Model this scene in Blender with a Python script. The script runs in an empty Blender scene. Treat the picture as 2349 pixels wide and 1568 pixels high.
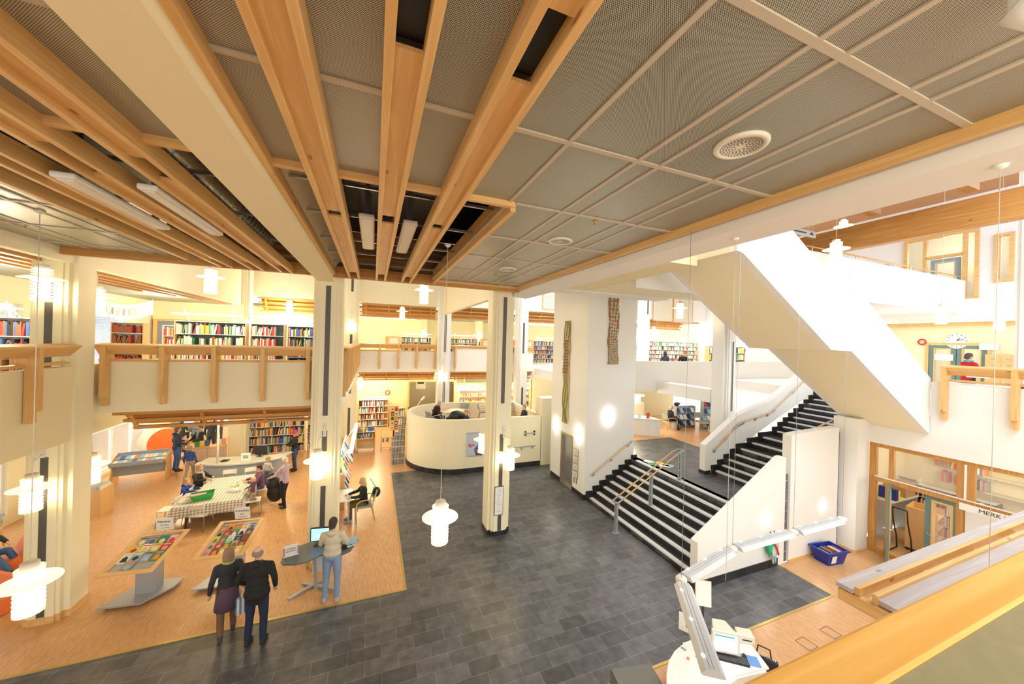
import bpy, bmesh, math, random
from math import sin, cos, pi, radians, atan2, hypot
from mathutils import Vector, Matrix, Euler
random.seed(7)
SC = bpy.context.scene
COL = SC.collection
# ------------------------------------------------------------------ camera
CAM_H, FPX, YAW, ROLL = 5.65, 808.0, radians(21.48), radians(1.61)
_f = Vector((sin(YAW), cos(YAW), 0)); _r0 = Vector((cos(YAW), -sin(YAW), 0)); _u0 = Vector((0, 0, 1))
_r = _r0*cos(ROLL) + _u0*sin(ROLL); _u = _u0*cos(ROLL) - _r0*sin(ROLL)
cam = bpy.data.objects.new('camera', bpy.data.cameras.new('camera')); COL.objects.link(cam)
cam.data.sensor_width = 36; cam.data.lens = 36*FPX/2349; cam.data.clip_start = .03; cam.data.clip_end = 200
cam.matrix_world = Matrix(((_r.x, _u.x, -_f.x, 0), (_r.y, _u.y, -_f.y, 0), (_r.z, _u.z, -_f.z, CAM_H), (0, 0, 0, 1)))
SC.camera = cam
# ------------------------------------------------------------------ colour management, world, lights
SC.view_settings.view_transform = 'Standard'; SC.view_settings.look = 'None'
SC.view_settings.gamma = 1; SC.view_settings.use_curve_mapping = False
SC.view_settings.exposure = 0.88
SC.cycles.max_bounces = 7; SC.cycles.diffuse_bounces = 4; SC.cycles.glossy_bounces = 3
SC.cycles.transmission_bounces = 4; SC.cycles.transparent_max_bounces = 6
SC.cycles.use_adaptive_sampling = True; SC.cycles.adaptive_threshold = 0.03
SC.cycles.sample_clamp_indirect = 6; SC.cycles.use_denoising = True
W = bpy.data.worlds.new('sky'); SC.world = W; W.use_nodes = True
_bg = W.node_tree.nodes['Background']; _bg.inputs[0].default_value = (1.0, .955, .875, 1); _bg.inputs[1].default_value = 1.0
def area(name, loc, target, sx, sy, power, col):
    l = bpy.data.lights.new(name, 'AREA'); l.shape = 'RECTANGLE'; l.size = sx; l.size_y = sy; l.energy = power; l.color = col
    o = bpy.data.objects.new(name, l); COL.objects.link(o); o.location = loc
    o.rotation_euler = (Vector(target)-Vector(loc)).to_track_quat('-Z', 'Y').to_euler(); return o
WARM = (1.0, .80, .50); COOL = (.84, .91, 1.0)
area('skylight_daylight', (9.0, .2, 11.6), (9.5, 4.5, 5.0), 8, 3, 320, (.78, .88, 1.0))
area('near_balcony_fill', (2.6, -1.3, 6.9), (2.6, -.2, 5), 2.4, .3, 60, (1, .84, .58))  # unseen area light added to brighten the near rail top
area('skylight_daylight_far', (19.5, .4, 11.4), (23.5, 7.5, 8.5), 6, 3, 200, (.42, .62, 1.0))
area('skylight_daylight_back', (12.5, 16, 10.9), (12.5, 15.5, 3), 8, 1.6, 420, COOL)
area('window_daylight', (-13.5, 16, 4.0), (-6, 15, 2.5), 10, 6, 420, (.7, .84, 1.0))

# ------------------------------------------------------------------ helpers
def ray(px, py):
    a = (px-1174.5)/FPX; b = (py-784)/FPX
    return _r*a - _u*b + _f
def gz(px, py, z=0.0):
    d = ray(px, py); t = (z-CAM_H)/d.z; return Vector((d.x*t, d.y*t, z))
def gy(px, py, y):
    d = ray(px, py); t = y/d.y; return Vector((d.x*t, y, CAM_H+d.z*t))
def gx(px, py, x):
    d = ray(px, py); t = x/d.x; return Vector((x, d.y*t, CAM_H+d.z*t))

def setp(o, label=None, cat=None, group=None, kind=None):
    if label: o['label'] = label
    if cat: o['category'] = cat
    if group: o['group'] = group
    if kind: o['kind'] = kind
    return o
def link(o, parent=None, loc=None, rz=None):
    COL.objects.link(o)
    if parent is not None: o.parent = parent
    if loc is not None: o.location = loc
    if rz is not None: o.rotation_euler = (0, 0, rz)
    return o
def thing(name, label, cat, loc=(0, 0, 0), rz=0, group=None, kind=None):
    o = bpy.data.objects.new(name, None); o.empty_display_size = .1; link(o, None, loc, rz)
    return setp(o, label, cat, group, kind)
def copy_tree(o, parent=None):
    c = o.copy(); COL.objects.link(c); c.parent = parent
    for ch in list(o.children): copy_tree(ch, c)
    return c

class MB:
    """collects vertices and faces of ONE mesh object"""
    def __init__(s): s.v = []; s.f = []; s.m = []; s.smooth = []
    def add(s, vs, fs, mi=0, sm=False):
        b = len(s.v); s.v += [tuple(v) for v in vs]
        for f in fs: s.f.append(tuple(i+b for i in f)); s.m.append(mi); s.smooth.append(sm)
        return s
    def box(s, x0, x1, y0, y1, z0, z1, mi=0):
        vs = [(x, y, z) for x in (x0, x1) for y in (y0, y1) for z in (z0, z1)]
        return s.add(vs, [(0, 1, 3, 2), (4, 6, 7, 5), (0, 4, 5, 1), (2, 3, 7, 6), (0, 2, 6, 4), (1, 5, 7, 3)], mi)
    def obox(s, c, sx, sy, sz, M=None, mi=0):
        M = M or Matrix.Identity(3); c = Vector(c)
        vs = [c+M @ Vector((x*sx/2, y*sy/2, z*sz/2)) for x in (-1, 1) for y in (-1, 1) for z in (-1, 1)]
        return s.add(vs, [(0, 1, 3, 2), (4, 6, 7, 5), (0, 4, 5, 1), (2, 3, 7, 6), (0, 2, 6, 4), (1, 5, 7, 3)], mi)
    def bar(s, a, b, w, h, mi=0, up=(0, 0, 1)):
        a = Vector(a); b = Vector(b); d = (b-a).normalized(); up = Vector(up)
        if abs(d.dot(up)) > .98: up = Vector((1, 0, 0))
        r = d.cross(up).normalized(); u = r.cross(d)
        vs = [p+r*w/2*i+u*h/2*j for p in (a, b) for i, j in ((-1, -1), (1, -1), (1, 1), (-1, 1))]
        return s.add(vs, [(0, 1, 2, 3), (7, 6, 5, 4), (0, 4, 5, 1), (1, 5, 6, 2), (2, 6, 7, 3), (3, 7, 4, 0)], mi)
    def prism(s, poly, axis, lo, hi, mi=0):
        n = len(poly)
        def P(a, b, c):
            return {'x': (c, a, b), 'y': (a, c, b), 'z': (a, b, c)}[axis]
        vs = [P(a, b, lo) for a, b in poly]+[P(a, b, hi) for a, b in poly]
        fs = [tuple(range(n)), tuple(range(2*n-1, n-1, -1))]+[(i, i+n, (i+1) % n+n, (i+1) % n) for i in range(n)]
        return s.add(vs, fs, mi)
    def tube(s, pts, r, n=8, mi=0, cap=True, sm=True):
        pts = [Vector(p) for p in pts]; rr = r if isinstance(r, (list, tuple)) else [r]*len(pts)
        b = []; ref = None
        for i, p in enumerate(pts):
            d = (pts[min(i+1, len(pts)-1)]-pts[max(i-1, 0)]).normalized()
            if ref is None: ref = Vector((0, 0, 1)) if abs(d.z) < .9 else Vector((1, 0, 0))
            u = d.cross(ref).normalized(); w = u.cross(d).normalized(); ref = w
            b += [p+(u*cos(2*pi*k/n)+w*sin(2*pi*k/n))*rr[i] for k in range(n)]
        fs = [(i*n+k, i*n+(k+1) % n, (i+1)*n+(k+1) % n, (i+1)*n+k) for i in range(len(pts)-1) for k in range(n)]
        s.add(b, fs, mi, sm)
        if cap:
            e = len(s.v)-len(b); s.f.append(tuple(e+k for k in range(n))[::-1]); s.m.append(mi); s.smooth.append(False)
            e += (len(pts)-1)*n; s.f.append(tuple(e+k for k in range(n))); s.m.append(mi); s.smooth.append(False)
        return s
    def lathe(s, prof, n=20, c=(0, 0, 0), mi=0, sm=True, sx=1, sy=1):
        vs = [(c[0]+r*cos(2*pi*k/n)*sx, c[1]+r*sin(2*pi*k/n)*sy, c[2]+z) for r, z in prof for k in range(n)]
        fs = [(i*n+k, i*n+(k+1) % n, (i+1)*n+(k+1) % n, (i+1)*n+k) for i in range(len(prof)-1) for k in range(n)]
        s.add(vs, fs, mi, sm)
        if prof[0][0] > 1e-4: e = len(s.v)-len(vs); s.f.append(tuple(e+k for k in range(n))[::-1]); s.m.append(mi); s.smooth.append(False)
        if prof[-1][0] > 1e-4: e = len(s.v)-n; s.f.append(tuple(e+k for k in range(n))); s.m.append(mi); s.smooth.append(False)
        return s
    def ball(s, c, rx, ry=None, rz=None, n=10, M=None, mi=0):
        ry = ry or rx; rz = rz or rx; c = Vector(c); M = M or Matrix.Identity(3); vs = [c+M @ Vector((0, 0, -rz))]
        for i in range(1, n):
            t = -pi/2+pi*i/n
            for k in range(n+2):
                a = 2*pi*k/(n+2); vs.append(c+M @ Vector((rx*cos(t)*cos(a), ry*cos(t)*sin(a), rz*sin(t))))
        vs.append(c+M @ Vector((0, 0, rz))); m = n+2; fs = []
        for k in range(m): fs.append((0, 1+(k+1) % m, 1+k))
        for i in range(n-2):
            for k in range(m): fs.append((1+i*m+k, 1+i*m+(k+1) % m, 1+(i+1)*m+(k+1) % m, 1+(i+1)*m+k))
        L = len(vs)-1
        for k in range(m): fs.append((L, L-m+k, L-m+(k+1) % m))
        return s.add(vs, fs, mi, True)
    def build(s, name, mat, parent=None, loc=None, rz=None, bevel=0, **kw):
        me = bpy.data.meshes.new(name); me.from_pydata(s.v, [], s.f)
        for m in (mat if isinstance(mat, (list, tuple)) else [mat]): me.materials.append(m)
        me.polygons.foreach_set('material_index', s.m); me.polygons.foreach_set('use_smooth', s.smooth)
        bm = bmesh.new(); bm.from_mesh(me); bmesh.ops.recalc_face_normals(bm, faces=bm.faces); bm.to_mesh(me); bm.free()
        o = bpy.data.objects.new(name, me); link(o, parent, loc, rz); setp(o, **kw)
        if bevel:
            b = o.modifiers.new('bevel', 'BEVEL'); b.width = bevel; b.segments = 2; b.limit_method = 'ANGLE'
        return o
def struct(name, mb, mat, parent=None, **kw): return mb.build(name, mat, parent, kind='structure', **kw)
def B(x0, x1, y0, y1, z0, z1): return MB().box(x0, x1, y0, y1, z0, z1)
# ------------------------------------------------------------------ materials
def newmat(name):
    m = bpy.data.materials.new(name); m.use_nodes = True; nt = m.node_tree
    return m, nt, nt.nodes['Principled BSDF']
def N(nt, t, **kw):
    n = nt.nodes.new(t)
    for k, v in kw.items():
        if isinstance(k, str) and hasattr(n, k): setattr(n, k, v)
    return n
def rgb(c): return (c[0], c[1], c[2], 1)
def plain(name, c, rough=.6, metal=0, noise=.06, scale=6, spec=.5, emit=0, ecol=None, bump=0, bscale=60):
    m, nt, b = newmat(name); L = nt.links
    tc = N(nt, 'ShaderNodeTexCoord'); nz = N(nt, 'ShaderNodeTexNoise'); nz.inputs['Scale'].default_value = scale; nz.inputs['Detail'].default_value = 3
    L.new(tc.outputs['Object'], nz.inputs['Vector'])
    mx = N(nt, 'ShaderNodeMix', data_type='RGBA'); mx.inputs[6].default_value = rgb([x*(1-noise) for x in c]); mx.inputs[7].default_value = rgb([min(1, x*(1+noise)) for x in c])
    L.new(nz.outputs[0], mx.inputs[0]); L.new(mx.outputs[2], b.inputs['Base Color'])
    b.inputs['Roughness'].default_value = rough; b.inputs['Metallic'].default_value = metal; b.inputs['Specular IOR Level'].default_value = spec
    if emit: b.inputs['Emission Color'].default_value = rgb(ecol or c); b.inputs['Emission Strength'].default_value = emit
    if bump:
        n2 = N(nt, 'ShaderNodeTexNoise'); n2.inputs['Scale'].default_value = bscale; L.new(tc.outputs['Object'], n2.inputs['Vector'])
        bp = N(nt, 'ShaderNodeBump'); bp.inputs['Strength'].default_value = bump; bp.inputs['Distance'].default_value = .01
        L.new(n2.outputs[0], bp.inputs['Height']); L.new(bp.outputs[0], b.inputs['Normal'])
    return m
def wood(name, axis, c1, c2, ck, fine=14, rough=.5, knots=True):
    m, nt, b = newmat(name); L = nt.links
    tc = N(nt, 'ShaderNodeTexCoord'); mp = N(nt, 'ShaderNodeMapping')
    sc = {'x': (.5, fine, fine), 'y': (fine, .5, fine), 'z': (fine, fine, .5)}[axis]; mp.inputs['Scale'].default_value = sc
    nz = N(nt, 'ShaderNodeTexNoise'); nz.inputs['Scale'].default_value = 1.3; nz.inputs['Detail'].default_value = 5; nz.inputs['Distortion'].default_value = 1.2
    L.new(tc.outputs['Object'], mp.inputs[0]); L.new(mp.outputs[0], nz.inputs['Vector'])
    wv = N(nt, 'ShaderNodeMath', operation='MULTIPLY'); wv.inputs[1].default_value = 14; L.new(nz.outputs[0], wv.inputs[0])
    sn = N(nt, 'ShaderNodeMath', operation='SINE'); L.new(wv.outputs[0], sn.inputs[0])
    rp = N(nt, 'ShaderNodeMapRange'); rp.inputs[1].default_value = -1; rp.inputs[2].default_value = 1; L.new(sn.outputs[0], rp.inputs[0])
    mx = N(nt, 'ShaderNodeMix', data_type='RGBA'); mx.inputs[6].default_value = rgb(c1); mx.inputs[7].default_value = rgb(c2); L.new(rp.outputs[0], mx.inputs[0])
    out = mx.outputs[2]
    if knots:
        m2 = N(nt, 'ShaderNodeMapping'); m2.inputs['Scale'].default_value = {'x': (1.7, 5, 5), 'y': (5, 1.7, 5), 'z': (5, 5, 1.7)}[axis]
        vo = N(nt, 'ShaderNodeTexVoronoi'); vo.inputs['Scale'].default_value = 1.0; L.new(tc.outputs['Object'], m2.inputs[0]); L.new(m2.outputs[0], vo.inputs['Vector'])
        r2 = N(nt, 'ShaderNodeMapRange'); r2.inputs[1].default_value = .05; r2.inputs[2].default_value = .10; r2.inputs[3].default_value = .8; r2.inputs[4].default_value = 0
        L.new(vo.outputs['Distance'], r2.inputs[0])
        m3 = N(nt, 'ShaderNodeMix', data_type='RGBA'); m3.inputs[7].default_value = rgb(ck); L.new(r2.outputs[0], m3.inputs[0]); L.new(out, m3.inputs[6]); out = m3.outputs[2]
    L.new(out, b.inputs['Base Color']); b.inputs['Roughness'].default_value = rough
    return m
def brick(name, c1, c2, cm, w, h, mortar, rough=.4, offset=.5, vert=None, bias=0):
    m, nt, b = newmat(name); L = nt.links
    tc = N(nt, 'ShaderNodeTexCoord'); src = tc.outputs['Object']
    if vert:
        sx = N(nt, 'ShaderNodeSeparateXYZ'); L.new(src, sx.inputs[0]); cb = N(nt, 'ShaderNodeCombineXYZ')
        L.new(sx.outputs['XYZ'.index(vert[0])], cb.inputs[0]); L.new(sx.outputs['XYZ'.index(vert[1])], cb.inputs[1]); src = cb.outputs[0]
    bt = N(nt, 'ShaderNodeTexBrick'); bt.offset = offset; L.new(src, bt.inputs['Vector'])
    bt.inputs['Scale'].default_value = 1; bt.inputs['Brick Width'].default_value = w; bt.inputs['Row Height'].default_value = h; bt.inputs['Mortar Size'].default_value = mortar
    bt.inputs['Color1'].default_value = rgb(c1); bt.inputs['Color2'].default_value = rgb(c2); bt.inputs['Mortar'].default_value = rgb(cm); bt.inputs['Bias'].default_value = bias
    nz = N(nt, 'ShaderNodeTexNoise'); nz.inputs['Scale'].default_value = 5; nz.inputs['Detail'].default_value = 6; L.new(tc.outputs['Object'], nz.inputs['Vector'])
    mr = N(nt, 'ShaderNodeMapRange'); mr.inputs[1].default_value = .3; mr.inputs[2].default_value = .7; mr.inputs[3].default_value = .7; mr.inputs[4].default_value = 1.3; L.new(nz.outputs[0], mr.inputs[0])
    mx = N(nt, 'ShaderNodeVectorMath', operation='SCALE'); L.new(bt.outputs[0], mx.inputs[0]); L.new(mr.outputs[0], mx.inputs['Scale'])
    L.new(mx.outputs[0], b.inputs['Base Color']); b.inputs['Roughness'].default_value = rough
    return m
def dots(name, c, cd, pitch, rad, rough=.35, metal=.6, second=1):
    """perforated sheet: round holes on a staggered grid in the XY plane"""
    m, nt, b = newmat(name); L = nt.links
    tc = N(nt, 'ShaderNodeTexCoord'); sx = N(nt, 'ShaderNodeSeparateXYZ'); L.new(tc.outputs['Object'], sx.inputs[0])
    def M(op, a, bb=None, cc=None):
        n = N(nt, 'ShaderNodeMath', operation=op)
        for i, q in enumerate((a, bb, cc)):
            if q is None: continue
            if isinstance(q, (int, float)): n.inputs[i].default_value = q
            else: L.new(q, n.inputs[i])
        return n.outputs[0]
    X = M('DIVIDE', sx.outputs[0], pitch); Y = M('DIVIDE', sx.outputs[second], pitch)
    ds = []
    for off in (0, .5):
        fx = M('SUBTRACT', M('FRACT', M('ADD', X, off)), .5); fy = M('SUBTRACT', M('FRACT', M('ADD', Y, off)), .5)
        ds.append(M('ADD', M('MULTIPLY', fx, fx), M('MULTIPLY', fy, fy)))
    d = M('MINIMUM', ds[0], ds[1]); k = M('LESS_THAN', d, (rad/pitch)**2)
    mx = N(nt, 'ShaderNodeMix', data_type='RGBA'); mx.inputs[6].default_value = rgb(c); mx.inputs[7].default_value = rgb(cd); L.new(k, mx.inputs[0])
    L.new(mx.outputs[2], b.inputs['Base Color']); b.inputs['Roughness'].default_value = rough
    b.inputs['Metallic'].default_value = metal
    return m
def emis(name, c, s, base=(.9, .9, .85)):
    m = plain(name, base, .5, emit=s, ecol=c); return m
def glassmat(name, c=(1, 1, 1), alpha=.12, rough=.03):
    m, nt, b = newmat(name); b.inputs['Base Color'].default_value = rgb(c); b.inputs['Roughness'].default_value = rough; b.inputs['Alpha'].default_value = alpha
    nz = N(nt, 'ShaderNodeTexNoise'); nz.inputs['Scale'].default_value = 2
    mr = N(nt, 'ShaderNodeMapRange'); mr.inputs[3].default_value = rough; mr.inputs[4].default_value = rough+.04; nt.links.new(nz.outputs[0], mr.inputs[0]); nt.links.new(mr.outputs[0], b.inputs['Roughness'])
    return m
M_ = {}
M_['plaster'] = plain('lamp_tinted_plaster', (.88, .80, .53), .85, noise=.02, scale=1.5, bump=.15, bscale=90)  # warm lamplight is put into this wall colour
M_['white'] = plain('white_plaster', (.88, .88, .85), .85, noise=.02, scale=1.5, bump=.1, bscale=90)
M_['lamptint'] = plain('pale_lamp_tinted_plaster', (.90, .85, .63), .85, noise=.02, scale=1.5, bump=.1, bscale=90)  # paler wall tone, also tinted in colour by the warm lamplight
for ax in 'xyz': M_['pine'+ax] = wood('pine_'+ax, ax, (.82, .55, .24), (.72, .44, .16), (.28, .12, .04))
for ax in 'xyz': M_['timber'+ax] = wood('warm_timber_'+ax, ax, (.64, .34, .10), (.52, .25, .065), (.20, .08, .02))
M_['ply'] = wood('dark_plywood', 'x', (.36, .19, .07), (.22, .10, .03), (.1, .04, .01), 6)
M_['planks'] = wood('plank_soffit', 'y', (.55, .26, .08), (.42, .18, .05), (.15, .05, .02), 20)
M_['slate'] = brick('slate_tiles', (.064, .068, .077), (.120, .125, .138), (.20, .20, .20), .56, .30, .005, .35)
M_['slate_dark'] = brick('dark_slate', (.022, .023, .026), (.035, .036, .038), (.09, .09, .09), .4, .5, .004, .3)
M_['railpine'] = wood('lightened_yellow_pine', 'x', (.88, .58, .20), (.78, .45, .11), (.35, .2, .08), 18)  # yellower pine, its colour lightened to stand in for light on the rail
M_['panel'] = dots('perforated_ceiling_panel', (.57, .56, .46), (.05, .04, .03), .0125, .0032, .38, .35)
M_['grid'] = plain('ceiling_grid', (.56, .50, .40), .5)
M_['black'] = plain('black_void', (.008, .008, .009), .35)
M_['strip'] = plain('dark_grey_strip', (.11, .105, .095), .45, metal=.2)
M_['steel'] = plain('brushed_steel', (.55, .56, .58), .3, metal=.9)
M_['duct'] = plain('galvanised_duct', (.5, .5, .48), .25, metal=1, noise=.25, scale=3)
M_['alu'] = plain('grey_lacquered_metal', (.42, .45, .50), .4, metal=.3)
M_['lamp'] = emis('lamp_glow', (1, .80, .46), 42)
M_['collar'] = plain('lamp_collar_glass', (.92, .85, .66), .4, emit=1.1, ecol=(1, .86, .58))
M_['greywood'] = wood('skylit_weathered_timber', 'x', (.56, .52, .52), (.48, .44, .44), (.25, .2, .2), 14)  # weathered grey plus the cool skylight tint put into the colour
M_['lampcool'] = emis('cool_lamp_glow', (1, .93, .80), 14)
M_['shade'] = plain('lamp_glass', (.93, .88, .72), .4, emit=.55, ecol=(1, .85, .55))
M_['cap'] = plain('lamp_cap', (.80, .77, .66), .5)
M_['tube'] = emis('fluorescent_tube', (1, .95, .82), 9)
M_['diff'] = plain('unlit_diffuser', (.72, .69, .60), .4)
M_['whitem'] = plain('white_lacquer', (.86, .86, .84), .35)
M_['lightbody'] = plain('lamp_housing_white', (.62, .66, .70), .35)
M_['offm'] = plain('off_white_metal', (.78, .76, .68), .4)
M_['brass'] = plain('brass_edge', (.55, .42, .14), .35, metal=.7)
M_['birch'] = wood('birch', 'z', (.78, .52, .25), (.74, .47, .21), (.4, .2, .1), 9, .45, False)
M_['birchx'] = wood('birch_flat', 'x', (.80, .56, .28), (.76, .50, .23), (.4, .2, .1), 9, .45, False)
M_['pink'] = plain('pale_pinkish_beech', (.66, .50, .40), .5)
M_['deskgrey'] = plain('dark_grey_linoleum_top', (.13, .15, .16), .4)
M_['bluegrey'] = plain('blue_grey_laminate', (.34, .39, .46), .45)
M_['greengrey'] = plain('grey_green_fabric', (.32, .40, .38), .9)
M_['teal'] = plain('teal_door_paint', (.13, .23, .22), .5)
M_['tealblue'] = plain('blue_door_paint', (.10, .27, .33), .5)
M_['glass'] = glassmat('clear_glass')
M_['nosing'] = plain('white_step_strip', (.72, .75, .80), .5)
M_['skyblue'] = glassmat('daylight_tinted_glass', (.55, .75, 1), .25)  # blue of the daylight outside put into the glass tint
M_['blind'] = plain('blue_white_blind', (.60, .72, .95), .6)
M_['orange'] = plain('orange_foam', (.85, .22, .06), .7)
M_['cream_side'] = plain('cream_foam', (.90, .66, .45), .7)
M_['blue'] = plain('blue_plastic', (.012, .03, .30), .35)
M_['green'] = plain('green_plastic', (.04, .42, .10), .4)
M_['red'] = plain('red_plastic', (.55, .03, .03), .4)
M_['black2'] = plain('black_plastic', (.02, .02, .022), .4)
M_['paper'] = plain('white_paper', (.85, .85, .82), .8)
M_['ink'] = plain('dark_ink', (.06, .06, .08), .8)
M_['screen'] = emis('lit_screen', (.25, .6, 1), 1.2, (.1, .3, .5))
M_['screenw'] = emis('pale_lit_screen', (.75, .9, .95), .8, (.3, .4, .45))
M_['felt'] = plain('olive_grey_felt', (.30, .29, .20), .95, noise=.12, scale=40)
M_['greyfelt'] = plain('grey_carpet', (.20, .20, .19), .95, noise=.2, scale=80)
M_['moss'] = plain('green_glass_mosaic', (.18, .30, .05), .4, noise=.5, scale=60)
M_['rust'] = plain('rust_brown_ceramic', (.38, .17, .08), .6, noise=.3, scale=30)
M_['tan'] = plain('tan_ceramic', (.58, .42, .20), .6, noise=.2, scale=30)
M_['darkbr'] = plain('dark_brown_wood', (.06, .035, .025), .5)
M_['acou'] = dots('perforated_acoustic_panel', (.80, .74, .60), (.40, .34, .25), .17, .024, .7, 0, 2)
def lino():
    m, nt, b = newmat('orange_linoleum'); L = nt.links
    tc = N(nt, 'ShaderNodeTexCoord'); mp = N(nt, 'ShaderNodeMapping'); mp.inputs['Scale'].default_value = (9, 1.6, 1); mp.inputs['Rotation'].default_value = (0, 0, .5)
    nz = N(nt, 'ShaderNodeTexNoise'); nz.inputs['Scale'].default_value = 3; nz.inputs['Detail'].default_value = 8; nz.inputs['Roughness'].default_value = .65
    L.new(tc.outputs['Object'], mp.inputs[0]); L.new(mp.outputs[0], nz.inputs['Vector'])
    rp = N(nt, 'ShaderNodeValToRGB'); L.new(nz.outputs[0], rp.inputs[0])
    rp.color_ramp.elements[0].position = .35; rp.color_ramp.elements[0].color = (.58, .305, .13, 1)
    rp.color_ramp.elements[1].position = .66; rp.color_ramp.elements[1].color = (.74, .465, .24, 1)
    L.new(rp.outputs[0], b.inputs['Base Color']); b.inputs['Roughness'].default_value = .28
    return m
M_['lino'] = lino()
def gingham():
    m, nt, b = newmat('gingham_cloth'); L = nt.links
    tc = N(nt, 'ShaderNodeTexCoord'); sx = N(nt, 'ShaderNodeSeparateXYZ'); L.new(tc.outputs['Object'], sx.inputs[0])
    acc = None
    yz = N(nt, 'ShaderNodeMath', operation='ADD'); L.new(sx.outputs[1], yz.inputs[0]); L.new(sx.outputs[2], yz.inputs[1])
    for i in (0, 1):
        a = N(nt, 'ShaderNodeMath', operation='MULTIPLY'); a.inputs[1].default_value = 12; L.new(sx.outputs[0] if i == 0 else yz.outputs[0], a.inputs[0])
        f = N(nt, 'ShaderNodeMath', operation='FRACT'); L.new(a.outputs[0], f.inputs[0])
        g = N(nt, 'ShaderNodeMath', operation='GREATER_THAN'); g.inputs[1].default_value = .5; L.new(f.outputs[0], g.inputs[0])
        if acc is None: acc = g.outputs[0]
        else:
            s = N(nt, 'ShaderNodeMath', operation='ADD'); L.new(acc, s.inputs[0]); L.new(g.outputs[0], s.inputs[1]); acc = s.outputs[0]
    h = N(nt, 'ShaderNodeMath', operation='MULTIPLY'); h.inputs[1].default_value = .5; L.new(acc, h.inputs[0])
    mx = N(nt, 'ShaderNodeMix', data_type='RGBA'); mx.inputs[6].default_value = (.85, .84, .78, 1); mx.inputs[7].default_value = (.33, .31, .30, 1)
    L.new(h.outputs[0], mx.inputs[0]); L.new(mx.outputs[2], b.inputs['Base Color']); b.inputs['Roughness'].default_value = .9
    return m
M_['gingham'] = gingham()
def stripes(name, c1, c2, axis, freq):
    m, nt, b = newmat(name); L = nt.links
    tc = N(nt, 'ShaderNodeTexCoord'); sx = N(nt, 'ShaderNodeSeparateXYZ'); L.new(tc.outputs['Object'], sx.inputs[0])
    a = N(nt, 'ShaderNodeMath', operation='MULTIPLY'); a.inputs[1].default_value = freq; L.new(sx.outputs[axis], a.inputs[0])
    f = N(nt, 'ShaderNodeMath', operation='FRACT'); L.new(a.outputs[0], f.inputs[0])
    g = N(nt, 'ShaderNodeMath', operation='GREATER_THAN'); g.inputs[1].default_value = .5; L.new(f.outputs[0], g.inputs[0])
    mx = N(nt, 'ShaderNodeMix', data_type='RGBA'); mx.inputs[6].default_value = rgb(c1); mx.inputs[7].default_value = rgb(c2)
    L.new(g.outputs[0], mx.inputs[0]); L.new(mx.outputs[2], b.inputs['Base Color']); b.inputs['Roughness'].default_value = .9
    return m
_mc = {}
def col(c, rough=.7):
    k = (tuple(c), rough)
    if k not in _mc: _mc[k] = plain('paint_%02x%02x%02x' % tuple(int(255*min(1, x)) for x in c), c, rough)
    return _mc[k]
# ================================================================== SETTING
Z1, ZC, Z2, ZM = 4.05, 7.20, 8.05, 1.31
# ---- floors
struct('floor', MB().box(-16, 25, -4, 4.8, -.1, 0).box(10.04, 25, 4.8, 6.0, -.1, 0).box(-16, .82, 8.22, 34, -.1, 0).box(.82, 9.3, 15.6, 34, -.1, 0), M_['lino'])
struct('floor_slate', MB().box(-16, 10.04, 4.8, 8.22, -.1, .003).box(.82, 9.35, 8.22, 15.6, -.1, .003), M_['slate'])
struct('trim_1', MB().box(-16, .845, 8.195, 8.245, 0, .008).box(.795, .845, 8.245, 15.6, 0, .008), M_['brass'])
struct('trim_2', MB().box(2.6, 10.06, 4.77, 4.82, 0, .008).box(10.02, 10.07, 4.82, 5.97, 0, .008), M_['brass'])
struct('floor_mezzanine', MB().box(9.35, 13.3, 6.19, 12.85, 0, ZM), M_['slate'])
struct('floor_reading', MB().box(9.35, 18, 12.85, 18, 0, ZM).box(13.3, 18, 8.95, 12.85, 0, ZM), M_['lino'])
struct('trim_3', MB().box(9.5, 13.32, 12.83, 12.87, ZM, ZM+.006).box(13.28, 13.32, 10.4, 12.83, ZM, ZM+.006), M_['brass'])
# ---- level 1 slabs
def slab(name, poly, z0, z1, m): struct(name, MB().prism(poly, 'z', z0, z1), m)
slab('floor_upper_left', [(-9.6, 3), (-5.52, 3), (-5.52, 10.42), (-.95, 10.42), (-.95, 20.02), (9.3, 20.02), (9.3, 32), (-9.6, 32)], 3.88, Z1, M_['lamptint'])
slab('floor_upper_right', [(9.44, 13.22), (24, 13.22), (24, 26), (9.3, 26), (9.3, 20.02), (9.44, 20.02)], 3.6, Z1, M_['white'])
slab('floor_upper_right_near', [(13.32, -3), (24, -3), (24, 13.22), (17.0, 13.22), (17.0, 6.0), (13.32, 6.0)], 3.6, Z1, M_['white'])
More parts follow.
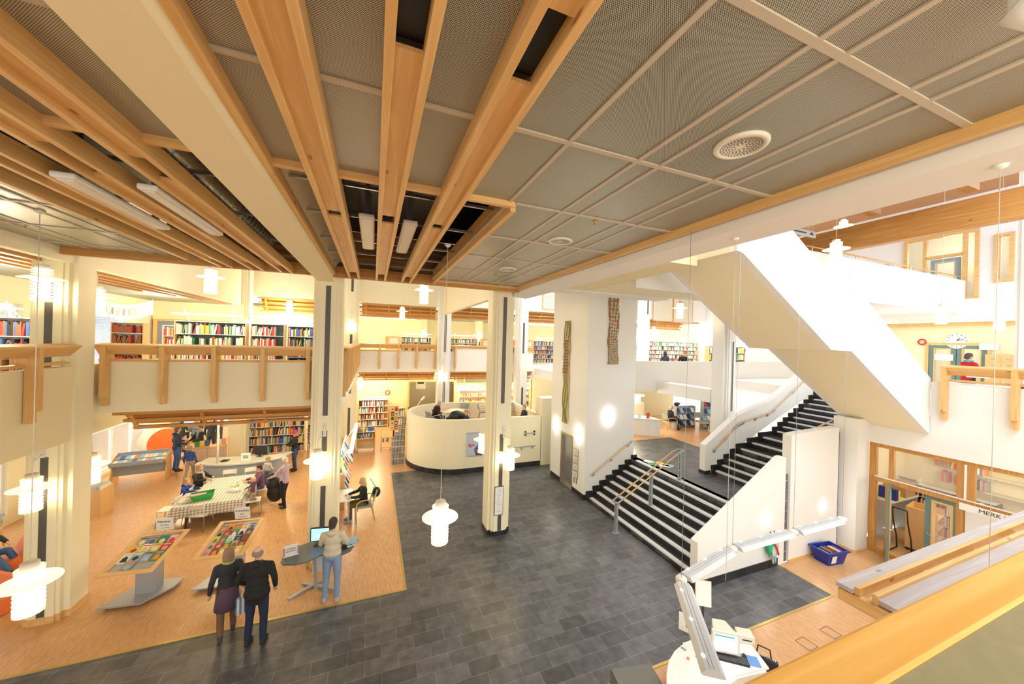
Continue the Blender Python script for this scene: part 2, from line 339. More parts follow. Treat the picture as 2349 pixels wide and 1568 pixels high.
# ---- outer walls
def wall_x(x, t, y0, y1, z0, z1, holes):
    """wall in a plane of constant x with rectangular openings (y0,y1,z0,z1)"""
    mb = MB(); ys = sorted({y0, y1}|{h[0] for h in holes}|{h[1] for h in holes})
    for a, b in zip(ys, ys[1:]):
        hs = sorted([h for h in holes if h[0] <= a+1e-6 and h[1] >= b-1e-6], key=lambda h: h[2]); z = z0
        for h in hs:
            if h[2] > z+1e-6: mb.box(x, x+t, a, b, z, h[2])
            z = h[3]
        if z < z1-1e-6: mb.box(x, x+t, a, b, z, z1)
    return mb
wl = [(16.6, 21.6, .12, 3.4), (9.8, 14.6, .3, 3.1), (12.2, 14.9, 4.7, 6.35), (16.4, 19.6, 4.3, 6.6)]
struct('wall_left', wall_x(-9.9, .3, 3, 24.6, 0, 10.5, wl), M_['lamptint'])
def window(n, x, y0, y1, z0, z1, ny, nz, frame='whitem', pane='skyblue', label=None):
    f = MB(); t = .07
    f.box(x-.05, x+.05, y0, y0+t, z0, z1).box(x-.05, x+.05, y1-t, y1, z0, z1).box(x-.05, x+.05, y0+t, y1-t, z0, z0+t).box(x-.05, x+.05, y0+t, y1-t, z1-t, z1)
    for i in range(1, ny):
        y = y0+(y1-y0)*i/ny; f.box(x-.045, x+.045, y-t/2, y+t/2, z0+t, z1-t)
    for i in range(1, nz):
        z = z0+(z1-z0)*i/nz; f.box(x-.04, x+.04, y0+t, y1-t, z-t/2, z+t/2)
    o = struct('window_%d' % n, f, M_[frame])
    struct('pane', B(x-.012, x+.012, y0+t, y1-t, z0+t, z1-t), M_[pane], o)
    return o
window(1, -9.75, 16.6, 21.6, .12, 3.4, 4, 2)
window(2, -9.75, 9.8, 14.6, .3, 3.1, 3, 1)
window(3, -9.75, 12.2, 14.9, 4.7, 6.35, 2, 1)
window(4, -9.75, 16.4, 19.6, 4.3, 6.6, 2, 1)
bl = MB()
for k in range(34):
    z = 4.35+k*.066; bl.bar((-9.52, 16.4, z), (-9.52, 18.55, z), .05, .004, up=(.5, 0, 1)); bl.bar((-9.52, 18.65, z), (-9.52, 19.6, z), .05, .004, up=(.5, 0, 1))
setp(bl.build('venetian_blind', M_['blind']), 'pale blue venetian blinds drawn over the upper left window', 'blind')
# outside ground and brick neighbour wall seen through the left windows
struct('ground_outside', B(-60, -10, -20, 60, -.4, -.2), brick('outside_paving', (.30, .42, .62), (.36, .48, .68), (.22, .32, .5), .5, .5, .01, .8))
setp(B(-16.5, -16, 20.5, 34, -.2, 7).build('brick_building', brick('pale_brick', (.80, .78, .66), (.72, .70, .60), (.5, .5, .52), .45, .14, .012, .8, vert='YZ')), 'pale brick building outside the tall left window', 'building')
fn = MB()
for k in range(18): fn.bar((-13, 14+k*.35, -.2), (-13, 14+k*.35, 1.3), .03, .03)
fn.bar((-13, 13.9, 1.25), (-13, 20, 1.25), .04, .04)
setp(fn.build('fence', M_['deskgrey']), 'dark railing fence outside the tall left window', 'fence')
struct('wall_back_left', MB().box(-9.6, 1.2, 24.6, 24.8, 0, 3.72).box(-9.55, -6.6, 21.3, 21.5, 6.25, 7.1).box(-6.6, -1.6, 21.3, 21.5, Z1, 7.1).box(-9.55, -6.6, 21.3, 21.5, Z1, Z1+.3), M_['plaster'])
struct('wall_back', MB().box(-1.6, 3.3, 27.0, 27.2, Z1, 7.1).box(3.3, 24, 30.0, 30.2, Z1, 7.3).box(-1.6, -1.5, 21.5, 27, Z1, 7.1).box(3.2, 3.3, 27.2, 30, Z1, 7.1), M_['plaster'])
# ground level back wall with a doorway into a green-walled room
struct('wall_back_ground', MB().box(1.2, 2.35, 24.6, 24.8, 0, 3.72).box(2.35, 5.35, 24.6, 24.8, 2.75, 3.72).box(5.35, 18, 24.6, 24.8, 0, 2.6).box(12.5, 18, 24.6, 24.8, 2.6, 3.72), M_['plaster'])
struct('wall_back_room', MB().box(2.2, 12.5, 28.4, 28.5, 0, 3.72).box(6.0, 6.1, 24.8, 28.4, 0, 3.72), col((.42, .40, .28)))
struct('trim_4', MB().box(2.27, 2.35, 24.55, 24.82, 0, 2.83).box(5.35, 5.43, 24.55, 24.82, 0, 2.83).box(2.35, 5.35, 24.55, 24.82, 2.75, 2.83), M_['pinex'])
fr = MB().box(5.5, 12.3, 24.55, 24.7, 2.55, 2.65).box(5.5, 12.3, 24.55, 24.7, 3.6, 3.72)
for x in (5.5, 6.1, 8.9, 11.7, 12.2): fr.box(x-.05, x+.05, 24.55, 24.7, 2.65, 3.6)
o = struct('window_5', fr, M_['pinex']); struct('pane', B(5.5, 12.2, 24.61, 24.63, 2.65, 3.6), glassmat('dim_glass', (.25, .28, .22), .5), o)
# interior office windows, level 1 left
fr = MB()
for x in (-9.42, -8.02, -6.66): fr.box(x-.07, x+.07, 21.22, 21.4, Z1+.36, 6.17)
fr.box(-9.5, -6.6, 21.22, 21.4, 6.17, 6.27).box(-9.5, -6.6, 21.22, 21.4, Z1+.25, Z1+.36)
o = struct('window_6', fr, M_['pinex']); struct('pane', B(-9.4, -6.7, 21.3, 21.32, Z1+.36, 6.17), glassmat('office_glass', (.45, .55, .75), .35), o)
struct('wall_office', MB().box(-12, -5.5, 23.8, 23.9, Z1, 7.1), col((.50, .54, .62)))
# right outer wall with level-2 windows
wr = [(6.75, 9.05, Z2, 11.1), (5.85, 6.35, 8.7, 10.7), (9.6, 10.3, Z2+.35, 10.1), (6.38, 8.18, Z1, 6.12)]
struct('wall_right', wall_x(24.1, .3, -3, 26, 0, 13, wr), M_['white'])
struct('wall_clock', wall_x(23.98, .12, 3.5, 11, Z1, 6.98, [(6.38, 8.18, Z1, 6.12)]), M_['plaster'])
struct('trim_5', MB().box(23.8, 24.0, 3.0, 10.5, 6.92, 7.06), M_['pinez'])
struct('wall_room_right', MB().box(27, 27.1, 3, 12, Z1, 12).box(24.4, 27, 12, 12.1, Z1, 12).box(24.4, 27, 3, 3.1, Z1, 12).box(24.4, 27, 3, 12, 7.6, 8.0), col((.55, .50, .36)))
def frame_x(n, x, y0, y1, z0, z1, ys=(), zs=(), m='piney', t=.12, label=None):
    f = MB().box(x-.1, x+.06, y0, y0+t, z0, z1).box(x-.1, x+.06, y1-t, y1, z0, z1).box(x-.1, x+.06, y0+t, y1-t, z1-t, z1).box(x-.1, x+.06, y0+t, y1-t, z0, z0+t)
    for y in ys: f.box(x-.1, x+.06, y-t/2, y+t/2, z0+t, z1-t)
    for a, b, z in zs: f.box(x-.1, x+.06, a, b, z-t/2, z+t/2)
    o = struct('window_%d' % n, f, M_[m]); struct('pane', B(x-.01, x+.01, y0+t, y1-t, z0+t, z1-t), M_['glass'], o); return o
frame_x(7, 24.1, 6.75, 9.05, Z2, 11.1, (8.35, 7.15), ((7.2, 8.3, 10.1),))
frame_x(8, 24.1, 5.85, 6.35, 8.7, 10.7); frame_x(9, 24.1, 9.6, 10.3, Z2+.35, 10.1)
def leaf_door(n, x, y0, y1, z0, z1, m, t=.05):
    w = .14; f = MB().box(x-t, x+t, y0, y0+w, z0, z1).box(x-t, x+t, y1-w, y1, z0, z1).box(x-t, x+t, y0+w, y1-w, z1-w, z1).box(x-t, x+t, y0+w, y1-w, z0, z0+.3)
    o = struct('door_%d' % n, f, M_[m])
    struct('glazing_bead', MB().box(x-t-.01, x+t+.01, y0+w, y0+w+.04, z0+.3, z1-w).box(x-t-.01, x+t+.01, y1-w-.04, y1-w, z0+.3, z1-w).box(x-t-.01, x+t+.01, y0+w+.04, y1-w-.04, z1-w-.04, z1-w).box(x-t-.01, x+t+.01, y0+w+.04, y1-w-.04, z0+.3, z0+.34), M_['piney'], o)
    struct('pane', B(x-.01, x+.01, y0+w+.04, y1-w-.04, z0+.34, z1-w-.04), M_['glass'], o)
    struct('door_handle', MB().tube([(x-t-.05, y0+.07, z0+1.0), (x-t-.05, y0+.2, z0+1.0)], .012).tube([(x-t, y0+.07, z0+1.0), (x-t-.06, y0+.07, z0+1.0)], .012), M_['steel'], o)
    return o
leaf_door(1, 24.0, 7.30, 8.10, Z1, 6.05, 'teal'); leaf_door(2, 24.0, 6.45, 7.27, Z1, 6.05, 'teal')
leaf_door(3, 24.2, 7.3, 8.2, Z2, 10.0, 'tealblue')
struct('trim_6', MB().box(23.92, 24.05, 8.12, 8.22, Z1, 6.16).box(23.92, 24.05, 6.34, 6.44, Z1, 6.16).box(23.92, 24.05, 6.44, 8.12, 6.07, 6.16), M_['pinez'])
# white band above the clock wall
struct('wall_upper_right', B(23.7, 24.1, 2.0, 10.6, 7.06, 8.05), M_['white'])
# ---- gallery bridge level 2 right
struct('floor_gallery', MB().box(12.6, 24.1, 7.25, 9.6, 7.45, Z2), M_['white'])
struct('wall_gallery', MB().box(12.6, 24.45, 7.1, 7.25, 7.43, 8.88), M_['white'])
struct('wall_level_two', MB().box(6.1, 12.6, 7.1, 7.25, 7.1, 8.88), M_['white'])
gr_ = thing('gallery_rail', 'timber handrail on small posts along the top of the white gallery', 'handrail', (18, 7.17, 8.88))
MB().tube([(-5.0, 0, .16), (5.8, 0, .16)], .025).build('wooden_rail', M_['pinex'], gr_)
for k in range(9): MB().tube([(-4.7+k*1.25, 0, 0), (-4.7+k*1.25, 0, .14)], .018).build('rail_post', M_['offm'], gr_)
# ---- stair walls
struct('wall_stair_low', MB().prism([(7.14, 0), (7.14, 1.10), (10.10, 2.80), (10.25, 2.80), (10.25, 0)], 'y', 5.99, 6.19), M_['white'])
struct('baseboard_stair', MB().box(7.13, 10.0, 5.975, 5.99, 0, .20).box(7.125, 7.14, 5.975, 6.19, 0, .20), M_['slate_dark'])
struct('wall_stair_high', MB().prism([(10.42, 0), (10.42, 3.36), (10.6, 3.40), (12.56, 3.46), (12.56, 0)], 'y', 5.97, 6.19), M_['white'])
tile = brick('dark_tile_strip', (.03, .03, .035), (.05, .05, .055), (.45, .45, .45), .06, .27, .008, .3, 0, 'XZ')
struct('wall_tile_1', B(10.25, 10.42, 6.03, 6.19, 0, 2.32), tile); struct('wall_tile_2', B(12.56, 12.72, 6.03, 6.19, 0, 3.30), tile)
struct('baseboard_right', MB().box(10.42, 12.72, 5.955, 5.97, 0, .07).box(12.715, 12.73, 5.6, 5.97, 0, .07).box(12.72, 13.3, 5.585, 5.6, 0, .07), M_['piney'])
struct('wall_right_pier', MB().box(12.73, 13.32, 5.62, 6.19, 0, 3.75), M_['white'])
struct('wall_stair_left', MB().prism([(10.66, ZM), (10.66, 2.31), (12.2, 3.25), (14.0, 3.72), (16.9, 5.35), (16.9, Z1), (16.4, 3.9), (12.0, 2.0), (10.9, ZM)], 'y', 8.75, 8.97), M_['white'])
struct('baseboard_stair_left', MB().box(10.645, 10.66, 8.735, 8.985, ZM, ZM+.12).box(10.645, 10.9, 8.735, 8.75, ZM, ZM+.12), M_['slate_dark'])
# ---- right facade of level 1 over the glazed room
struct('wall_balcony_right', MB().box(13.30, 13.46, -3, 4.45, 3.09, 4.93).box(13.30, 13.46, 4.45, 6.19, 3.09, 3.9), M_['white'])
g = MB(); XG = 13.40
for z in (0.0, 2.02, 2.98): g.box(XG-.05, XG+.07, -1, 5.62, z, z+.12)
for y0, y1, za, zb in ((5.48, 5.62, 0, 3.09), (5.12, 5.22, 2.14, 3.0), (5.2, 5.28, .1, 2.04), (3.88, 4.0, 0, 3.0), (3.72, 3.84, 2.1, 3.0), (2.2, 2.32, 0, 3.0), (.6, .72, 0, 3.)): g.box(XG-.045, XG+.065, y0, y1, za, zb)
o = struct('window_10', g, M_['timberz']); struct('pane', MB().box(XG, XG+.02, -.9, 5.5, 2.14, 2.98), M_['glass'], o)
struct('trim_7', MB().box(XG-.06, XG-.05, -.9, 5.5, 2.14, 2.17).box(XG-.06, XG-.05, 3.84, 3.88, 2.17, 3.), M_['whitem'])
struct('wall_workroom', MB().box(16.6, 16.7, -3, 6.1, 0, 3.1).box(13.33, 16.7, 6.1, 6.18, 0, 2.2).box(13.33, 16.7, 6.1, 6.18, 2.2, 3.1), M_['plaster'])
struct('wall_under_glass', MB().box(XG-.02, XG+.03, -.9, 3.86, .12, 2.02), M_['whitem'])
def work_door(n, hinge, ang, w, m, h=2.02):
    o = bpy.data.objects.new('door_%d' % n, None); link(o, None, hinge, ang); setp(o, kind='structure')
    fw = .12
    struct('door_leaf', MB().box(0, fw, -.025, .025, 0, h).box(w-fw, w, -.025, .025, 0, h).box(fw, w-fw, -.025, .025, h-fw, h).box(fw, w-fw, -.025, .025, 0, .12).box(fw, w-fw, -.025, .025, .38, .46), M_[m], o)
    struct('glazing_bead', MB().box(fw, fw+.05, -.035, .035, .46, h-fw).box(w-fw-.05, w-fw, -.035, .035, .46, h-fw).box(fw+.05, w-fw-.05, -.035, .035, h-fw-.05, h-fw).box(fw+.05, w-fw-.05, -.035, .035, .46, .51).box(fw, w-fw, -.03, .03, .12, .38), M_['pinez'], o)
    struct('pane', B(fw+.05, w-fw-.05, -.008, .008, .51, h-fw-.05), M_['glass'], o)
    struct('door_handle', MB().tube([(w-.06, -.08, 1.02), (w-.06, .08, 1.02)], .012).tube([(w-.06, -.08, 1.02), (w-.19, -.08, 1.0)], .012).tube([(w-.06, .08, 1.02), (w-.19, .08, 1.0)], .012), M_['steel'], o)
work_door(4, (XG, 5.2, .02), radians(200), .85, 'teal'); work_door(5, (XG-.02, 3.92, .02), radians(84), .62, 'teal')
# ---- elevator shaft
SX = 7.26
sh = MB().box(SX, 9.44, 10.9, 11.06, 0, 9.2).box(SX, SX+.16, 11.06, 11.72, 0, 9.2).box(SX, SX+.16, 11.72, 12.66, 2.08, 9.2).box(SX, SX+.16, 12.66, 13.55, 0, 9.2).box(9.28, 9.44, 11.06, 13.55, 0, 9.2).box(SX+.16, 9.28, 13.39, 13.55, 0, 9.2)
struct('wall_shaft', sh, M_['white'])
struct('baseboard_shaft', MB().box(SX-.015, SX, 10.885, 11.72, 0, .17).box(SX-.015, SX, 12.66, 13.5, 0, .17).box(SX-.015, 7.4, 10.885, 10.9, 0, .17), M_['slate_dark'])
o = struct('door_6', MB().box(SX+.10, SX+.14, 11.78, 12.60, .02, 2.0), M_['steel'])
struct('door_frame', MB().box(SX-.01, SX+.15, 11.72, 11.80, 0, 2.08).box(SX-.01, SX+.15, 12.58, 12.66, 0, 2.08).box(SX-.01, SX+.15, 11.80, 12.58, 1.98, 2.08).box(SX, SX+.15, 11.80, 12.58, 0, .02), plain('warm_steel', (.50, .44, .33), .35, metal=.8), o)
# ---- curved reading corner wall
def curved(z0, z1, t, r=2.2, cx=3.72, cy=16.82, off=0):
    out, inn = [], []
    out.append((7.3, cy-r-off)); inn.append((7.3, cy-r+t))
    for k in range(29):
        a = -pi/2-pi*k/28; out.append((cx+(r+off)*cos(a), cy+(r+off)*sin(a))); inn.append((cx+(r-t)*cos(a), cy+(r-t)*sin(a)))
    out.append((7.3, cy+r+off)); inn.append((7.3, cy+r-t)); mb = MB(); n = len(out)
    vs = [(x, y, z) for z in (z0, z1) for ring in (out, inn) for x, y in ring]; fs = []
    for i in range(n-1):
        fs += [(i, i+1, 2*n+i+1, 2*n+i), (n+i+1, n+i, 3*n+i, 3*n+i+1), (2*n+i, 2*n+i+1, 3*n+i+1, 3*n+i), (i+1, i, n+i, n+i+1)]
    fs += [(0, 2*n, 3*n, n), (n-1, 2*n-1, 4*n-1, 3*n-1)]
    mb.add(vs, fs, 0, False); return mb
struct('wall_curved', curved(0, 2.28, .2), M_['lamptint']); struct('baseboard_curved', curved(0, .22, -.005, off=.02), M_['slate_dark'])
cf = [(7.3, 14.8)]+[(3.72+2.02*cos(-pi/2-pi*k/20), 16.82+2.02*sin(-pi/2-pi*k/20)) for k in range(21)]+[(7.3, 18.84)]
struct('floor_corner', MB().prism(cf, 'z', 0, 1.45), M_['lino'])
struct('wall_corner_block', MB().box(7.33, 9.28, 14.6, 15.3, 0, 3.08).box(7.33, 7.5, 15.3, 19.02, 0, 2.28), M_['lamptint'])
# ---- columns
def column(cx, cy, z0, z1, strips, label, front='-y', base='piney', pm='lamptint'):
    t = thing('column', label, 'column', (cx, cy, 0))
    MB().box(-.33, .33, -.24, .24, z0, z1).box(-.24, .24, -.33, .33, z0, z1).build('shaft', M_[pm], t)
    MB().box(-.18, .18, -.37, -.33, z0, z1).build('pilaster', M_[pm], t)
    MB().box(-.345, .345, -.255, .255, z0, z0+.13).box(-.255, .255, -.345, .345, z0, z0+.13).box(-.19, .19, -.38, -.34, z0, z0+.13).build('plinth', M_[base], t)
    for a, b in strips: MB().box(-.055, .055, -.378, -.366, a, b).build('metal_strip', M_['strip'], t)
    return t
column(-5.78, 9.87, 0, 9, ((.14, 3.2), (3.85, 6.6)), 'white column at the left with two wall lamps, beside the upper balcony')
column(-1.05, 10.05, 0, 7.6, ((.14, 2.0), (2.85, 3.35), (3.72, 6.9)), 'white column behind the self-service computer table')
column(3.56, 10.03, 0, 7.6, ((.14, .75), (1.35, 2.1), (2.45, 2.95), (3.85, 6.95)), 'white column standing on the dark slate floor with a framed notice', base='slate_dark')
column(-1.02, 19.35, 0, 10, ((.1, 2.2), (2.9, 3.5), (4.3, 5.8), (7.9, 9.6)), 'white column by the book trolleys, rising past the middle balcony')
column(3.6, 19.35, 0, 10, ((.1, 3.4), (5.0, 7.0)), 'white column rising behind the curved white wall', pm='white')
column(8.2, 19.35, 0, 10, ((.1, 3.0), (5.0, 6.8), (8.2, 9.8)), 'white column behind the raised block of the curved wall', pm='white')
column(-5.56, 19.35, 0, 10, ((5, 6), ), 'white column behind the upper left bookcase')
column(13.05, 10.0, 0, 12, ((1.4, 2.6), (3.2, 5.9)), 'white column rising behind the upper flight of slate stairs', pm='white')
column(3.6, 28.6, Z1, 7.3, ((4.6, 5.6), ), 'distant column behind the far bookcases, left one'); column(8.2, 28.6, Z1, 7.3, ((4.6, 5.6), ), 'distant column behind the far bookcases, right one')
column(17.62, 3.86, 0, 12, ((8.0, 9.2), (4.9, 6.9)), 'white column at the right edge beyond the balcony rail', pm='white')
column(12.85, 19.4, Z1, 12, ((7.8, 9.6), ), 'white column beside the tall perforated panels', pm='white')
column(17.4, 19.4, Z1, 12, ((7.8, 9.6), ), 'white column right of the tall perforated panels', pm='white')
# ---- bands and beams
struct('wall_band_left', MB().box(-5.68, -5.50, 3, 19.2, 6.95, 9.0), M_['lamptint'])
struct('wall_beam_left', MB().box(-5.66, -5.50, 3, 24.6, 3.46, 4.9).box(-5.66, -5.50, 3, 10.42, 4.9, 4.93), M_['plaster'])
struct('wall_band_back', MB().box(-5.5, 3.45, 20.0, 20.15, 7.5, 8.87), M_['lamptint'])
struct('wall_band_middle', MB().box(3.42, 3.60, 10.4, 19.2, 7.0, 9.2), M_['lamptint'])
struct('wall_band_back_right', MB().box(3.6, 24, 20.0, 20.15, 7.6, 12.5), M_['white'])
struct('wall_beam_white', MB().box(-1.30, -.92, -2.5, 9.70, 7.0, 8.0), M_['plaster'])
struct('wall_beam_white_right', MB().box(3.82, 4.38, -2.5, 9.9, 7.0, 8.9).box(4.38, 9.4, 9.3, 9.9, 7.25, 8.9), M_['white'])
struct('ceiling_level_two', MB().box(4.38, 6.08, 5.3, 9.3, 7.3, 8.9), M_['plaster'])
struct('ceiling_white_soffit', MB().box(4.38, 9.8, 9.9, 10.9, 7.7, 7.8).box(6.1, 12.6, 7.25, 9.3, 7.3, 7.4), M_['lamptint'])
# ---- balcony parapets
struct('wall_balcony_left', MB().box(-5.5, -.9, 10.35, 10.5, 3.86, 4.98), M_['lamptint'])
struct('wall_balcony_middle', MB().box(-.95, -.8, 10.5, 20.0, 3.6, 4.98), M_['white'])
struct('wall_balcony_back', MB().box(-.95, 9.3, 19.98, 20.13, 3.85, 4.98).box(4.4, 6.55, 19.9, 19.98, 3.86, 5.30), M_['white'])
struct('wall_balcony_far_right', MB().box(9.44, 24, 13.15, 13.3, 3.5, 4.92).box(12.75, 13.3, 10.33, 13.15, 3.42, 3.95), M_['white'])
struct('wall_reading', MB().box(9.44, 18, 17.2, 17.35, ZM, 3.6), M_['plaster'])
struct('wall_shaft_back', MB().box(9.28, 9.44, 13.55, 20, 0, 3.6), M_['lamptint'])
# ---- ceilings of the rooms behind
struct('ceiling_upper_left', MB().box(-9.6, -5.7, 3, 24.6, 7.1, 7.2).box(-5.7, -.95, 20.6, 24.6, 7.1, 7.2), M_['panel'])
struct('ceiling_back', MB().box(-1.6, 9.5, 21.0, 30, 7.3, 7.4).box(9.5, 24, 20.6, 30, 7.5, 7.6), M_['panel'])
struct('ceiling_roof', MB().box(-9.6, 12, 20.2, 30, 11.5, 11.6).box(-5.5, 3.4, 9.35, 20, 11.5, 11.6), M_['planks'])
struct('ceiling_planks', MB().box(4.4, 14.75, 2.6, 15, 10.45, 10.55).box(14.75, 24.1, 2.6, 15, 12.6, 12.7).box(9.5, 24.1, 17.0, 20, 10.45, 10.55), M_['planks'])
# acoustic panels on the far white wall
for n, (a, b, c, d) in enumerate(((1505, 670, 1537, 727), (1552, 668, 1583, 731), (1253, 683, 1275, 712))):
    p = gy(a, b, 19.95); q = gy(c, d, 19.95)
    t = thing('acoustic_panel', ['perforated white acoustic panel in timber frame, left of the distant pendant', 'perforated white acoustic panel in timber frame, behind the distant pendant', 'perforated acoustic panel seen left of the elevator shaft'][n], 'wall panel', ((p.x+q.x)/2, 19.95, (p.z+q.z)/2), group='acoustic panels on the far wall')
    w, h = abs(q.x-p.x)+.4, abs(p.z-q.z)+1.6 if n < 2 else 1.6
    MB().box(-w/2, w/2, 0, .04, -h/2+.5, h/2+.5).build('panel_face', M_['acou'], t)
    MB().box(-w/2-.05, -w/2, -.02, .04, -h/2+.5, h/2+.5).box(w/2, w/2+.05, -.02, .04, -h/2+.5, h/2+.5).box(-w/2-.05, w/2+.05, -.02, .04, -h/2+.45, -h/2+.5).build('frame', M_['piney'], t)
# ================================================================== NEAR CEILING
pan = MB()
XP = [1.36, 2.02, 2.25, 2.89, 3.12, 3.69]
pan.box(1.42, 3.72, -2.5, 9.18, ZC, ZC+.03).box(-.92, 1.42, -2.5, 3.66, ZC, ZC+.03).box(-2.6, -1.30, -2.5, 3.66, ZC, ZC+.03).box(-5.5, -3.42, -2.5, 9.18, ZC, ZC+.03).box(-3.42, -2.6, -2.5, 3.66, ZC, ZC+.03)
struct('ceiling', pan, M_['panel'])
gr = MB()
for x in XP[:-1]: gr.box(x-.018, x+.018, -2.5, 9.15, ZC-.012, ZC)
for x in (-3.9, -4.15, -4.8, -5.05): gr.box(x-.018, x+.018, 4, 9.15, ZC-.012, ZC)
for k in range(9):
    y = -.18+1.28*k-1.28
    if y > 9: break
    gr.box(1.44 if y > 3.6 else -.9, 3.7, y-.022, y+.022, ZC-.013, ZC-.001)
    gr.box(-5.4 if y > 3.6 else -3.4, -3.45 if y > 3.6 else -1.32, y-.022, y+.022, ZC-.013, ZC-.001)
struct('ceiling_grid', gr, M_['grid'])
struct('trim_8', MB().box(3.69, 3.75, -2.5, 9.2, ZC-.09, ZC).box(1.42, 3.82, 9.18, 9.30, ZC-.06, ZC+.12), M_['piney'])
struct('trim_9', MB().box(-5.5, 3.80, 9.24, 9.32, ZC-.14, ZC+.12), M_['timberx'])
struct('trim_10', MB().box(-.92, -.86, -2.5, 9.24, ZC-.10, ZC+.02).box(-1.345, -1.30, -2.5, 9.24, ZC-.08, ZC).box(1.38, 1.44, 3.66, 9.24, ZC-.10, ZC+.25), M_['piney'])
struct('trim_11', MB().box(-.86, 1.42, 3.63, 3.69, ZC-.06, ZC+.04).box(-3.42, -1.34, 3.63, 3.69, ZC-.06, ZC+.04), M_['pinex'])
# plenum
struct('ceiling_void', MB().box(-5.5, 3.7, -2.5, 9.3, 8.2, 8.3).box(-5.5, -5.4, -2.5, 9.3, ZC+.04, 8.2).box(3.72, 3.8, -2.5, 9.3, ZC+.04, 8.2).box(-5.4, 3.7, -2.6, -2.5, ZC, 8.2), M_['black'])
struct('wall_void', MB().box(-4.0, 3.7, 9.33, 9.4, ZC+.12, 8.2), M_['ply'])
# U-shaped double timber beams
def ceil_beam(x0, x1, label, boards, y0=-2.5, y1=9.3, z=7.06, holes=()):
    t = thing('ceiling_beam', label, 'timber beam', ((x0+x1)/2, 0, z), group='double timber beams under the ceiling'); w = x1-x0; j = .05
    for s in (-1, 1): MB().box(min(s*w/2, s*(w/2-j)), max(s*w/2, s*(w/2-j)), y0, y1, 0, .16).build('joist', M_['piney'], t, bevel=.004)
    for a, b in boards: MB().box(-w/2+j, w/2-j, a, b, .045, .07).build('infill_board', M_['piney'], t)
    for a, b in holes: MB().box(-w/2+j, w/2-j, a, b, .10, .12).build('void_shade_sheet', M_['black'], t)  # black sheet added to stand for the darkness of the open void
    return t
ceil_beam(-.585, -.335, 'double timber beam just right of the wide white beam', ((-2.5, 4.55), (4.75, 8.6)))
ceil_beam(.01, .25, 'double timber beam in the middle with a black gap at the top edge', ((-2.5, -1), (1.86, 4.45), (4.75, 8.6)), holes=((-1, 1.86),))
ceil_beam(.60, .845, 'double timber beam right of centre with a black square gap', ((-2.5, 1.38), (1.84, 4.5), (4.7, 8.6)), holes=((1.38, 1.84),))
ceil_beam(-1.975, -1.72, 'double timber beam next to the wide white beam on its left', ((-2.5, 3.9), (4.35, 8.6)))
ceil_beam(-2.52, -2.27, 'double timber beam between the two left strip lights', ((-2.5, 3.9), (4.5, 8.6)))
ceil_beam(-3.07, -2.83, 'double timber beam left of the longer strip light', ((-2.5, 4.1), (4.9, 8.6)))
setp(B(-3.44, -3.38, -2.5, 8.7, 7.06, 7.22).build('timber_joist', M_['piney']), 'single timber joist edging the shiny left ceiling panels', 'timber beam')
# rails, duct, strip lights
rl = [(4.25, -.86, 1.38), (5.3, -.86, 1.38), (6.6, -.86, 1.38), (7.6, -.86, 1.38), (8.6, -.86, 1.38), (4.6, -3.4, -1.35), (5.9, -3.4, -1.35), (7.3, -3.4, -1.35), (8.6, -3.4, -1.35)]
for n, (y, a, b) in enumerate(rl):
    setp(MB().box(a, b, y-.015, y+.015, 7.30, 7.335).build('mounting_rail', M_['steel']), 'thin ceiling void rail %s the white beam, %s from the near end' % ('right of' if n < 5 else 'left of', ['first', 'second', 'third', 'fourth', 'fifth'][n % 5]), 'rail', 'mounting rails in the ceiling void')
du = MB().tube([(-2.1, 3.9, 7.62), (-2.1, 8.6, 7.62)], .21, 20)
dd = thing('ventilation_duct', 'shiny spiral ventilation duct in the open ceiling left of the white beam', 'duct', (0, 0, 0))
du.build('pipe', M_['duct'], dd)
sm = MB()
for k in range(28):
    y = 3.95+k*.165
    vs = [(-2.1+r*cos(2*pi*i/18), y+dy, 7.62+r*sin(2*pi*i/18)) for r, dy in ((.211, -.008), (.219, 0), (.211, .008)) for i in range(18)]
    sm.add(vs, [(q*18+i, q*18+(i+1) % 18, (q+1)*18+(i+1) % 18, (q+1)*18+i) for q in range(2) for i in range(18)], 0, True)
sm.build('seam', M_['steel'], dd)
struct('wall_void_side', MB().box(-.86, -.55, 3.7, 9.2, 7.95, 8.2).prism([(-.92, 7.2), (-.55, 7.9), (-.86, 8.1), (-.92, 8.1)], 'y', 3.7, 9.3), M_['lamptint'])
def strip_light(x, y0, y1, w, label, z=7.16):
    t = thing('strip_light', label, 'ceiling light', (x, (y0+y1)/2, z), group='rectangular strip lights in the ceiling void'); h = (y1-y0)/2
    MB().box(-w/2, w/2, -h, h, .01, .07).build('housing', M_['offm'], t, bevel=.018)
    MB().box(-w/2+.03, w/2-.03, -h+.04, h-.04, 0.0, .014).build('diffuser', M_['diff'], t)
    for yy in (-h*.8, h*.8): MB().box(-.03, .03, yy-.025, yy+.025, .07, .9).build('hanger', M_['steel'], t)
strip_light(-.12, 4.85, 6.55, .19, 'white rectangular strip light in the black void, left of the middle beam')
strip_light(.42, 4.85, 6.55, .19, 'white rectangular strip light in the black void, right of the middle beam')
strip_light(-2.68, 4.5, 6.15, .18, 'long white strip light on the left part of the ceiling, leftmost', 7.02)
strip_light(-2.09, 4.5, 6.15, .16, 'white strip light on the left part of the ceiling, nearer the duct', 7.02)
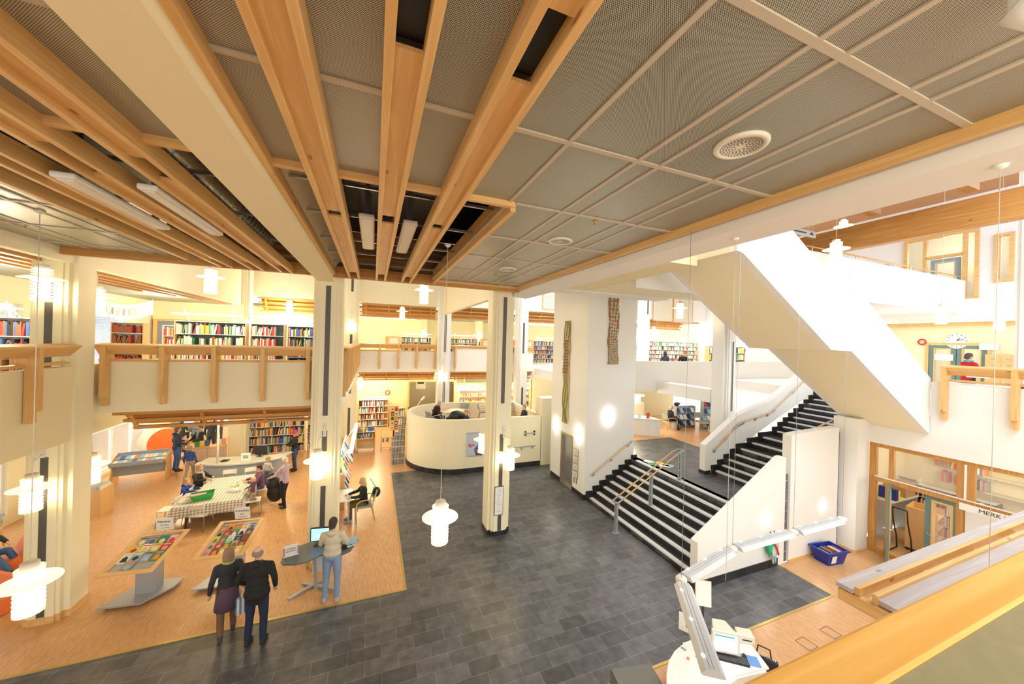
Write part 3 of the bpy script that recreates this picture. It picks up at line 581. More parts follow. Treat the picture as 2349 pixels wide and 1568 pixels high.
# round vents
def vent(p, r, label):
    t = thing('ceiling_vent', label, 'air vent', (p[0], p[1], ZC-.02), group='round white air vents')
    MB().lathe([(r, .02), (r, .004), (r*.95, -.006), (r*.80, -.01), (r*.78, .002), (0.001, .002)], 32).build('rim', M_['cap'], t)
    d = MB()
    for i, n in ((1, 8), (2, 14), (3, 20), (4, 26), (5, 32), (6, 38)):
        for k in range(n):
            a = 2*pi*k/n+i*.13; rr = r*(.12+.1*i); d.lathe([(.0065, -.0015), (.001, -.0018)], 6, (rr*cos(a), rr*sin(a), 0))
    d.build('perforation', M_['darkbr'], t)
vent((2.56, 1.87), .185, 'large round white air vent in the near grey ceiling'); vent((2.58, 4.69), .185, 'round white air vent in the middle of the grey ceiling'); vent((2.61, 7.0), .185, 'farthest small round white air vent in the grey ceiling')
def sprinkler(p, label):
    t = thing('sprinkler', label, 'sprinkler', p, group='ceiling sprinklers')
    MB().lathe([(.035, 0), (.03, -.008), (.012, -.01), (.012, -.04), (.02, -.045), (.001, -.05)], 12).build('head', M_['brass'], t)
sprinkler(gz(1364, 507, 7.2), 'brass sprinkler head in the grey ceiling beside the middle vent'); sprinkler(gz(1137, 627, 7.2), 'brass sprinkler head beside the farthest vent'); sprinkler(gz(58, 515, 7.2), 'brass sprinkler head in the shiny left ceiling')
sprinkler(Vector((.13, 4.6, 7.2)), 'sprinkler head in the gap of the middle timber beam')
s = thing('spotlight', 'white ceiling spotlight at the top right corner', 'spotlight', gz(2338, 20, 7.1))
MB().tube([(0, 0, .1), (0, 0, 0)], .03, 12).tube([(-.02, .02, 0), (.05, -.06, -.08)], .045, 14).build('housing', M_['whitem'], s)
MB().lathe([(.038, 0), (.001, -.004)], 14, (.053, -.062, -.085)).build('lens', M_['lampcool'], s)
# ---- slatted timber soffit screens below the balconies
def screen(name, x0, x1, y, z, label, n=3, dy=.13, dz=.19, step=.0, group='timber slat screens under the balconies'):
    t = thing('slat_screen', label, 'timber screen', ((x0+x1)/2, y, z), group=group); w = (x1-x0)/2
    for k in range(n): MB().box(-w+k*step, w, k*dy-.05, k*dy+.05, -k*dz-.07, -k*dz).build('slat', M_['timberx'], t)
    nx = max(2, int((x1-x0)/1.15))
    for i in range(nx+1):
        xx = -w+.3+i*(2*w-.6)/nx; MB().bar((xx, 0, -.07), (xx, (n-1)*dy, -(n-1)*dz-.07), .07, .05).build('cross_batten', M_['timbery'], t)
    MB().add([(-w+.1, .05, 0), (w, .05, 0), (w, n*dy+.1, -(n-1)*dz), (-w+.1, n*dy+.1, -(n-1)*dz), (-w+.1, .08, .03), (w, .08, .03), (w, n*dy+.13, -(n-1)*dz+.03), (-w+.1, n*dy+.13, -(n-1)*dz+.03)], [(0, 1, 2, 3), (7, 6, 5, 4), (0, 4, 5, 1), (1, 5, 6, 2), (2, 6, 7, 3), (3, 7, 4, 0)]).build('backing_board', M_['timberx'], t)
screen('s', -5.35, -.95, 10.55, 3.84, 'timber slat screen under the left balcony, above the children area', step=.12)
screen('s', -.75, 3.3, 20.2, 3.82, 'timber slat screen under the back balcony, left of the tall column')
screen('s', 3.9, 7.9, 20.2, 3.82, 'timber slat screen under the back balcony between two columns')
screen('s', 8.5, 9.3, 20.2, 3.82, 'short timber slat screen by the elevator shaft')
screen('s', -5.2, -1.3, 20.2, 7.48, 'upper timber slat screen above the white bookcase', dz=.2, n=4)
screen('s', -.7, 3.3, 20.2, 7.48, 'upper timber slat screen in the middle', dz=.2, n=4)
screen('s', 3.9, 7.9, 20.2, 7.58, 'upper timber slat screen right of the sloping white band', dz=.2, n=4)
screen('s', 8.5, 12.4, 20.2, 7.58, 'upper timber slat screen seen left of the elevator shaft', dz=.2, n=4)
screen('s', 13.3, 17.0, 20.2, 7.58, 'upper timber slat screen below the perforated panels', dz=.2, n=4)
screen('s', 17.8, 22, 20.2, 7.58, 'upper timber slat screen at the far right', dz=.2, n=4)
# slats over the upper left room (running along the beam)
for k, (x, lab) in enumerate(((-5.95, 'nearest'), (-6.3, 'second'), (-6.65, 'third'), (-7.0, 'farthest'))):
    setp(MB().box(x-.06, x+.06, 6, 18.5-k*1.2, 6.93, 7.06).build('ceiling_slat', M_['timbery']), '%s long timber slat on the ceiling of the upper left room' % lab, 'timber slat', 'timber slats of the upper left ceiling')
# big laminated beam and roof beams
setp(MB().box(14.45, 14.75, -2, 15, 9.0, 9.75).build('roof_beam', M_['timbery']), 'huge laminated timber beam under the roof at the right', 'timber beam')
for n, y in enumerate((4.2, 6.1, 8.0, 10.0)):
    setp(MB().box(4.5, 14.45, y-.12, y+.12, 9.9, 10.45).build('roof_joist', M_['timberx']), 'cross beam of the plank roof, number %s from the near end' % ['one', 'two', 'three', 'four'][n], 'timber beam', 'cross beams of the plank roof')
# sculpture: tall reliefs
# ================================================================== STAIRCASES
st = thing('staircase', 'wide slate staircase with white nosing strips up to the mezzanine', 'staircase', (7.35, 8.5, 0))
def steps(root, x0, n, tread, y0, y1, z0, rise, ox, oy, nose_in=(.12, .25), treads=None):
    x = x0
    for k in range(n):
        tr = treads[k] if treads else tread; z = z0+rise*(k+1)
        last = k == n-1 and treads is None
        MB().box(x-ox, x+tr+.02-ox, y0-oy, y1-oy, max(z-rise*1.6, z0), z).build('step', M_['slate_dark'], root)
        MB().box(x-.006-ox, x+.12-ox, y0+nose_in[0]-oy, y1-nose_in[1]-oy, z-.035, z+.006).build('nosing_strip', M_['nosing'], root)
        MB().box(x-.02-ox, x+tr-.02-ox, y1-oy-.02, y1-oy, z, z+.13).build('stepped_skirting', M_['slate_dark'], root)
        x += tr
    return x
steps(st, 7.35, 8, .286, 6.195, 10.895, 0, ZM/8, 7.35, 8.5)
MB().box(0, 2.3, -2.3, 2.38, 0, .02).build('underside', M_['slate_dark'], st)
st2 = thing('staircase', 'narrower slate staircase climbing from the mezzanine to the upper floor', 'staircase', (10.95, 7.5, 0))
tr = [.3]*4+[.58, .58, .78]+[.31]*9
xt = steps(st2, 10.95, 16, .3, 6.19, 8.75, ZM, (Z1-ZM)/17, 10.95, 7.5, (.1, .18), tr)
MB().box(xt-10.95, xt+.15-10.95, -1.31, 1.25, Z1-.3, Z1).build('step', M_['slate_dark'], st2)
# upper white flight
us = thing('staircase', 'big white enclosed staircase descending diagonally from the top floor', 'staircase', (9.4, 5.3, 5.7))
bot = [(13.28, 3.60), (13.01, 3.75), (9.73, 5.66), (9.0, 5.67), (6.23, 7.39), (6.08, 7.42)]; top = [(6.08, 8.92), (9.38, 6.94), (10.04, 6.95), (13.28, 5.02)]
of = lambda P: [(a-9.4, b-5.7) for a, b in P]
MB().prism(of(bot+top[::-1][::1] if False else bot+top), 'y', 4.45-5.3, 4.60-5.3).build('parapet', M_['white'], us)
MB().prism(of(bot+top), 'y', 6.05-5.3, 6.2-5.3).build('parapet', M_['white'], us)
mid = [(13.28, 4.0), (13.01, 4.0), (9.73, 5.95), (9.0, 5.97), (6.23, 7.7), (6.08, 8.0)]
MB().prism(of(bot+mid[::-1]), 'y', 4.60-5.3, 6.05-5.3).build('soffit', M_['lamptint'], us)
hr = MB().tube([(-.9, .70, 1.75), (.55, .70, 1.75)], .02).tube([(.55, .70, 1.75), (4.0, .70, -.25)], .02)
hr.build('handrail', M_['birch'], us); MB().tube([(.55, .70, 1.75), (.55, .70, .9)], .02).tube([(-.9, .70, 1.75), (-.9, .70, 1.2)], .02).build('rail_post', M_['steel'], us)
# cable conduit under the stair
# ---- central double handrail on the lower flight
ch = thing('double_handrail', 'free-standing double wood and metal handrail down the middle of the wide stairs', 'handrail', (6.93, 8.66, 0))
P0 = Vector((-.05, 0, .95)); P1 = Vector((2.55, 0, 2.25))
for s in (-1, 1):
    y = s*.11
    MB().tube([(.18, y, 1.06), (2.3, y, 2.22)], .019).build('wooden_rail', M_['birchx'], ch)
    MB().tube([(.18, y, 1.06), (-.02, y, .95), (-.10, y*.6, .95)], .022).tube([(2.3, y, 2.22), (2.48, y, 2.26), (2.58, y*.6, 2.26)], .022).build('metal_end', M_['alu'], ch)
MB().tube([(-.10, -.066, .95), (-.10, .066, .95)], .022).tube([(2.58, -.066, 2.26), (2.58, .066, 2.26)], .022).build('metal_end', M_['alu'], ch)
for x, z0, z1 in ((0, 0, .93), (1.31, .655, 1.66), (2.5, ZM, 2.24)):
    p = MB().box(x-.025, x+.025, -.06, -.03, z0, z1).box(x-.025, x+.025, .03, .06, z0, z1)
    for q in (.04, .3, .6, .88): p.box(x-.02, x+.02, -.03, .03, z0+(z1-z0)*q, z0+(z1-z0)*q+.04)
    p.box(x-.09, x+.09, -.07, .07, z0, z0+.012).box(x-.02, x+.02, -.13, .13, z1-.03, z1)
    p.build('post', M_['alu'], ch)
def wall_rail(pts, label, side, wood_m='birchx', posts=None):
    t = thing('handrail', label, 'handrail', pts[0]); o = Vector(pts[0]); q = [Vector(p)-o for p in pts]
    MB().tube(q, .021).build('wooden_rail', M_[wood_m], t)
    e = MB()
    for i in (0, -1): 
        d = (q[1]-q[0]).normalized() if i == 0 else (q[-2]-q[-1]).normalized()
        e.tube([q[i], q[i]+d*.16], .024)
    e.build('metal_end', M_['alu'], t)
    for a, b in zip(q, q[1:]):
        for f in (.08, .5, .92):
            p = a.lerp(b, f)
            MB().tube([p, p+Vector((0, 0, -.07)), p+Vector((side[0]*.09, side[1]*.09, -.09))], .011, 6).box(p.x-.03+side[0]*.09, p.x+.03+side[0]*.09, p.y-.03+side[1]*.09, p.y+.03+side[1]*.09, p.z-.14, p.z-.04).build('bracket', M_['steel'], t)
wall_rail([(7.48, 10.80, .88), (9.3, 10.80, 2.0)], 'handrail on the white elevator wall beside the lower steps', (0, 1))
wall_rail([(10.95, 8.66, 2.1), (12.15, 8.66, 2.95), (12.3, 8.66, 3.02), (13.9, 8.66, 3.3), (16.5, 8.66, 4.85)], 'long bent handrail on the left wall of the upper slate flight', (0, 1))
wall_rail([(7.3, 6.27, 1.02), (9.9, 6.27, 2.50)], 'handrail behind the sloping white parapet of the lower stairs', (0, -1))
wall_rail([(11.8, 6.27, 3.35), (12.9, 6.27, 3.6)], 'short handrail end above the high white wall panel', (0, -1))
wall_rail([(5.7, 14.52, .95), (7.0, 14.52, .95)], 'metal handrail on the curved white wall beside the down stair', (0, 1), 'alu')
# ---- balcony rails (local: x along, -y outwards)
def balcony_rail(loc, rz, L, brk, label, m='pinex'):
    t = thing('balcony_rail', label, 'railing', loc, rz, 'timber balcony rails')
    MB().prism([(-.20, 1.27), (-.20, 1.30), (.10, 1.33), (.10, 1.29)], 'x', 0, L).prism([(-.195, 1.27), (-.16, 1.27), (0.0, 1.10), (-.03, 1.09)], 'x', 0, L).build('handrail', M_[m], t)
    MB().box(0, L, -.03, .10, .93, .98).build('lower_rail', M_[m], t)
    for b in brk: MB().box(b-.045, b+.045, -.20, -.02, .18, 1.27).box(b-.045, b+.045, -.13, -.02, -.02, .18).box(b-.045, b+.045, -.02, .10, .98, 1.29).build('bracket', M_['pinez'], t)
bx = [gy(x, 860, 10.2).x for x in (237, 372, 490, 602, 706)]
balcony_rail((-5.50, 10.35, Z1), 0, 4.6, [b+5.5 for b in bx], 'timber balcony rail with long brackets on the left balcony')
balcony_rail((-5.5, 3.2, Z1), pi/2, 6.3, [8.0-3.2-.95+x for x in (-2, -.72, .35, 1.55)], 'timber balcony rail at the far left, left of the white column')
balcony_rail((-.80, 10.5, Z1), pi/2, 9.15, [.15, 1.1, 2.05, 3, 4, 5, 6, 7, 8, 9], 'timber balcony rail seen edge-on behind the white column')
balcony_rail((-.77, 19.98, Z1), 0, 10, [.05, 1.1, 2.05, 3.0, 4.0, 5.15, 7.9, 9.0], 'timber balcony rail along the back balcony')
balcony_rail((13.30, 4.25, Z1), -pi/2, 7, [.06, 1.10, 2.15, 3.2, 4.2], 'timber balcony rail on the white balcony at the right')
# foreground rail of our own balcony, with the felt board on its sloping top
fr_ = thing('balcony_rail', 'timber edge and grey-green top of the balcony rail in the near right corner', 'railing', (0, 0, 0))
MB().box(-.2, 6, .255, .325, 5.13, 5.20).build('handrail', M_['railpine'], fr_, bevel=.006)
MB().prism([(.255, 5.196), (.255, 5.15), (-.35, 5.09), (-.35, 5.13)], 'x', -.2, 6).build('top_board', M_['felt'], fr_)
struct('wall_balcony_near', MB().box(-6, 13.3, -.35, -.2, 3.9, 4.98), M_['lamptint'])
struct('floor_near_balcony', MB().box(-6, 13.3, -2.5, -.35, 3.8, Z1), M_['lino'])
# lattice below our balcony
la = thing('slat_screen', 'weathered timber slat screen jutting out under the near balcony at the right', 'timber screen', (0, 0, 3.4), group='timber slat screens under the balconies')
z = 3.4-3.4
MB().box(4.28, 12, 1.90, 2.03, z-.04, z).build('slat', M_['greywood'], la)
MB().box(4.32, 12, 1.86, 1.90, z-.10, z+.02).build('slat', M_['pinex'], la)
MB().box(4.33, 12, 1.74, 1.78, z-.08, z+.03).build('slat', M_['pinex'], la)
MB().box(4.34, 12, 1.57, 1.74, z-.045, z-.005).build('slat', M_['greywood'], la)
for x in (4.30, 5.5, 6.7, 7.9, 9.1): MB().prism([(.6, z-.24), (1.62, z-.24), (1.62, z-.17), (2.02, z-.17), (2.02, z-.06), (.6, z-.06)], 'x', x, x+.07).build('cross_batten', M_['piney'], la)
# ================================================================== PENDANT LAMPS
def lamp_parts(t, s=1.0, cold=False):
    E = M_['lamp']
    MB().lathe([(.001, .385), (.075, .385), (.085, .37), (.085, .31), (.001, .31)], 20).build('cap', M_['cap'], t)
    r = MB()
    for k in range(3): zz = .20+k*.035; r.lathe([(.075, zz), (.13+.0*k, zz-.004), (.13, zz+.004), (.075, zz+.014)], 20)
    r.lathe([(.13, .305), (.135, .30), (.09, .315)], 20)
    r.build('upper_ring', M_['shade'], t)
    MB().lathe([(.10, .165), (.20, .16), (.285, .13), (.288, .122), (.20, .148), (.10, .15)], 32).build('disc', M_['shade'], t)
    MB().lathe([(.085, .15), (.085, -.235), (.001, -.235)], 12).build('glowing_tube', E, t)
    for k in range(6): z0 = .118-k*.057; MB().lathe([(.092, z0), (.136, z0-.018), (.139, z0-.028), (.13, z0-.036), (.092, z0-.014)], 20).build('ring_collar', M_['collar'], t)
    MB().lathe([(.11, -.22), (.135, -.225), (.135, -.285), (.12, -.285), (.11, -.24)], 20).build('bottom_ring', M_['shade'], t)
def pendant(p, label, ztop, cord=.005, grp='ringed pendant lamps'):
    t = thing('pendant_lamp', label, 'pendant lamp', p, group=grp); lamp_parts(t)
    MB().tube([(0, 0, .38), (0, 0, ztop-p[2])], cord, 6).build('cord', M_['cap'], t)
    MB().lathe([(.05, 0), (.05, -.02), (.01, -.05)], 12, (0, 0, ztop-p[2])).build('ceiling_rose', M_['cap'], t)
    return t
def bracket_lamp(p, wall, label, up=1):
    t = thing('wall_lamp', label, 'wall lamp', p, group='ringed lamps on column brackets'); lamp_parts(t)
    w = Vector(wall)-Vector(p); d = w.normalized(); q = w.copy(); q.z = .75
    MB().tube([(0, 0, .38), (0, 0, .62)], .006, 6).tube([(0, 0, .60), (w.x, w.y, .62)], .008, 6).tube([(0, 0, .60), (w.x, w.y, .85)], .005, 6).build('arm', M_['offm'], t)
    MB().obox((w.x, w.y, .72), .07, .07, .34).build('wall_plate', M_['offm'], t)
def LP(px, py, w, dz=-.10):
    d = ray(px, py); k = .54*808/w*math.sqrt(1+((px-1174.5)/808)**2); q = Vector((0, 0, CAM_H))+d*k; q.z -= .17; return q
pend = [(68, 1325, 160, 'large glowing pendant lamp with a wide disc hanging low in the left foreground', 7.2),
 (1010, 1178, 78, 'pendant lamp with an oval disc hanging alone over the dark slate floor', 7.2), (484, 632, 65, 'pendant lamp against the upper left white band, under the timber grille', 11.5),
 (973, 662, 42, 'pendant lamp near the sloping white band in the upper middle', 11.5), (664, 697, 31, 'small pendant lamp above the white bookcase on the left balcony', 11.5),
 (923, 712, 26, 'smallest pendant lamp above the back balcony', 11.5), (1918, 568, 63, 'pendant lamp in front of the big laminated timber beam, the nearer of two', 10.45),
 (1935, 516, 45, 'pendant lamp glowing right against the laminated timber beam, the farther of two', 10.45), (2160, 712, 58, 'pendant lamp hanging before the gallery end', 10.45),
 (2293, 728, 60, 'pendant lamp at the far right above the balcony rail', 10.45), (1560, 704, 34, 'pendant lamp in front of the perforated panels left of the white stair', 10.45)]
for px, py, w, lab, zt in pend:
    q_ = LP(px, py, w); pendant(q_, lab, 12.6 if zt == 10.45 and q_.x > 14.75 else zt)
bracket_lamp(gy(728, 1068, 9.2), (-1.05, 9.70, 2.7), 'ringed lamp glowing low on the column behind the computer table')
bracket_lamp(Vector((3.72, 9.35, 2.3)), (3.62, 9.66, 2.5), 'ringed lamp on the front of the column on the slate floor')
bracket_lamp(Vector((3.32, 10.75, 2.4)), (3.42, 10.38, 2.5), 'ringed lamp mostly hidden on the left side of the column on the slate floor')
bracket_lamp(gy(211, 1078, 10.6), (-5.78, 10.22, 3), 'ringed lamp low behind the right edge of the left column')
bracket_lamp(gy(72, 1135, 9.05), (-5.80, 9.5, 3), 'ringed lamp with bracket arms low on the left column, above the large pendant')
bracket_lamp(gy(222, 695, 10.6), (-5.78, 10.22, 6.5), 'ringed lamp high behind the right edge of the left column')
bracket_lamp(gy(97, 655, 9.1), (-5.82, 9.5, 6.7), 'ringed lamp with a bracket at the upper left, left of the white column')
bracket_lamp(Vector((-1.02, 18.75, 6.2)), (-1.02, 19.0, 6.5), 'ringed lamp high on the column past the middle balcony')
bracket_lamp(Vector((3.35, 18.75, 3.75)), (3.5, 19.0, 4.0), 'ringed lamp at the column behind the curved wall, level with the back balcony')
bracket_lamp(Vector((-.55, 19.3, 3.3)), (-.7, 19.3, 3.5), 'ringed lamp low beside the book trolley column')
bracket_lamp(Vector((-5.2, 18.9, 6.0)), (-5.4, 19.1, 6.2), 'ringed lamp on the column above the upper left bookcase')
bracket_lamp(Vector((3.55, 28.1, 6.1)), (3.6, 28.3, 6.3), 'distant ringed lamp over the far bookcases, left'); bracket_lamp(Vector((8.2, 28.1, 6.1)), (8.2, 28.3, 6.3), 'distant ringed lamp over the far bookcases, middle')
bracket_lamp(Vector((12.3, 19.0, 6.15)), (12.6, 19.2, 6.4), 'ringed lamp left of the perforated panels, behind the elevator shaft edge')
for n, (x, y, lab) in enumerate(((1312, 765, 'a'), (1473, 767, 'first'), (1500, 762, 'second'), (1508, 768, 'third'), (1595, 760, 'fourth'), (1612, 765, 'fifth'), (1628, 770, 'sixth'))):
    if n == 0: continue
    pendant(gy(x, y, 17.6+n*.15), '%s glowing lamp from the left over the upper bookcases' % lab, 10.45)
# unseen point lights added to brighten the lower back floor
for n, (x, y, z) in enumerate(((0.2, 22.5, 3.0), (5.3, 23.2, 3.0), (8.5, 23.0, 3.0), (-4.5, 21.5, 3.1), (-8, 21, 3.1), (-4, 14.2, 3.15))):
    l = bpy.data.lights.new('fill_light', 'POINT'); l.energy = 95; l.color = WARM; l.shadow_soft_size = .3; o = bpy.data.objects.new('fill_light', l); COL.objects.link(o); o.location = (x, y, z)
for n, (x, y, z, e) in enumerate(((0, 24, 6.6, 90), (6, 25, 6.6, 90), (-4, 19.8, 6.6, 80), (-7.6, 18, 6.6, 80), (-7.6, 11, 6.4, 60), (15, 24, 6.9, 110), (20, 23, 6.9, 90), (21.5, 7.5, 6.4, 16), (12.5, 14.6, 3.1, 45), (15.2, 4.2, 2.7, 16), (15.2, 1.5, 2.7, 14), (26, 8, 6.4, 30), (26, 8, 10.5, 40), (4, 27, 2.6, 20))):  # more added lights without fixtures, brightening the other rooms
    l = bpy.data.lights.new('fill_light', 'POINT'); l.energy = e*1.5; l.color = (1, .86, .62); l.shadow_soft_size = .35; o = bpy.data.objects.new('fill_light', l); COL.objects.link(o); o.location = (x, y, z)
# wall lights: glowing panels set in the white walls
def wall_light(p, nx, label, w=.20, h=.26, wall='y'):
    t = thing('wall_light', label, 'wall light', p, group='square glowing wall lights')
    if wall == 'y': MB().box(-w/2, w/2, -.025, 0, -h/2, h/2).build('glowing_cover', M_['lampcool'], t); MB().box(-w/2-.015, w/2+.015, -.012, 0, -h/2-.015, h/2+.015).build('frame', M_['whitem'], t)
    else: MB().box(-.025, 0, -w/2, w/2, -h/2, h/2).build('glowing_cover', M_['lampcool'], t); MB().box(-.012, 0, -w/2-.015, w/2+.015, -h/2-.015, h/2+.015).build('frame', M_['whitem'], t)
wall_light(gy(1758, 1190, 5.985), 0, 'square glowing light on the sloping white stair wall'); wall_light(gy(1888, 1160, 5.965), 0, 'square glowing light on the tall white wall panel above the blue crate')
def sconce(p, wall, label):
    t = thing('wall_light', label, 'wall light', p, group='half-round glowing sconces on the elevator shaft')
    n = MB()
    if wall == 'y': n.lathe([(.001, -.28), (.09, -.22), (.12, 0), (.09, .22), (.001, .28)], 14, sy=.5)
    else: n.lathe([(.001, -.28), (.09, -.22), (.12, 0), (.09, .22), (.001, .28)], 14, sx=.5)
    n.build('glowing_cover', M_['lampcool'], t)
    (MB().box(-.05, .05, -.005, .02, -.1, .1) if wall == 'y' else MB().box(-.005, .02, -.05, .05, -.1, .1)).build('frame', M_['whitem'], t)
sconce(gy(1397, 955, 10.86), 'y', 'glowing sconce alone on the bright front face of the elevator shaft'); sconce(Vector((7.22, 13.1, 2.2)), 'x', 'glowing sconce left of the elevator door'); sconce(Vector((7.22, 11.35, 2.25)), 'x', 'glowing sconce right of the elevator door above the framed notices')
# ---- reliefs on the shaft
def relief(loc, rz, W, Hh, label, cell, mats, big):
    t = thing('wall_relief', label, 'wall sculpture', loc, rz); rnd = random.Random(3)
    edge = []; n = 26
    for i in range(n+1):
        z = Hh*i/n; edge.append((-W/2+.03*sin(z*5.1)+.015*sin(z*13), z))
    e2 = [(W/2+.03*sin(z*4.3+1)+.015*sin(z*11), z) for _, z in edge]
    MB().prism(edge+e2[::-1], 'y', -.05, 0).build('backing', M_[mats[0]], t)
    a, b = MB(), MB(); z = .04
    if big:   # irregular rounded cells, small at the bottom and larger above
        while z < Hh-.05:
            f = z/Hh; s = cell*(.42+1.25*f); x = -W/2+s*.6
            while x < W/2-s*.3:
                cx, cz = x+rnd.uniform(-.1, .1)*s, z+rnd.uniform(-.2, .2)*s
                rr = s*.42; pts = [(max(-W/2+.01, min(W/2-.01, cx+rr*.95*cos(2*pi*k/7+rnd.uniform(-.15, .15)))), -.06, cz+rr*1.1*sin(2*pi*k/7)) for k in range(7)]
                a.tube(pts+[pts[0]], s*.045, 5, cap=False)
                b.prism([(p[0], p[2]) for p in pts], 'y', -.062, -.05)
                x += s*.95
            z += s*1.12
    else:
        for seg, (z0, z1, kind) in enumerate(((0, .48, 'wave'), (.48, .82, 'ring'), (.82, 1, 'wave'))):
            z0 *= Hh; z1 *= Hh
            if kind == 'wave':
                for q in range(3):
                    pts = []; zz = z0
                    while zz <= z1+1e-6: pts.append((-W/2+W*(q+.35)/3+.045*sin(zz*5+q*.9), -.05, zz)); zz += .06
                    a.tube(pts, .010, 5); b.tube([(p[0]+.038, -.045, p[2]) for p in pts], [.006+.026*abs(sin(p[2]*3.4+q)) for p in pts], 6)
            else:
                zz = z0+.05
                while zz < z1:
                    for q in range(4):
                        cx = -W/2+W*(q+.5)/4+(.03 if int(zz*20) % 2 else -.02); pts = [(cx+.04*cos(k*pi/5), -.07, zz+.05*sin(k*pi/5)) for k in range(9)]
                        a.tube(pts, .008, 5)
                    zz += .125
    a.build('raised_ribs', M_[mats[1]], t); b.build('inlay', M_[mats[2]], t)
relief((7.25, 12.33, 2.48), -pi/2, .42, 4.08, 'tall wavy green and brown relief on the warm side of the elevator shaft', .1, ('tan', 'darkbr', 'moss'), False)
M_['celglass'] = plain('pale_green_glass', (.45, .50, .38), .15, noise=.3, scale=40)
relief((8.34, 10.89, 4.93), 0, .42, 3.4, 'tall net-like rust coloured relief with glass cells on the bright face of the shaft', .12, ('rust', 'tan', 'celglass'), True)
# ---- notices, poster, signs
def sheet(mb, x0, x1, z0, z1, y=0): return mb.box(x0, x1, y-.004, y, z0, z1)
t = thing('notice_board', 'column of four framed notices right of the elevator door', 'notice', (7.245, 11.47, 0))
for k in range(4):
    z = .72+k*.28
    MB().box(-.012, 0, -.16, .16, z-.125, z+.125).build('frame', M_['steel'], t); MB().box(-.016, -.012, -.135, .135, z-.10, z+.10).build('sheet', M_['paper'], t)
    m = MB()
    for j in range(4): m.box(-.018, -.016, -.1, .08-.03*(j % 2), z-.06+j*.03, z-.053+j*.03)
    m.build('text_line', M_['ink'], t)
MB().box(-.016, 0, -.09, -.07, .38, .58).build('mounting_leg', M_['black2'], t); MB().box(-.016, 0, .07, .09, .38, .58).build('mounting_leg', M_['black2'], t)
t = thing('notice_board', 'narrow framed floor plan on the front of the slate floor column', 'notice', (3.52, 9.655, 1.02))
MB().box(-.135, .135, -.02, 0, -.42, .42).build('frame', M_['strip'], t); MB().box(-.12, .12, -.024, -.02, -.40, .40).build('sheet', M_['paper'], t)
m = MB(); rnd = random.Random(5)
for k in range(14): m.box(rnd.uniform(-.1, -.02), rnd.uniform(.0, .1), -.026, -.024, .34-k*.05, .348-k*.05)
m.build('drawing', M_['greengrey'], t)
def text(s, size, loc, parent, mat, rot=(pi/2, 0, 0), name='lettering', align='CENTER', ext=.0015):
    c = bpy.data.curves.new(name, 'FONT'); c.body = s; c.size = size; c.align_x = align; c.align_y = 'CENTER'; c.extrude = ext; c.materials.append(mat)
    q = bpy.data.objects.new('text', c); me = bpy.data.meshes.new_from_object(q); bpy.data.objects.remove(q); bpy.data.curves.remove(c)
    o = bpy.data.objects.new(name, me); link(o, parent); o.location = loc; o.rotation_euler = rot; return o
t = thing('poster', 'pale blue poster of a waving child hung on the curved white wall', 'poster', (4.15, 14.60, .70))
MB().box(-.35, .35, -.012, 0, 0, 1.02).build('sheet', col((.55, .62, .78)), t)
MB().box(-.36, .36, -.022, 0, 1.0, 1.03).box(-.25, .25, -.022, 0, .02, .05).build('hanging_rail', M_['steel'], t)
MB().prism([(.0, .02), (.34, .02), (.34, .64), (.2, .60), (.05, .42), (-.06, .28)], 'y', -.016, -.012).build('blue_swirl', col((.10, .25, .70)), t)
MB().prism([(.05, .05), (.30, .05), (.32, .33), (.22, .42), (.08, .38)], 'y', -.019, -.016).build('hair', col((.16, .06, .10)), t)
MB().prism([(.12, .14), (.24, .14), (.27, .25), (.20, .33), (.11, .28)], 'y', -.022, -.019).prism([(-.02, .05), (.05, .05), (-.04, .34), (-.10, .36)], 'y', -.022, -.019).build('face_and_arm', col((.85, .58, .48)), t)
MB().box(-.27, -.21, -.02, -.012, .44, .56).box(-.18, -.14, -.02, -.012, .44, .56).box(-.24, -.1, -.02, -.012, .42, .45).box(-.12, .02, -.02, -.012, .47, .50).box(-.08, -.05, -.02, -.012, .45, .56).build('red_figure', col((.75, .05, .15)), t)
t = thing('wall_bracket', 'horizontal metal bar bracket with black ends on the curved white wall', 'wall bracket', (6.74, 14.60, 1.53))
MB().box(-.24, .24, -.06, -.03, -.02, .02).build('bar', M_['steel'], t)
for s in (-1, 1): MB().box(s*.22-.03, s*.22+.03, -.05, 0, -.1, -.04).box(s*.22-.03, s*.22+.03, -.05, 0, .04, .1).build('pad', M_['black2'], t)
def ring_sign(p, ax, label, r=.13):
    t = thing('round_sign', label, 'sign', p); pts = [(r*cos(2*pi*k/20), 0, r*sin(2*pi*k/20)) for k in range(21)]
    if ax == 'x': pts = [(0, a, c) for a, _, c in pts]
    MB().tube(pts, .03, 6, cap=False).build('red_ring', M_['red'], t)
    (MB().box(-.01, .0, -r, r, -.02, .02) if False else MB().ball((0, 0, 0), .02)).build('centre', M_['paper'], t)
ring_sign(gy(889, 900, 24.5), 'y', 'red ring sign on the wall above the book trolley'); ring_sign(gx(2115, 784, 23.9), 'x', 'red ring sign on the wall left of the clock', .12)
t = thing('wall_clock', 'round white wall clock above the green double doors', 'clock', gx(2195, 781, 23.95))
c = MB(); pts = [(0, .33*cos(2*pi*k/24), .33*sin(2*pi*k/24)) for k in range(25)]; c.tube(pts, .03, 6, cap=False); c.build('rim', M_['offm'], t)
MB().prism([(.32*cos(2*pi*k/24), .32*sin(2*pi*k/24)) for k in range(24)], 'x', -.01, .02).build('dial', M_['paper'], t)
c = MB(); 
for k in range(12): a = 2*pi*k/12; c.obox((-.015, .27*cos(a), .27*sin(a)), .01, .03, .03)
c.build('hour_marks', M_['ink'], t)
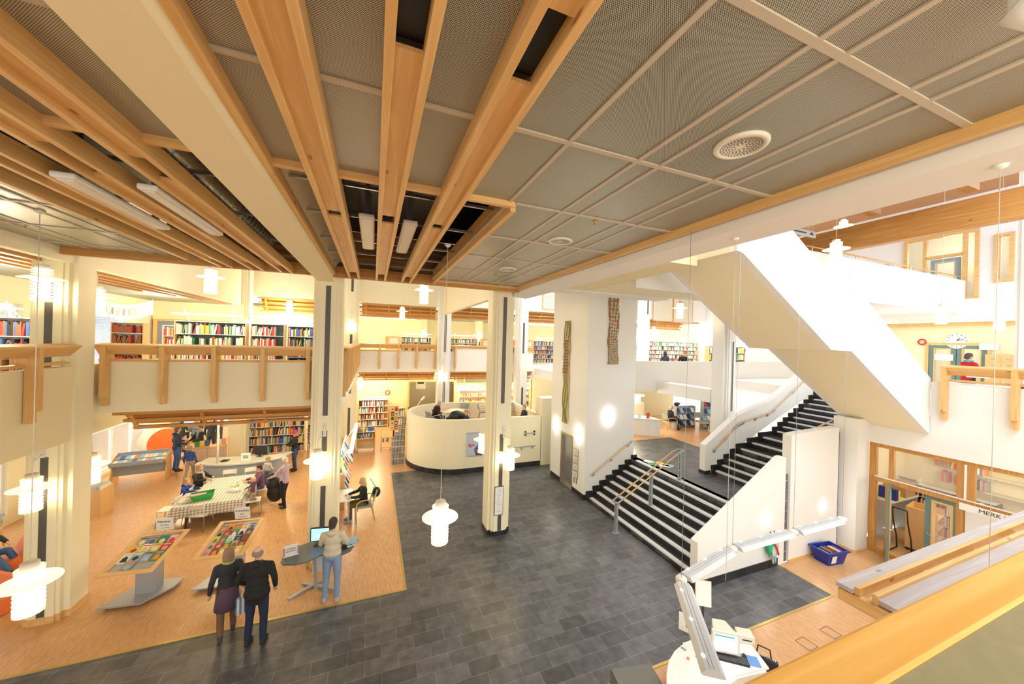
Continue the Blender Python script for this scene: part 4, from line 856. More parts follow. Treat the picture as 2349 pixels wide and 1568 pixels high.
MB().bar((-.02, 0, 0), (-.02, -.20, .06), .01, .02).bar((-.025, 0, 0), (-.025, -.09, .10), .01, .025).build('hand', M_['black2'], t)
for k, (x, y, w) in enumerate(((2165, 819, .55), (2268, 795, .5))):
    p = gx(x, y, 23.9 if k else 23.92); setp(MB().box(-.01, 0, -w/2, w/2, -.14, .14).build('paper_notice', M_['paper'], None, p), ['white paper notice on the left green door', 'small white plate above the right green door'][k], 'notice')
t = thing('card_cabinet', 'small wooden card drawer cabinet on the wall right of the green doors', 'cabinet', gx(2300, 848, 23.9)); 
MB().box(-.2, 0, -.40, .40, -.75, .62).build('body', M_['birch'], t)
for j in range(5):
    for i in range(2):
        d = MB().box(-.215, -.2, -.37+i*.38, -.03+i*.38, -.62+j*.24, -.42+j*.24).build('drawer', M_['birch'], t); MB().box(-.235, -.215, -.26+i*.38, -.14+i*.38, -.54+j*.24, -.50+j*.24).build('drawer_pull', M_['steel'], d)
t = thing('hanging_sign', 'grey hanging direction sign with an arrow under the plank roof', 'sign', gy(1828, 530, 6.5))
MB().box(-.9, .85, -.02, .02, -.09, .09).build('board', col((.45, .45, .45)), t); MB().prism([(.55, -.03), (.65, .06), (.75, -.03)], 'y', -.03, -.02).build('arrow', M_['ink'], t); MB().box(-.7, .4, -.025, -.02, -.02, .02).build('text_line', M_['ink'], t)
for x in (-.8, .75): MB().tube([(x, 0, .09), (x, 0, 2.0)], .006, 5).build('hanger', M_['steel'], t)
# thin hanging wires near the stairs
for k, (x, y) in enumerate(((1688, 508), (2297, 298))):
    p = Vector((4.1, gx(x, y, 4.1).y, 7.0)); 
    bt = gx(x-22 if k == 0 else 2262, 1360 if k == 0 else 1290, 4.1)
    t = thing('suspension_wire', ['thin suspension wire from the white beam down beside the stair', 'beaded suspension wire from the white beam at the right edge'][k], 'wire', p)
    MB().tube([(0, 0, 0), (0, 0, -4.2 if k == 0 else -3.4)], .003 if k == 0 else .0022, 5).build('wire', M_['offm'], t); MB().lathe([(.04, 0), (.035, -.02), (.001, -.03)], 12).build('ceiling_rose', M_['whitem'], t)
# ---- linked fluorescent lights over the reception desk
ZL = 2.8
cp = [gz(x, y, ZL) for x, y in ((1645, 1568), (1563, 1328), (1680, 1257), (1820, 1219), (1932, 1190))]
labs = ['nearest, pointing towards the camera', 'second, before the sloping wall', 'third from the near end', 'farthest, by the tall white wall panel']
for k in range(4):
    a, b = cp[k], cp[k+1]; d = (b-a); L = d.length; mid_ = (a+b)/2; rz = atan2(d.y, d.x)
    t = thing('linear_light', 'white linked light over the reception desk, %s' % labs[k], 'hanging light', mid_, rz, 'chain of linked linear lights'); h = L/2-.09
    prof = [(-.10, -.02), (-.06, .025), (.06, .025), (.10, -.02), (.085, -.03), (-.085, -.03)]
    MB().prism(prof, 'x', -h, h).build('housing', M_['lightbody'], t)
    MB().box(-h+.02, h-.02, -.012, -.008, .0255, .028).box(-h+.02, h-.02, .02, .024, .0255, .028).build('groove', M_['alu'], t)
    MB().box(-h+.05, h-.05, -.06, .06, -.045, -.03).build('tube', M_['tube'], t)
    for s in (-.62, .0, .62): MB().lathe([(.014, .025), (.012, .032), (.001, .033)], 8, (s*h*1.2, .05, 0)).build('cap_screw', M_['tube'], t)
for k, c in enumerate(cp[1:]):
    t = thing('light_joint', 'round white joint of the linked lights, %s' % ['at the sharp bend near the desk', 'where the second and third lights meet', 'between the third and fourth lights', 'at the far free end'][k], 'light connector', c, group='joints of the linked lights')
    MB().lathe([(.065, -.03), (.065, .015), (.05, .03), (.001, .03)], 14).build('hub', M_['whitem'], t)
    MB().tube([(0, 0, .03), (0, 0, 4.3)], .0028, 5).build('wire', M_['alu'], t)
# ================================================================== BOOKS
BC = [('red', (.55, .05, .04)), ('cream', (.80, .74, .58)), ('black', (.03, .03, .035)), ('white', (.85, .84, .80)), ('blue', (.06, .14, .42)), ('brown', (.26, .12, .06)), ('green', (.06, .30, .12)),
      ('orange', (.80, .30, .05)), ('grey', (.35, .36, .36)), ('yellow', (.85, .62, .08)), ('pink', (.78, .35, .40)), ('dark blue', (.04, .06, .16)), ('light blue', (.35, .55, .75))]
BM = [col(c, .55) for _, c in BC]
bk = MB().box(0, 1, .02, 1, 0, 1, 0); bk.box(.06, .94, .0, .03, 0, 1, 0)
_bo = bk.build('book', BM[0]); BOOKMESH = _bo.data; bpy.data.objects.remove(_bo)
fk = MB().box(-.5, .5, -.5, .5, 0, 1, 0); _bo = fk.build('book', BM[0]); FLATMESH = _bo.data; bpy.data.objects.remove(_bo)
CNT = {}
def ORD(n): return ['first', 'second', 'third', 'fourth', 'fifth', 'sixth', 'seventh', 'eighth', 'ninth', 'tenth', 'eleventh', 'twelfth'][n-1] if n < 13 else '%dth' % n
STUFF = MB(); NB = [0]; MAXB = 292
def book(M, t, d, h, ci, where, group, mesh=None, stuff=False):
    """M: 4x4 placement of the book's lower front left corner"""
    if NB[0] >= MAXB or stuff:
        S = M @ Matrix.Diagonal((t, d, h, 1)); b = [S @ Vector((x, y, z)) for x in (0, 1) for y in (0, 1) for z in (0, 1)]
        STUFF.add(b, [(0, 1, 3, 2), (4, 6, 7, 5), (0, 4, 5, 1), (2, 3, 7, 6), (0, 2, 6, 4), (1, 5, 7, 3)], ci); return
    NB[0] += 1; CNT[(where, ci)] = CNT.get((where, ci), 0)+1; o = bpy.data.objects.new('book', mesh or BOOKMESH); COL.objects.link(o)
    o.matrix_world = M @ Matrix.Diagonal((t, d, h, 1)); o.material_slots[0].link = 'OBJECT'; o.material_slots[0].material = BM[ci]
    setp(o, '%s %s book from left on %s' % (ORD(CNT[(where, ci)]), BC[ci][0], where), 'book', group)
def row(M, L, d, hmin, hmax, where, group, pal=None, fill=1.0, lean=.12, tmin=.018, tmax=.045, stuff=False, rnd=random):
    x = .01
    while x < L*fill-.05:
        t = rnd.uniform(tmin, tmax); h = rnd.uniform(hmin, hmax); ci = rnd.choice(pal) if pal else rnd.randrange(len(BC))
        T = M @ Matrix.Translation((x, 0, 0))
        if rnd.random() < lean: T = T @ Matrix.Rotation(radians(rnd.uniform(5, 14)), 4, 'Y'); t0 = t; x += h*.12
        book(T, t, d*.9, h, ci, where, group, stuff=stuff); x += t+.002
        if rnd.random() < .03: x += .12
def bookcase(loc, rz, w, h, n, label, where, cat='bookcase', depth=.3, side='birch', back='teal', shelfm='whitem', base=.1, books=True, fill=1, pal=None, stuff=False, top=True, lampbar=False, z0=None, hb=(.6, .85), group=None, sides=True, tmin=.02, tmax=.045):
    """front faces local -y"""
    t = thing('bookcase', label, cat, loc, rz)
    if sides:
        for s in (0, w-.025): MB().box(s, s+.025, 0, depth, 0, h).build('side_panel', M_[side], t)
    MB().box(.025, w-.025, depth-.015, depth, base, h).build('back_panel', M_[back], t)
    Mw = Matrix.Translation(loc) @ Matrix.Rotation(rz, 4, 'Z'); step = (h-base)/n
    nm = ['bottom', 'second lowest', 'middle', 'upper', 'highest', 'sixth', 'seventh', 'eighth']
    for k in range(n+(1 if top else 0)):
        z = base+k*step
        MB().box(.025, w-.025, .0, depth-.015, z-.02, z).build('shelf', M_[shelfm], t)
        if books and k < n:
            kn = 'top' if k == n-1 else nm[k]
            row(Mw @ Matrix.Translation((.03, .02, z+.002)), w-.06, depth*.7, step*hb[0], step*hb[1], 'the %s shelf of %s' % (kn, where), group or 'books on %s' % where, pal, fill, stuff=stuff, tmin=tmin, tmax=tmax)
    if lampbar:
        f = MB().box(.05, w-.05, -.30, -.18, h+.18, h+.21); f.build('lamp_bar', M_['tube'], t)
        MB().bar((.3, depth*.5, h), (.3, -.22, h+.35), .02, .02).bar((w-.3, depth*.5, h), (w-.3, -.22, h+.35), .02, .02).build('lamp_arm', M_['offm'], t)
    return t
def stand(name, label, cat, loc, rz=0, group=None): return thing(name, label, cat, loc, rz, group)

# ---- face-up display tables
def display(loc, rz, sign1, sign2, label, seed, side):
    t = thing('display_table', label, 'display table', loc, rz); rnd = random.Random(seed)
    MB().prism([(-.55, -.42), (.18, -.42), (.50, .05), (.50, .35), (-.25, .35)], 'z', .06, .09).build('base_plate', M_['alu'], t)
    for x, y in ((-.42, -.34), (.12, -.34), (.42, .28), (-.2, .28)): MB().tube([(x-.012, y, .03), (x+.012, y, .03)], .03, 12).build('castor', M_['deskgrey'], t)
    MB().box(-.12, .24, -.10, .14, .09, .86).build('pedestal', M_['alu'], t)
    R = Matrix.Rotation(radians(12), 3, 'X'); top = bpy.data.objects.new('tray', None); link(top, t); top.location = (0, 0, .93); top.rotation_euler = (radians(12), 0, 0)
    w, d = .47, .60
    MB().box(-w, w, -d, -d+.09, -.01, .012).box(-w, w, d-.05, d, -.01, .012).box(-w, -w+.09, -d+.09, d-.05, -.01, .012).box(w-.09, w, -d+.09, d-.05, -.01, .012).build('wood_frame', M_['birchx'], top)
    MB().box(-w+.09, w-.09, -d+.09, d-.05, -.06, -.04).build('well', M_['alu'], top)
    b = MB().box(-.16, .16, d-.02, d-.005, .05, .36); b.build('sign_board', M_['paper'], top)
    MB().tube([(0, d-.012, 0), (0, d-.012, .06)], .008).build('sign_post', M_['steel'], top)
    text(sign1, .075, (0, d-.022, .27), top, M_['ink']); text(sign2, .045, (0, d-.022, .18), top, M_['ink']); MB().box(-.08, .08, d-.023, d-.02, .10, .112).build('text_line', M_['bluegrey'], top)
    MT = Matrix.Translation(loc) @ Matrix.Rotation(rz, 4, 'Z') @ Matrix.Translation((0, 0, .93)) @ Matrix.Rotation(radians(12), 4, 'X')
    n = 0; nx, ny = (4, 4) if side == 0 else (5, 5)
    for j in range(ny):
        for i in range(nx):
            if side == 0 and (j, i) in ((0, 0), (0, 2), (0, 3)): continue
            pw = .74/nx; ph = .98/ny*.95; x = -.375+pw*(i+.5); y = -d+.12+ph*(j+.5)
            M = MT @ Matrix.Translation((x, y, -.03)) @ Matrix.Rotation(radians(9), 4, 'X') @ Matrix.Rotation(radians(rnd.uniform(-2, 2)), 4, 'Z')
            ci = rnd.randrange(len(BC)); NB[0] += 1
            o = thing('book', '%s book face up in row %s, column %s of %s' % (BC[ci][0], ['one (front)', 'two', 'three', 'four', 'five (back)'][j], ['one (left)', 'two', 'three', 'four', 'five'][i], 'the Nyheter display table' if side == 0 else 'the Anbefales display table'), 'book', group='books on the two display tables')
            o.matrix_world = M
            MB().box(-pw*.46, pw*.46, -ph*.52, ph*.52, 0, .018).build('cover', BM[ci], o)
            c2 = BM[rnd.randrange(len(BC))]; c3 = BM[rnd.randrange(len(BC))]; k = rnd.random()
            g = MB()
            if k < .5: g.prism([(pw*.3*cos(a*pi/3+k*6), -ph*.08+ph*.25*sin(a*pi/3+k*6)) for a in range(6)], 'z', .018, .0195)
            else: g.prism([(-pw*.3, -ph*.4), (pw*.35, -ph*.42), (pw*.2, ph*.1), (-.01, ph*.2), (-pw*.25, ph*.02)], 'z', .018, .0195)
            g.build('cover_picture', c2, o)
            MB().box(-pw*.35, pw*.35, ph*.30, ph*.40, .018, .0195).build('title_band', c3, o)
    return t
display((-4.42, 9.88, 0), radians(-8), 'Nyheter', 'for barn', 'grey wheeled display table with a birch tray of books and the sign Nyheter for barn', 11, 0)
display((-2.95, 9.95, 0), radians(-6), 'Anbefales', 'barn', 'grey wheeled display table with a birch tray of books and the sign Anbefales barn', 12, 1)
# ---- self-service kiosk
k = thing('kiosk_table', 'dark grey kidney-shaped self-service table on steel legs by the column', 'table', (-1.0, 8.75, 0), 0)
kp = [(-.66, -.30), (-.60, -.42), (-.35, -.50), (-.15, -.48), (0, -.36), (.12, -.30), (.30, -.36), (.50, -.44), (.66, -.34), (.74, -.10), (.70, .12), (.52, .26), (.2, .30), (-.25, .28), (-.52, .16), (-.66, -.05)]
MB().prism(kp, 'z', .97, 1.0).build('table_top', M_['deskgrey'], k, bevel=.006)
MB().bar((-.10, .0, .97), (-.02, -.02, .1), .20, .04).build('column_post', M_['alu'], k)
MB().bar((-.55, -.05, .02), (.12, .42, .06), .06, .04).bar((-.35, .40, .02), (.42, -.12, .06), .06, .04).build('foot', M_['alu'], k)
MB().box(-.12, .12, .02, .06, .45, .9).build('cable_box', M_['paper'], k)
def monitor(loc, rz, label, scr='screen', w=.40, h=.30, body='black2'):
    t = thing('computer_monitor', label, 'monitor', loc, rz)
    MB().box(-w/2, w/2, -.02, .02, .09, .09+h).build('bezel', M_[body], t); MB().box(-w/2+.02, w/2-.02, -.024, -.02, .11, .07+h).build('screen', M_[scr], t)
    if scr == 'screen': MB().box(-.05, .05, -.027, -.024, .18, .23).build('window_box', M_['screenw'], t)
    MB().box(-.03, .03, .0, .03, .01, .12).box(-.11, .11, -.06, .08, 0, .012).build('foot', M_[body], t); return t
monitor((-.99, 8.86, 1.0), radians(-8), 'black monitor with a bright blue screen on the kidney-shaped table')
s = thing('desk_sign', 'white standing card reading Utlånsautomat on the kidney-shaped table', 'sign', (-1.50, 8.58, 1.0), radians(12))
MB().box(-.14, .14, 0, .01, 0, .24).build('card', M_['paper'], s); text('UTLÅNS', .045, (0, -.003, .16), s, M_['ink']); text('AUTOMAT', .04, (0, -.003, .11), s, M_['ink']); MB().box(-.135, -.115, -.004, 0, .03, .2).box(.115, .135, -.004, 0, .03, .2).build('edge_picture', col((.35, .15, .2)), s)
for n, (x, y, a, ci) in enumerate(((-.40, 8.70, .3, 3), (-.36, 8.74, .7, 6), (-.33, 8.72, .1, 12))):
    M = Matrix.Translation((x, y, 1.001+.022*n)) @ Matrix.Rotation(a, 4, 'Z'); NB[0] += 1; o = bpy.data.objects.new('book', FLATMESH); COL.objects.link(o); o.matrix_world = M @ Matrix.Diagonal((.21, .28, .02, 1))
    o.material_slots[0].link = 'OBJECT'; o.material_slots[0].material = BM[ci]; setp(o, '%s magazine in the small stack on the kidney-shaped table, %s' % (BC[ci][0], ['lowest', 'middle', 'topmost'][n]), 'magazine', 'magazines on the kidney-shaped table')
setp(MB().box(-.05, .05, -.03, .03, 0, .07).ball((0, 0, .08), .045, .03, .03).build('barcode_scanner', M_['black2'], None, (-.47, 8.52, 1.0)), 'small black scanner beside the magazines on the kidney table', 'scanner')
# ---- craft table with gingham cloth
tb = thing('craft_table', 'long dark-legged table under the checked tablecloth', 'table', (-4.32, 13.82, 0), radians(4))
MB().box(-.70, .70, -1.02, 1.02, .67, .70).build('table_top', M_['darkbr'], tb)
for x in (-.62, .62):
    for y in (-.95, -.05, .05, .95): MB().box(x-.035, x+.035, y-.035, y+.035, 0, .67).build('leg', M_['darkbr'], tb)
def cloth(loc, rz, w, d, drop, label, seed):
    rnd = random.Random(seed); mb = MB(); n = 10; per = []
    def pt(u, v, z): return (u*w, v*d, z)
    top = [[pt(-.5+i/n, -.5+j/n, .706+.002*sin(i*3+j*2)) for i in range(n+1)] for j in range(n+1)]
    vs = [p for r in top for p in r]; fs = [(j*(n+1)+i, j*(n+1)+i+1, (j+1)*(n+1)+i+1, (j+1)*(n+1)+i) for j in range(n) for i in range(n)]
    mb.add(vs, fs, 0, False)
    m = 60; ring = []
    for k in range(m):
        f = k/m*4; s = int(f); q = f-s
        x, y = [(-.5+q, -.5), (.5, -.5+q), (.5-q, .5), (-.5, .5-q)][s]; ring.append((x*w, y*d))
    for lv in range(3):
        pass
    L = []
    for lv, (off, z) in enumerate(((0, .706), (.015, .62), (.03, .706-drop*.6), (.04, .706-drop))):
        for k, (x, y) in enumerate(ring):
            r = hypot(x/w, y/d); wob = .018*sin(k*1.1+seed)*lv/3; cz = z if lv < 3 else z-(.16 if r > .66 else 0)+.02*sin(k*.7)
            L.append((x*(1+(off+wob)*2/w) if abs(x) > w*.499 or r > .6 else x, y*(1+(off+wob)*2/d) if abs(y) > d*.499 or r > .6 else y, cz))
    mb.add(L, [(a*m+k, a*m+(k+1) % m, (a+1)*m+(k+1) % m, (a+1)*m+k) for a in range(3) for k in range(m)], 0, True)
    o = mb.build('tablecloth', M_['gingham'], None, loc, rz); so = o.modifiers.new('s', 'SOLIDIFY'); so.thickness = .004; so.offset = 1; setp(o, label, 'tablecloth'); return o
cloth((-4.40, 13.26, 0), radians(4), 1.62, 1.12, .32, 'grey and white checked tablecloth on the near end of the craft table', 1)
cloth((-4.30, 14.36, .004), radians(4), 1.44, 1.10, .28, 'grey and white checked tablecloth on the far end of the craft table', 2)
gb = thing('craft_basket', 'green plastic basket with coloured paper on the craft table', 'basket', (-4.62, 13.12, .712), radians(15))
MB().add([(-.2, -.12, 0), (.2, -.12, 0), (.2, .12, 0), (-.2, .12, 0), (-.27, -.17, .17), (.27, -.17, .17), (.27, .17, .17), (-.27, .17, .17)], [(0, 1, 2, 3), (0, 4, 5, 1), (1, 5, 6, 2), (2, 6, 7, 3), (3, 7, 4, 0)]).build('tub', M_['green'], gb)
MB().tube([(-.27, -.17, .17), (.27, -.17, .17), (.27, .17, .17), (-.27, .17, .17), (-.27, -.17, .17)], .012, 6).build('rim', M_['green'], gb)
MB().obox((-.12, 0, .16), .42, .10, .008).build('pink_paper', M_['green'] if False else col((.80, .42, .70)), gb); MB().obox((-.20, -.06, .15), .34, .08, .008).build('orange_paper', M_['orange'], gb)
bag = MB().ball((0, 0, .05), .15, .12, .06, 8).ball((-.12, .05, .04), .1, .1, .05, 8).ball((.1, -.04, .04), .09, .09, .05, 8)
setp(bag.build('plastic_bag', glassmat('clear_bag', (.85, .88, .9), .45, .2), None, (-3.95, 13.45, .71)), 'crumpled clear plastic bag on the craft table', 'plastic bag')
setp(MB().ball((0, 0, .03), .16, .14, .045, 8).ball((.14, .05, .03), .12, .1, .05, 8).build('plastic_bag', glassmat('clear_bag2', (.9, .9, .9), .5, .2), None, (-5.0, 13.0, .71)), 'white crumpled plastic bag at the near left corner of the craft table', 'plastic bag')
rnd = random.Random(9)
for k in range(14):
    c, cn = [((.9, .70, .05), 'yellow'), ((.9, .70, .05), 'yellow'), ((.1, .45, .15), 'green'), ((.1, .2, .6), 'blue')][k % 4]
    o = MB().box(-.035, .035, -.008, .008, 0, .012).lathe([(.016, 0), (.016, .016), (.001, .018)], 8, (.03, 0, 0)).build('craft_piece', col(c), None, (-4.08+rnd.uniform(-.16, .16), 14.02+rnd.uniform(-.2, .2), .712), rnd.uniform(0, 3))
    setp(o, 'small %s craft piece on the checked cloth, %s' % (cn, 'tangled with the others in one loose scatter'), 'craft piece', 'craft pieces on the checked cloth')
# ---- light stacking chairs
def white_chair():
    t = thing('stacking_chair', 'x', 'chair', (0, 0, 0), group='white chairs at the craft table')
    MB().box(-.20, .20, -.20, .20, .43, .45).build('seat', M_['offm'], t, bevel=.01)
    b = MB(); n = 8
    for k in range(n):
        a0, a1 = -.2+.4*k/n, -.2+.4*(k+1)/n; f = lambda a: .20+.03*(1-(a/.2)**2)
        b.add([(a0, f(a0), .66), (a1, f(a1), .66), (a1, f(a1)+.015, .66), (a0, f(a0)+.015, .66), (a0, f(a0)+.02, .80), (a1, f(a1)+.02, .80), (a1, f(a1)+.035, .80), (a0, f(a0)+.035, .80)], [(0, 1, 2, 3), (7, 6, 5, 4), (0, 4, 5, 1), (2, 6, 7, 3), (1, 5, 6, 2), (0, 3, 7, 4)])
    b.build('backrest', M_['offm'], t)
    for x in (-.19, .19):
        MB().tube([(x, -.17, .43), (x*1.1, -.2, 0)], .011, 8).build('leg', M_['steel'], t); MB().tube([(x*1.1, .24, 0), (x, .19, .43), (x, .235, .80)], .011, 8).build('leg', M_['steel'], t)
    return t
wc = white_chair()
spots = [(-4.50, 12.72, 168, 'white chair at the near end of the craft table, its back to the camera'), (-3.40, 13.30, 98, 'white chair at the right side of the craft table with a small child on it'), (-3.32, 14.25, 95, 'white chair at the right side of the craft table with a woman on it'),
         (-5.50, 13.35, -95, 'white chair at the near left of the craft table'), (-5.45, 14.0, -85, 'white chair with the boy in blue at the left of the craft table'), (-4.65, 15.15, 0, 'white chair at the far end of the craft table, left one'), (-4.0, 15.2, 5, 'white chair at the far end of the craft table, right one'), (-5.3, 14.75, -80, 'white chair of the woman with the scarf at the craft table')]
for i, (x, y, a, lab) in enumerate(spots):
    o = wc if i == 0 else copy_tree(wc); o.location = (x, y, 0); o.rotation_euler = (0, 0, radians(a)); o['label'] = lab
# ---- bentwood armchairs
def armchair():
    t = thing('armchair', 'x', 'chair', (0, 0, 0), group='bentwood armchairs with grey-green upholstery')
    MB().box(-.24, .24, -.24, .22, .40, .46).build('seat', M_['greengrey'], t, bevel=.02)
    b = MB(); n = 10
    for k in range(n):
        a0, a1 = -.25+.5*k/n, -.25+.5*(k+1)/n; f = lambda a: .22+.05*(1-(a/.25)**2)
        b.add([(a, f(a)+dy, z) for z, dz in ((.56, 0), (.84, .08)) for a, dy in ((a0, dz), (a1, dz), (a1, dz+.04), (a0, dz+.04))], [(0, 1, 2, 3), (7, 6, 5, 4), (0, 4, 5, 1), (2, 6, 7, 3), (1, 5, 6, 2), (0, 3, 7, 4)])
    b.build('backrest', M_['greengrey'], t)
    for x in (-.27, .27):
        MB().tube([(x, -.22, 0), (x, -.25, .45), (x, -.22, .60), (x, -.10, .66), (x, .10, .66), (x, .26, .62), (x*.9, .30, .80)], .018, 8).build('arm', M_['birch'], t)
        MB().tube([(x, .30, 0), (x, .22, .42), (x, .24, .60)], .018, 8).build('leg', M_['birch'], t)
    MB().box(-.27, .27, -.22, -.18, .36, .40).box(-.27, .27, .18, .22, .36, .40).build('rail', M_['birch'], t)
    return t
ac = armchair()
ch_sp = [(Vector((-.14, 11.93, 0)), -84, 'armchair of the blonde woman at the white desk by the slate floor'), (gz(1536, 985, ZM), 75, 'armchair under the woman in the knitted hat'), (gz(1610, 985, ZM), -20, 'empty armchair beside the magazine shelf on the mezzanine'),
         (gz(1640, 1012, ZM)+Vector((.2, .1, 0)), -120, 'empty armchair partly hidden by the white stair wall'), (Vector((2.75, 16.85, 1.45)), 110, 'armchair of the grey-haired man inside the curved wall'), (Vector((4.55, 18.25, 1.45)), -25, 'armchair against the curved inner wall, behind the woman with short hair'),
         (Vector((5.62, 18.1, 1.45)), 75, 'empty armchair in the middle of the curved reading corner'), (Vector((7.0, 18.0, 1.45)), -60, 'empty armchair at the right end of the curved reading corner'), (Vector((10.6, 3.3, 0)), 120, 'grey-green armchair half hidden by the slat screen at the lower right'), (gz(918, 962, 0)+Vector((0, 2.5, 0)), 200, 'armchair with a pink jacket over its back beside the leaflet stand'), (Vector((-9.0, 12.9, 0)), 0, 'armchair by the lower left window')]
for i, (p, a, lab) in enumerate(ch_sp):
    o = ac if i == 0 else copy_tree(ac); o.location = p; o.rotation_euler = (0, 0, radians(a)); o['label'] = lab
# foam loungers at the far left
for n, (x, y, a) in enumerate(((-8.05, 11.7, 40), (-7.1, 9.9, 60))):
    t = thing('foam_lounge_seat', ['curved orange foam seat under the reader at the left edge', 'orange foam seat cut by the left edge of the photo, nearer one'][n], 'seat', (x, y, 0), radians(a))
    pr = [(-.5, 0), (.5, 0), (.62, .30), (.66, .62), (.58, .64), (.45, .36), (.2, .26), (-.2, .26), (-.5, .30)]
    MB().prism(pr, 'y', -.35, .35).build('cushion', M_['orange'], t, bevel=.03)
# ---- blue grey trough table
t = thing('picture_book_trough', 'blue-grey picture book trough with birch end panels by the left window', 'book trough', (-8.1, 17.6, 0), radians(8))
for x in (-.75, .75): MB().prism([(-.38, 0), (-.30, .1), (-.12, .55), (-.40, .80), (.30, 1.0), (.42, .0)], 'x', x-.02, x+.02).build('end_panel', M_['birch'], t)
MB().add([(-.73, -.38, .72), (.73, -.38, .72), (.73, .30, .92), (-.73, .30, .92), (-.73, -.38, .75), (.73, -.38, .75), (.73, .30, .95), (-.73, .30, .95)], [(0, 1, 2, 3), (7, 6, 5, 4), (0, 4, 5, 1), (1, 5, 6, 2), (2, 6, 7, 3), (3, 7, 4, 0)]).box(-.73, .73, -.42, -.38, .70, .84).box(-.73, .73, .28, .31, .92, 1.04).build('tray', M_['bluegrey'], t)
MB().box(-.73, .73, -.02, .02, .25, .75).build('front_board', M_['bluegrey'], t)
Mt = Matrix.Translation((-8.1, 17.6, 0)) @ Matrix.Rotation(radians(8), 4, 'Z')
for k in range(22):
    i, j = k % 11, k//11; ci = [3, 12, 1, 8, 4, 12, 3, 7, 12, 3, 1][(i+j*3) % 11]
    M = Mt @ Matrix.Translation((-.70+i*.128, -.34+j*.30, .765+j*.09)) @ Matrix.Rotation(radians(16), 4, 'X'); NB[0] += 1
    o = bpy.data.objects.new('picture_book', FLATMESH); COL.objects.link(o); o.matrix_world = M @ Matrix.Translation((.06, .12, 0)) @ Matrix.Diagonal((.115, .24, .015, 1)); o.material_slots[0].link = 'OBJECT'; o.material_slots[0].material = BM[ci]
    setp(o, '%s picture book, %s from left, %s row of the blue-grey trough' % (BC[ci][0], ORD(i+1), ['front', 'back'][j]), 'book', 'picture books in the blue-grey trough')
# big round orange seat
t = thing('round_reading_seat', 'big round orange foam reading seat standing on its rim by the left window', 'seat', (-9.0, 20.9, 0), radians(50))
pr = [(-.80+.64*cos(a), .64+.64*sin(a)) for a in [radians(x) for x in range(60, 331, 15)]]; pr = [(x+.8, z) for x, z in pr]
MB().prism(pr, 'y', -.35, .35).build('foam_drum', M_['cream_side'], t, bevel=.03); MB().prism([(x*.97, .64+(z-.64)*.97) for x, z in pr], 'y', -.37, -.35).build('orange_face', M_['orange'], t)
# ---- children's desk
d = thing('information_desk', 'curved grey children information desk with a pale top', 'desk', (-4.45, 16.2, 0), 0)
arc = [(1.35*cos(a), .62*sin(a)) for a in [pi+pi*k/16 for k in range(17)]]
MB().prism([(x*.93, y*.9) for x, y in arc]+[(1.2, .1), (.6, .05), (-.5, .1), (-1.2, .1)], 'z', 0, .88).build('front_panel', M_['bluegrey'], d)
MB().prism(arc+[(1.5, .45), (.9, .25), (-.3, .35), (-1.3, .5)], 'z', .88, .92).build('desk_top', col((.55, .55, .53)), d)
MB().tube([(-.72, -.38, .92), (-.72, -.38, 3.4)], .035, 12).build('cable_pole', M_['whitem'], d)
monitor((-4.0, 16.35, .92), radians(160), 'black monitor seen from behind on the curved children desk', 'black2', .5, .33)
o = MB().box(-.15, .15, -.01, .01, 0, .28).build('standing_picture', M_['whitem'], None, (-4.35, 15.95, .92), radians(-5)); MB().box(-.09, .09, -.013, -.01, .07, .2).build('picture', M_['greengrey'], o); setp(o, 'white framed picture standing on the curved children desk', 'picture frame')
setp(MB().tube([(0, 0, .01), (.1, .05, .03), (.18, -.02, .01), (.08, -.1, .03), (-.05, -.04, .01), (.02, .06, .04), (.2, .1, .01)], .016, 6).build('cable_coil', M_['black2'], None, (-5.1, 16.05, .92)), 'tangle of black cables on the curved children desk', 'cable')
t = thing('office_chair', 'dark office chair behind the curved children desk', 'chair', (-4.1, 17.0, 0), 0)
MB().box(-.22, .22, -.04, .04, .55, 1.15).build('backrest', M_['deskgrey'], t, bevel=.06); MB().box(-.24, .24, -.45, 0, .44, .5).build('seat', M_['deskgrey'], t, bevel=.02); MB().tube([(0, -.2, 0.03), (0, -.2, .44)], .03).bar((-.28, -.2, .03), (.28, -.2, .03), .04, .04).bar((0, -.48, .03), (0, .08, .03), .04, .04).build('foot', M_['black2'], t)
o = thing('toy_bin', 'clear plastic bin beside the curved children desk', 'bin', (-5.95, 16.95, .34)); MB().box(-.22, .22, -.16, .16, 0, .3).build('tub', glassmat('milky_plastic', (.8, .8, .85), .6, .3), o); MB().box(-.24, .24, -.18, .18, .3, .32).build('lid', M_['paper'], o)
o = thing('toy_box', 'red box on the floor beneath the clear plastic bin', 'box', (-5.92, 16.93, 0)); MB().box(-.25, .25, -.18, .18, 0, .34).build('tub', M_['red'], o); MB().box(-.1, .0, -.185, -.18, .14, .26).build('label_sheet', M_['paper'], o)
t = thing('low_cabinet', 'pale pink-beige low cabinet with books on top, left of the book wall', 'cabinet', (-6.35, 18.55, 0))
MB().box(-.55, .55, -.2, .22, .32, .86).build('body', M_['pink'], t); 
for s in (-1, 1): d = MB().box(s*.275-.26, s*.275+.26, -.22, -.2, .34, .84).build('door', M_['pink'], t); MB().ball((s*.06, -.23, .74), .015).build('knob', M_['steel'], d)
MB().box(-.57, .57, -.22, .24, .86, .89).build('cabinet_top', M_['birchx'], t); [MB().box(x-.02, x+.02, -.18, .2, 0, .32).build('leg', M_['birch'], t) for x in (-.5, .5)]
